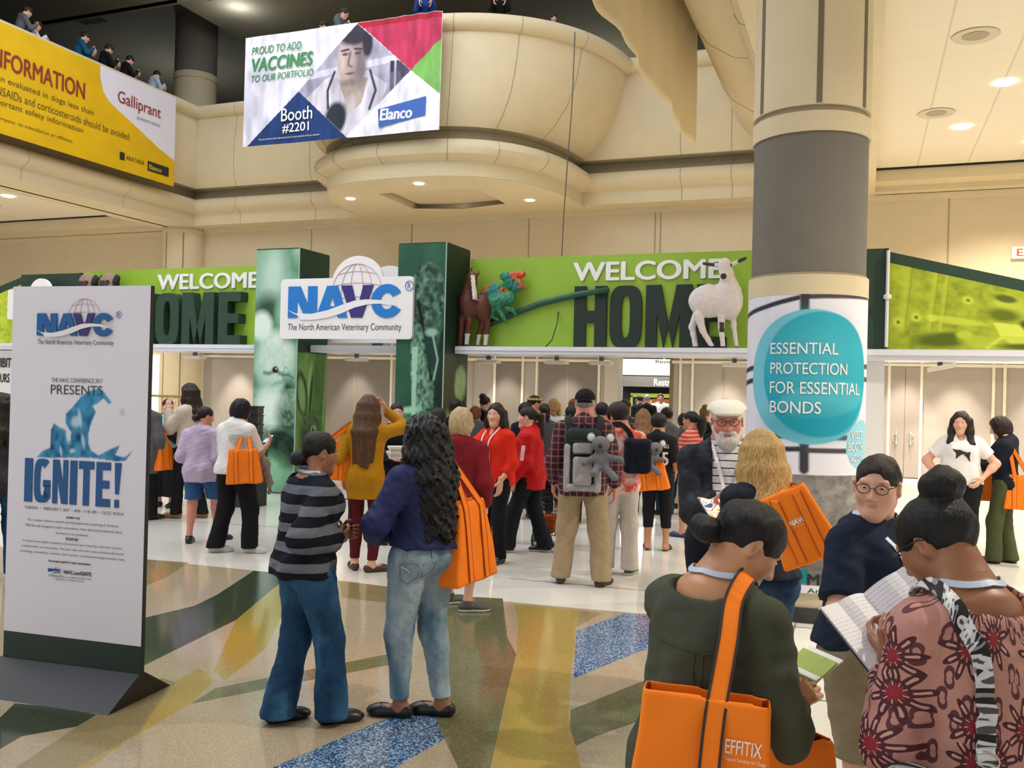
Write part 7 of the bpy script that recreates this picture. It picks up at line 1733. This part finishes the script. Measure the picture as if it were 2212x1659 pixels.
tote('orange tote bag in front of the olive trousers at the right', G, lo(-84, -.17, -.16, 1.0), -84, (.30, .34, .12), lo(-84, -.05, -.13, 1.36), 0, 0, None, h=.011)

# ================================================================== group at the left
G = person('woman in white tee with printed back and black trousers, looking at her phone', (-6.194, 7.891), 38, H=1.64, q=1, fat=1.2, skin='tan', hair=('bob', 'black', dict()), head=(-20, -16, 0), rh=(.16, .32, 1.14), lh=(-.14, .28, 1.02), rdir=(-.3, .8, .4), rn=(-.6, 0, .7), curl=.9, top=dict(m=WTEE, hem=.84, sleeve=.45, infl=.022, flare=.03, arm=.012, name='tee_shirt'), bottom=dict(m=BLK, r=(.006, .085, .09)), shoes=('sneaker', SHW, SOLE), feet=((.17, .04, -70), (-.16, -.1, -45)))
def back_lines(G):
    for i, (a, b) in enumerate(((-.10, .06), (-.11, .06), (-.10, .05), (-.09, .05), (-.06, .02))):
        P = [lo(38, a + .02 + (b - a) * t, .25, 1.255 - i * .022) for t in np.linspace(0, 1, 12)]; q, n = hit(P, G.top, A3(*lo(38, 0, -1, 0)), .003); mb = MB(); mb.ribbon(q * G.s, [tuple(x) for x in n], .006, .0015); mb.obj('printed_line', mat('tee_ink', '#a3a0a8', .8, .3, 200), G.topo)
back_lines(G)
tote('orange tote bag on the back of the white tee woman', G, lo(38, .065, .22, 1.12), 34, (.34, .36, .14), lo(38, .10, .06, 1.385), -4, 0, None, front=-1, h=.010)
ph = obj_at(G, 'phone', (.11, .40, 1.19), 'phone with pale blue screen in the hand of the white tee woman', 'phone'); mb = MB(); mb.k = 0; mb.box((-.036, -.07, 0), (.036, .07, .008), Matrix.Rotation(.6, 4, 'X')); mb.k = 1; mb.box((-.033, -.064, .0082), (.033, .064, .0092), Matrix.Rotation(.6, 4, 'X')); mb.obj('body', [SHB, mat('phone_screen', '#8fb2e0', .2, 0, emit=.5)], ph)
R_ = obj_at(G, 'scarf', lo(38, .27, .02, .72), 'grey knitted scarf hanging from the arm of the white tee woman', 'scarf', yaw=38)
V, Fc = nets(Wob(Un(.05, cap((-.06, 0, .38), (.02, 0, .22), .05), cap((.02, 0, .22), (.08, 0, .02), .05, .035), cap((.08, 0, .02), (.08, 0, -.1), .03, .02)), .010, 40), (-.2, -.12, -.2), (.2, .12, .5), .012); mesh_obj('scarf_cloth', V, Fc, cloth('scarf_grey', '#6d675f', '#9b948a', .95, 80, .2), R_, True)
G = person('woman in lilac cardigan and blue shorts with bare legs', (-6.880, 8.160), 24, H=1.53, q=1, fat=1.1, skin='pink', hair=('bun_low', 'dark'), head=(-40, -10, 0), rh=(.18, .2, .98), lh=(-.2, .16, .95), top=dict(m=LILAC, hem=.74, flare=.03, infl=.022, arm=.012, fold=.008, name='cardigan'), bottom=dict(m=BSHORT, name='shorts', hem=.52, r=(.004, .09, .095)), shoes=('sneaker', SHB, SHB), feet=((.13, .24, -55), (-.10, -.06, 15)))
G = person('tall woman in cream blouse with long brown hair, hand raised', (-8.263, 9.553), -58, H=1.78, q=1, fat=1.0, skin='fair', hair=('long', 'dark', dict(z=1.22, w=1.05, r=.034)), lh=(-.10, .22, 1.32), ldir=(.2, .2, .9), rh=(.1, .24, 1.2), top=dict(m=CREAMB, hem=.84, flare=.03, infl=.022, arm=.012, name='blouse'), bottom=dict(m=BLK, r=(0, .07, .07)), shoes=('flat', SHTAN), feet=((.08, -.16, 0), (-.08, .1, 0)))
G = person('woman in black cardigan over aqua top holding papers', (-9.254, 10.241), -152, H=1.55, q=1, fat=1.06, skin='fair', hair=('bun_low', 'dark'), head=(34, 0, 0), rh=(.12, .24, 1.12), lh=(-.12, .24, 1.12), rdir=(-.8, .4, 0), ldir=(.8, .4, 0), top=dict(m=AQUA, hem=.80, sleeve=.4, flare=.03, name='top'), over=dict(m=BLK, hem=.70, open=.09, infl=.03, name='cardigan'), bottom=dict(m=BLK, r=(.006, .10, .12), hem=.16), shoes=('clog', SHB))
b = obj_at(G, 'papers', (0, .26, 1.02), 'white papers held by the woman in the aqua top', 'papers'); mb = MB(); mb.box((-.08, -.004, -.12), (.08, .004, .05)); mb.obj('sheets', MAGP, b)
G = person('person in speckled grey coat half hidden by the poster stand', (-8.619, 9.078), 8, H=1.66, q=1, fat=1.15, skin='tan', hair=('bob', 'dark', dict()), top=dict(m=COAT, hem=.60, flare=.05, infl=.035, arm=.012, name='coat'), bottom=dict(m=BLK, r=(.004, .08, .085)), shoes=('clog', SHB), feet=((.13, .05, -50), (-.12, 0, 0)))
tote('orange tote bag beside the speckled grey coat', G, lo(8, .27, .0, .98), 60, (.3, .34, .12), lo(8, .15, 0, 1.37), 0, 0, None, h=.012)
G = person('person with long dark hair and jeans at the left photo edge behind the poster stand', (-7.100, 5.821), 0, H=1.66, q=1, fat=1.05, skin='tan', hair=('long', 'dark', dict(z=1.2)), top=dict(m=cloth('charcoal_top', '#2a2a2c', '#4c4c50', .9, 50, .2), hem=.72, infl=.025, name='top'), bottom=dict(m=JEAN), shoes=('clog', SHBR))
tote('orange tote bag at the left photo edge behind the poster stand', G, lo(0, .22, .06, 1.12), 70, (.3, .34, .12), lo(0, .14, 0, 1.37), 0, 0, None, h=.012)
G = person('person in black behind the mustard tunic, carrying magazines', (-5.004, 9.212), 172, H=1.62, q=2, fat=1.0, skin='fair', hair=('short', 'dark'), rh=(.06, .30, 1.02), lh=(-.14, .32, 1.02), rdir=(-.7, .6, 0), ldir=(.7, .6, 0), top=dict(m=BLK, hem=.75, name='jacket'), bottom=dict(m=BLK), shoes=('clog', SHB))
for i in range(5):
    b = obj_at(G, 'magazine', (-.02 + .008 * (i % 3), .40, 1.02 + i * .028), '%s magazine of the white stack carried behind the mustard tunic' % ('lowest', 'second lowest', 'middle', 'second highest', 'topmost')[i], 'magazine', 'magazines in the carried stack', yaw=4 * (i % 3)); mb = MB(); mb.box((-.14, -.10, 0), (.14, .10, .026)); mb.obj('pages', mat('stack_page_%d' % (i % 2), ('#d3cfcc', '#bdb6b2')[i % 2], .5, .1, 20), b)

# ================================================================== the crowd at the back
CR = [
 ((-5.246, 10.835), -30, 1.54, ('bob', 'dark', {}), WINE, 'dark haired person in wine top behind the ash blonde bob'),
 ((-5.550, 12.005), 0, 1.63, ('short', 'black', {'g': 0.02}), BLK, 'person with round black hair left of the vermilion top'),
 ((-5.679, 13.028), 10, 1.53, ('bob', 'red', {}), GREYC, 'auburn haired person just left of the vermilion top woman'),
 ((-5.791, 13.628), 30, 1.69, ('bun_top', 'dark', {}), BLK, 'person in black with a messy brown top bun, head turned right'),
 ((-4.376, 11.818), -20, 1.62, ('short', 'black', {'g': 0.018}), DNAVY, 'person in navy with short black hair behind the red jacket'),
 ((-4.633, 12.791), 60, 1.73, ('bun_low', 'dark', {}), BLK, 'person with a yellow flower headband looking right'),
 ((-4.267, 12.290), -10, 1.62, ('pony', 'dark', {'len': 0.2}), GREYC, 'woman in grey with a short ponytail and orange strap'),
 ((-4.532, 13.474), 170, 1.68, ('long', 'blonde', {'z': 1.3}), WTEE, 'woman in white sleeveless top facing the camera in the crowd'),
 ((-3.684, 11.765), 0, 1.60, ('short', 'black', {'g': 0.02}), GREYC, 'person in grey with black hair left of the black cap'),
 ((-4.479, 14.353), 30, 1.67, ('short', 'red', {'g': 0.015}), WINE, 'red haired person behind the black cap man'),
 ((-3.335, 12.008), 0, 1.65, ('short', 'black', {'g': 0.015}), BLK, 'dark haired person right of the black cap'),
 ((-3.296, 13.097), 10, 1.71, ('bun_low', 'dark', {}), CAMO, 'person in camouflage jacket behind the tie-dye tee man'),
 ((-2.762, 12.017), 5, 1.59, ('long', 'light', {'z': 1.12}), BLK, 'woman with long light brown hair and black top, before the doorway'),
 ((-2.701, 13.329), -40, 1.59, ('short', 'black', {'g': 0.012}), GREYC, 'person in grey hood bowing beside the doorway'),
 ((-2.214, 13.732), 0, 1.62, ('bun_top', 'light', {}), BLK, 'person with light brown bun and black jacket near the flat cap'),
 ((-1.877, 12.791), -10, 1.51, ('short', 'black', {'g': 0.015}), BLK, 'dark haired person half hidden by the flat cap man'),
 ((-2.611, 14.222), -30, 1.50, ('bob', 'dark', {}), GREYC, 'dark haired person left of the flat cap behind the striped top'),
]
for i, (p, fc, H_, hr, tm, lb) in enumerate(CR):
    Gc = person(lb, p, fc, H=H_, q=2, fat=1.05, skin=('fair', 'tan', 'pink')[i % 3], sex='fm'[i % 5 == 2], hair=hr, head=((-1) ** i * 10, -8, 0), rh=(.12, .26, 1.05), lh=(-.14, .24, 1.0), top=dict(m=tm, hem=.8, sleeve=(1.0, .4)[lb.startswith('woman in white')]), bottom=dict(m=(BLK, JEAND, DKT)[i % 3]), shoes=('clog', SHB), group='queue at the back of the hall')
    if i == 5: Gc.child('flower_headband', (lambda f: (lambda p: f((p - Gc.hc) @ Gc.RH)))(Un(.008, *[ell((.095 * math.cos(t), .112 * math.sin(t) - .012, .06 + .015 * math.sin(t)), .02) for t in np.linspace(0, 6.28, 16)])), Gc.hc - .2, Gc.hc + .22, .01, mat('headband_yellow', '#b7a45a', .8, .3, 60))

# people in the passage beyond the doorway
G = person('man in white shirt and dark trousers walking out of the bright doorway', (-5.313, 25.189), 178, H=1.80, q=2, sex='m', skin='tan', hair=('short', 'dark'), top=dict(m=WTEE, hem=.95, infl=.025, arm=.012), bottom=dict(m=DKT, waist=1.03), shoes=('clog', SHB), glasses=GLB)
G = person('grey haired man in black tee, seen from behind inside the doorway', (-5.487, 24.263), 8, H=1.76, q=2, sex='m', fat=1.1, skin='pink', hair=('short', 'grey'), top=dict(m=BLK, hem=.8, sleeve=.45, name='tee_shirt'), bottom=dict(m=KHAKI), shoes=('clog', SHB))
G = person('dark haired man in black, left of the grey haired man inside the doorway', (-5.767, 24.583), -30, H=1.74, q=2, sex='m', skin='tan', hair=('short', 'dark'), top=dict(m=BLK, hem=.8, name='tee_shirt'), bottom=dict(m=DKT), shoes=('clog', SHB))
# people leaning on the balcony rails
UP = [(-19.22, 15.9, 75, 'dark', GREYC, 'person in grey looking over the yellow banner at the top left corner'), (-19.65, 16.55, 80, 'dark', WTEE, 'person in pale shirt beside the grey one at the top left corner'), (-19.22, 17.64, 85, 'dark', cloth('teal_shirt', '#12455f', '#1d5f7d'), 'person in teal shirt leaning over the yellow banner'), (-19.22, 18.45, 70, 'dark', BLK, 'person in black with tousled hair over the middle of the yellow banner'), (-19.22, 19.2, 70, 'black', BLK, 'person in dark cap and clothes over the white banner part'), (-19.22, 20.25, 60, 'black', cloth('pale_blue_shirt', '#8fa3b5', '#b5c5d3'), 'person in pale blue top at the left balcony corner'),
 (-12.72, 19.0, 160, 'dark', BLK, 'person in black on the bay left of the portrait banner top'), (-11.95, 18.55, 120, 'dark', GREYC, 'person in grey with hand raised behind the portrait banner'), (-9.45, 18.25, 180, 'dark', cloth('blue_shirt', '#14306b', '#1f4390'), 'person in royal blue at the front of the bowed bay'), (-7.75, 18.55, 180, 'grey', BLK, 'person in black leaning on the right half of the bay rail'), (-6.85, 19.6, 170, 'black', BLK, 'person whose dark head just clears the right end of the bay rail')]
for i, (x, y, fc, hcol, tm, lb) in enumerate(UP):
    sink = {9: .25, 10: 1.02}.get(i, 0)
    person(lb, (x, y), fc, H=(1.7, 1.66, 1.72, 1.7, 1.66, 1.6, 1.62, 1.7, 1.72, 1.66, 1.3)[i], q=2, skin='fair', sex='m' if i % 2 else 'f', hair=('short', hcol, dict(g=.012)), z0=9.15, head=(0, -12, 0), lean=14, top=dict(m=tm, hem=.8), bottom=dict(m=DKT), shoes=('clog', SHB), rh=(.12, .36, 1.22), lh=(-.12, .36, 1.22) if i != 7 else (-.02, .2, 1.55), group='people at the balcony rails')
    o = bpy.context.scene.objects[-1] if False else None
# ------------------------------------------------------------------ loose things on the floor
CRB = mat('crate_black', '#17181a', .45, .08)
R_ = None
mb = MB(); mb.box((-.2, -.2, 0), (.2, .2, .82)); px_, py_ = (-8.358, 10.911)
mb.v = [(v[0] + px_, v[1] + py_, v[2]) for v in mb.v]; tag(mb.obj('pedestal', mat('pedestal_dark', '#26282b', .6, .05), recentre=True), 'dark pedestal under the black crates by the chick tower', 'pedestal')
for i in range(5):
    r = empty('crate', (px_, py_, .82 + i * .128), ('lowest', 'second lowest', 'middle', 'second highest', 'topmost')[i] + ' black plastic crate of the stack by the chick tower', 'crate', 'black crates by the chick tower', .37)
    mb = MB(); b0, b1, t0, t1 = -.15, .15, -.17, .17
    for lo_, hi_ in (((-.15, -.15, 0), (.15, .15, .01)), ((-.165, -.165, .01), (-.15, .165, .12)), ((.15, -.165, .01), (.165, .165, .12)), ((-.15, -.165, .01), (.15, -.15, .12)), ((-.15, .15, .01), (.15, .165, .12))): mb.box(lo_, hi_)
    mb.obj('crate_body', CRB, r); mb = MB()
    for lo_, hi_ in (((-.175, -.175, .105), (.175, -.165, .126)), ((-.175, .165, .105), (.175, .175, .126)), ((-.175, -.175, .105), (-.165, .175, .126)), ((.165, -.175, .105), (.175, .175, .126))): mb.box(lo_, hi_)
    mb.obj('crate_rim', CRB, r)
# wire cart with an orange bag inside
cx_, cy_ = (-3.428, 10.040)
r = empty('wire_cart', (cx_, cy_, 0), 'black wire trolley cart standing between the red jacket and the khaki trousers', 'cart', None, .25)
WIRE = mat('wire_black', '#1b1b1d', .4, 0, metal=.4)
mb = MB(); w, d, z0_, z1_ = .15, .13, .12, .62
for i in range(9):
    x = -w + 2 * w * i / 8
    for y in (-d, d): mb.tube([(x, y, z0_), (x, y, z1_)], .0035, 4)
for i in range(7):
    y = -d + 2 * d * i / 6
    for x in (-w, w): mb.tube([(x, y, z0_), (x, y, z1_)], .0035, 4)
for z in np.linspace(z0_, z1_, 7):
    mb.tube([(-w, -d, z), (w, -d, z), (w, d, z), (-w, d, z)], .004, 4, closed=True)
for i in range(7): mb.tube([(-w + 2 * w * i / 6, -d, z0_), (-w + 2 * w * i / 6, d, z0_)], .0035, 4)
mb.obj('wire_basket', WIRE, r)
mb = MB(); mb.tube([(-w, -d, z1_), (w, -d, z1_), (w, d, z1_), (-w, d, z1_)], .009, 6, closed=True); mb.obj('top_rail', WIRE, r)
mb = MB(); mb.tube([(-w, d, z1_), (-w, d + .08, .88), (w, d + .08, .88), (w, d, z1_)], .008, 6); mb.obj('push_handle', WIRE, r)
for x in (-w, w):
    for y in (-d, d):
        mb = MB(); mb.tube([(x - .012, y, .06), (x + .012, y, .06)], .06, 14); mb.obj('wheel', SHB, r, True)
        mb = MB(); mb.tube([(x, y, .06), (x, y, .12)], .007, 5); mb.obj('wheel_stem', WIRE, r)
V, Fc = nets(Wob(rbox((0, 0, .11), (.11, .09, .11), .05), .012, 20), (-.2, -.2, -.05), (.2, .2, .3), .012)
tag(mesh_obj('orange_bag', V, Fc, cloth('burnt_orange_bag', '#9c3a14', '#c24e1c'), None, True, None, (cx_, cy_, .125)), 'burnt orange bag lying inside the wire cart', 'bag')
# orange backpack on the floor
bx_, by_ = (-3.938, 9.735)
r = empty('floor_bag', (bx_, by_, 0), 'upright orange backpack on the floor behind the walking red jacket woman', 'backpack', None, .3)
V, Fc = nets(Wob(Un(.03, rbox((0, 0, .19), (.10, .10, .19), .06)), .006, 20), (-.2, -.2, -.02), (.2, .2, .45), .011); mesh_obj('bag_body', V, Fc, ORANGE, r, True)
V, Fc = nets(rbox((0, -.10, .13), (.075, .03, .09), .025), (-.15, -.2, 0), (.15, 0, .3), .01); mesh_obj('pocket', V, Fc, ORANGE, r, True)
mb = MB(); mb.tube([(-.04, 0, .37), (-.03, 0, .42), (.03, 0, .42), (.04, 0, .37)], .01, 6); mb.obj('grab_handle', PIPING, r, True)
mb = MB(); mb.tube([(-.09, -.10, .30), (0, -.112, .34), (.09, -.10, .30)], .006, 5); mb.obj('zip', PIPING, r, True)
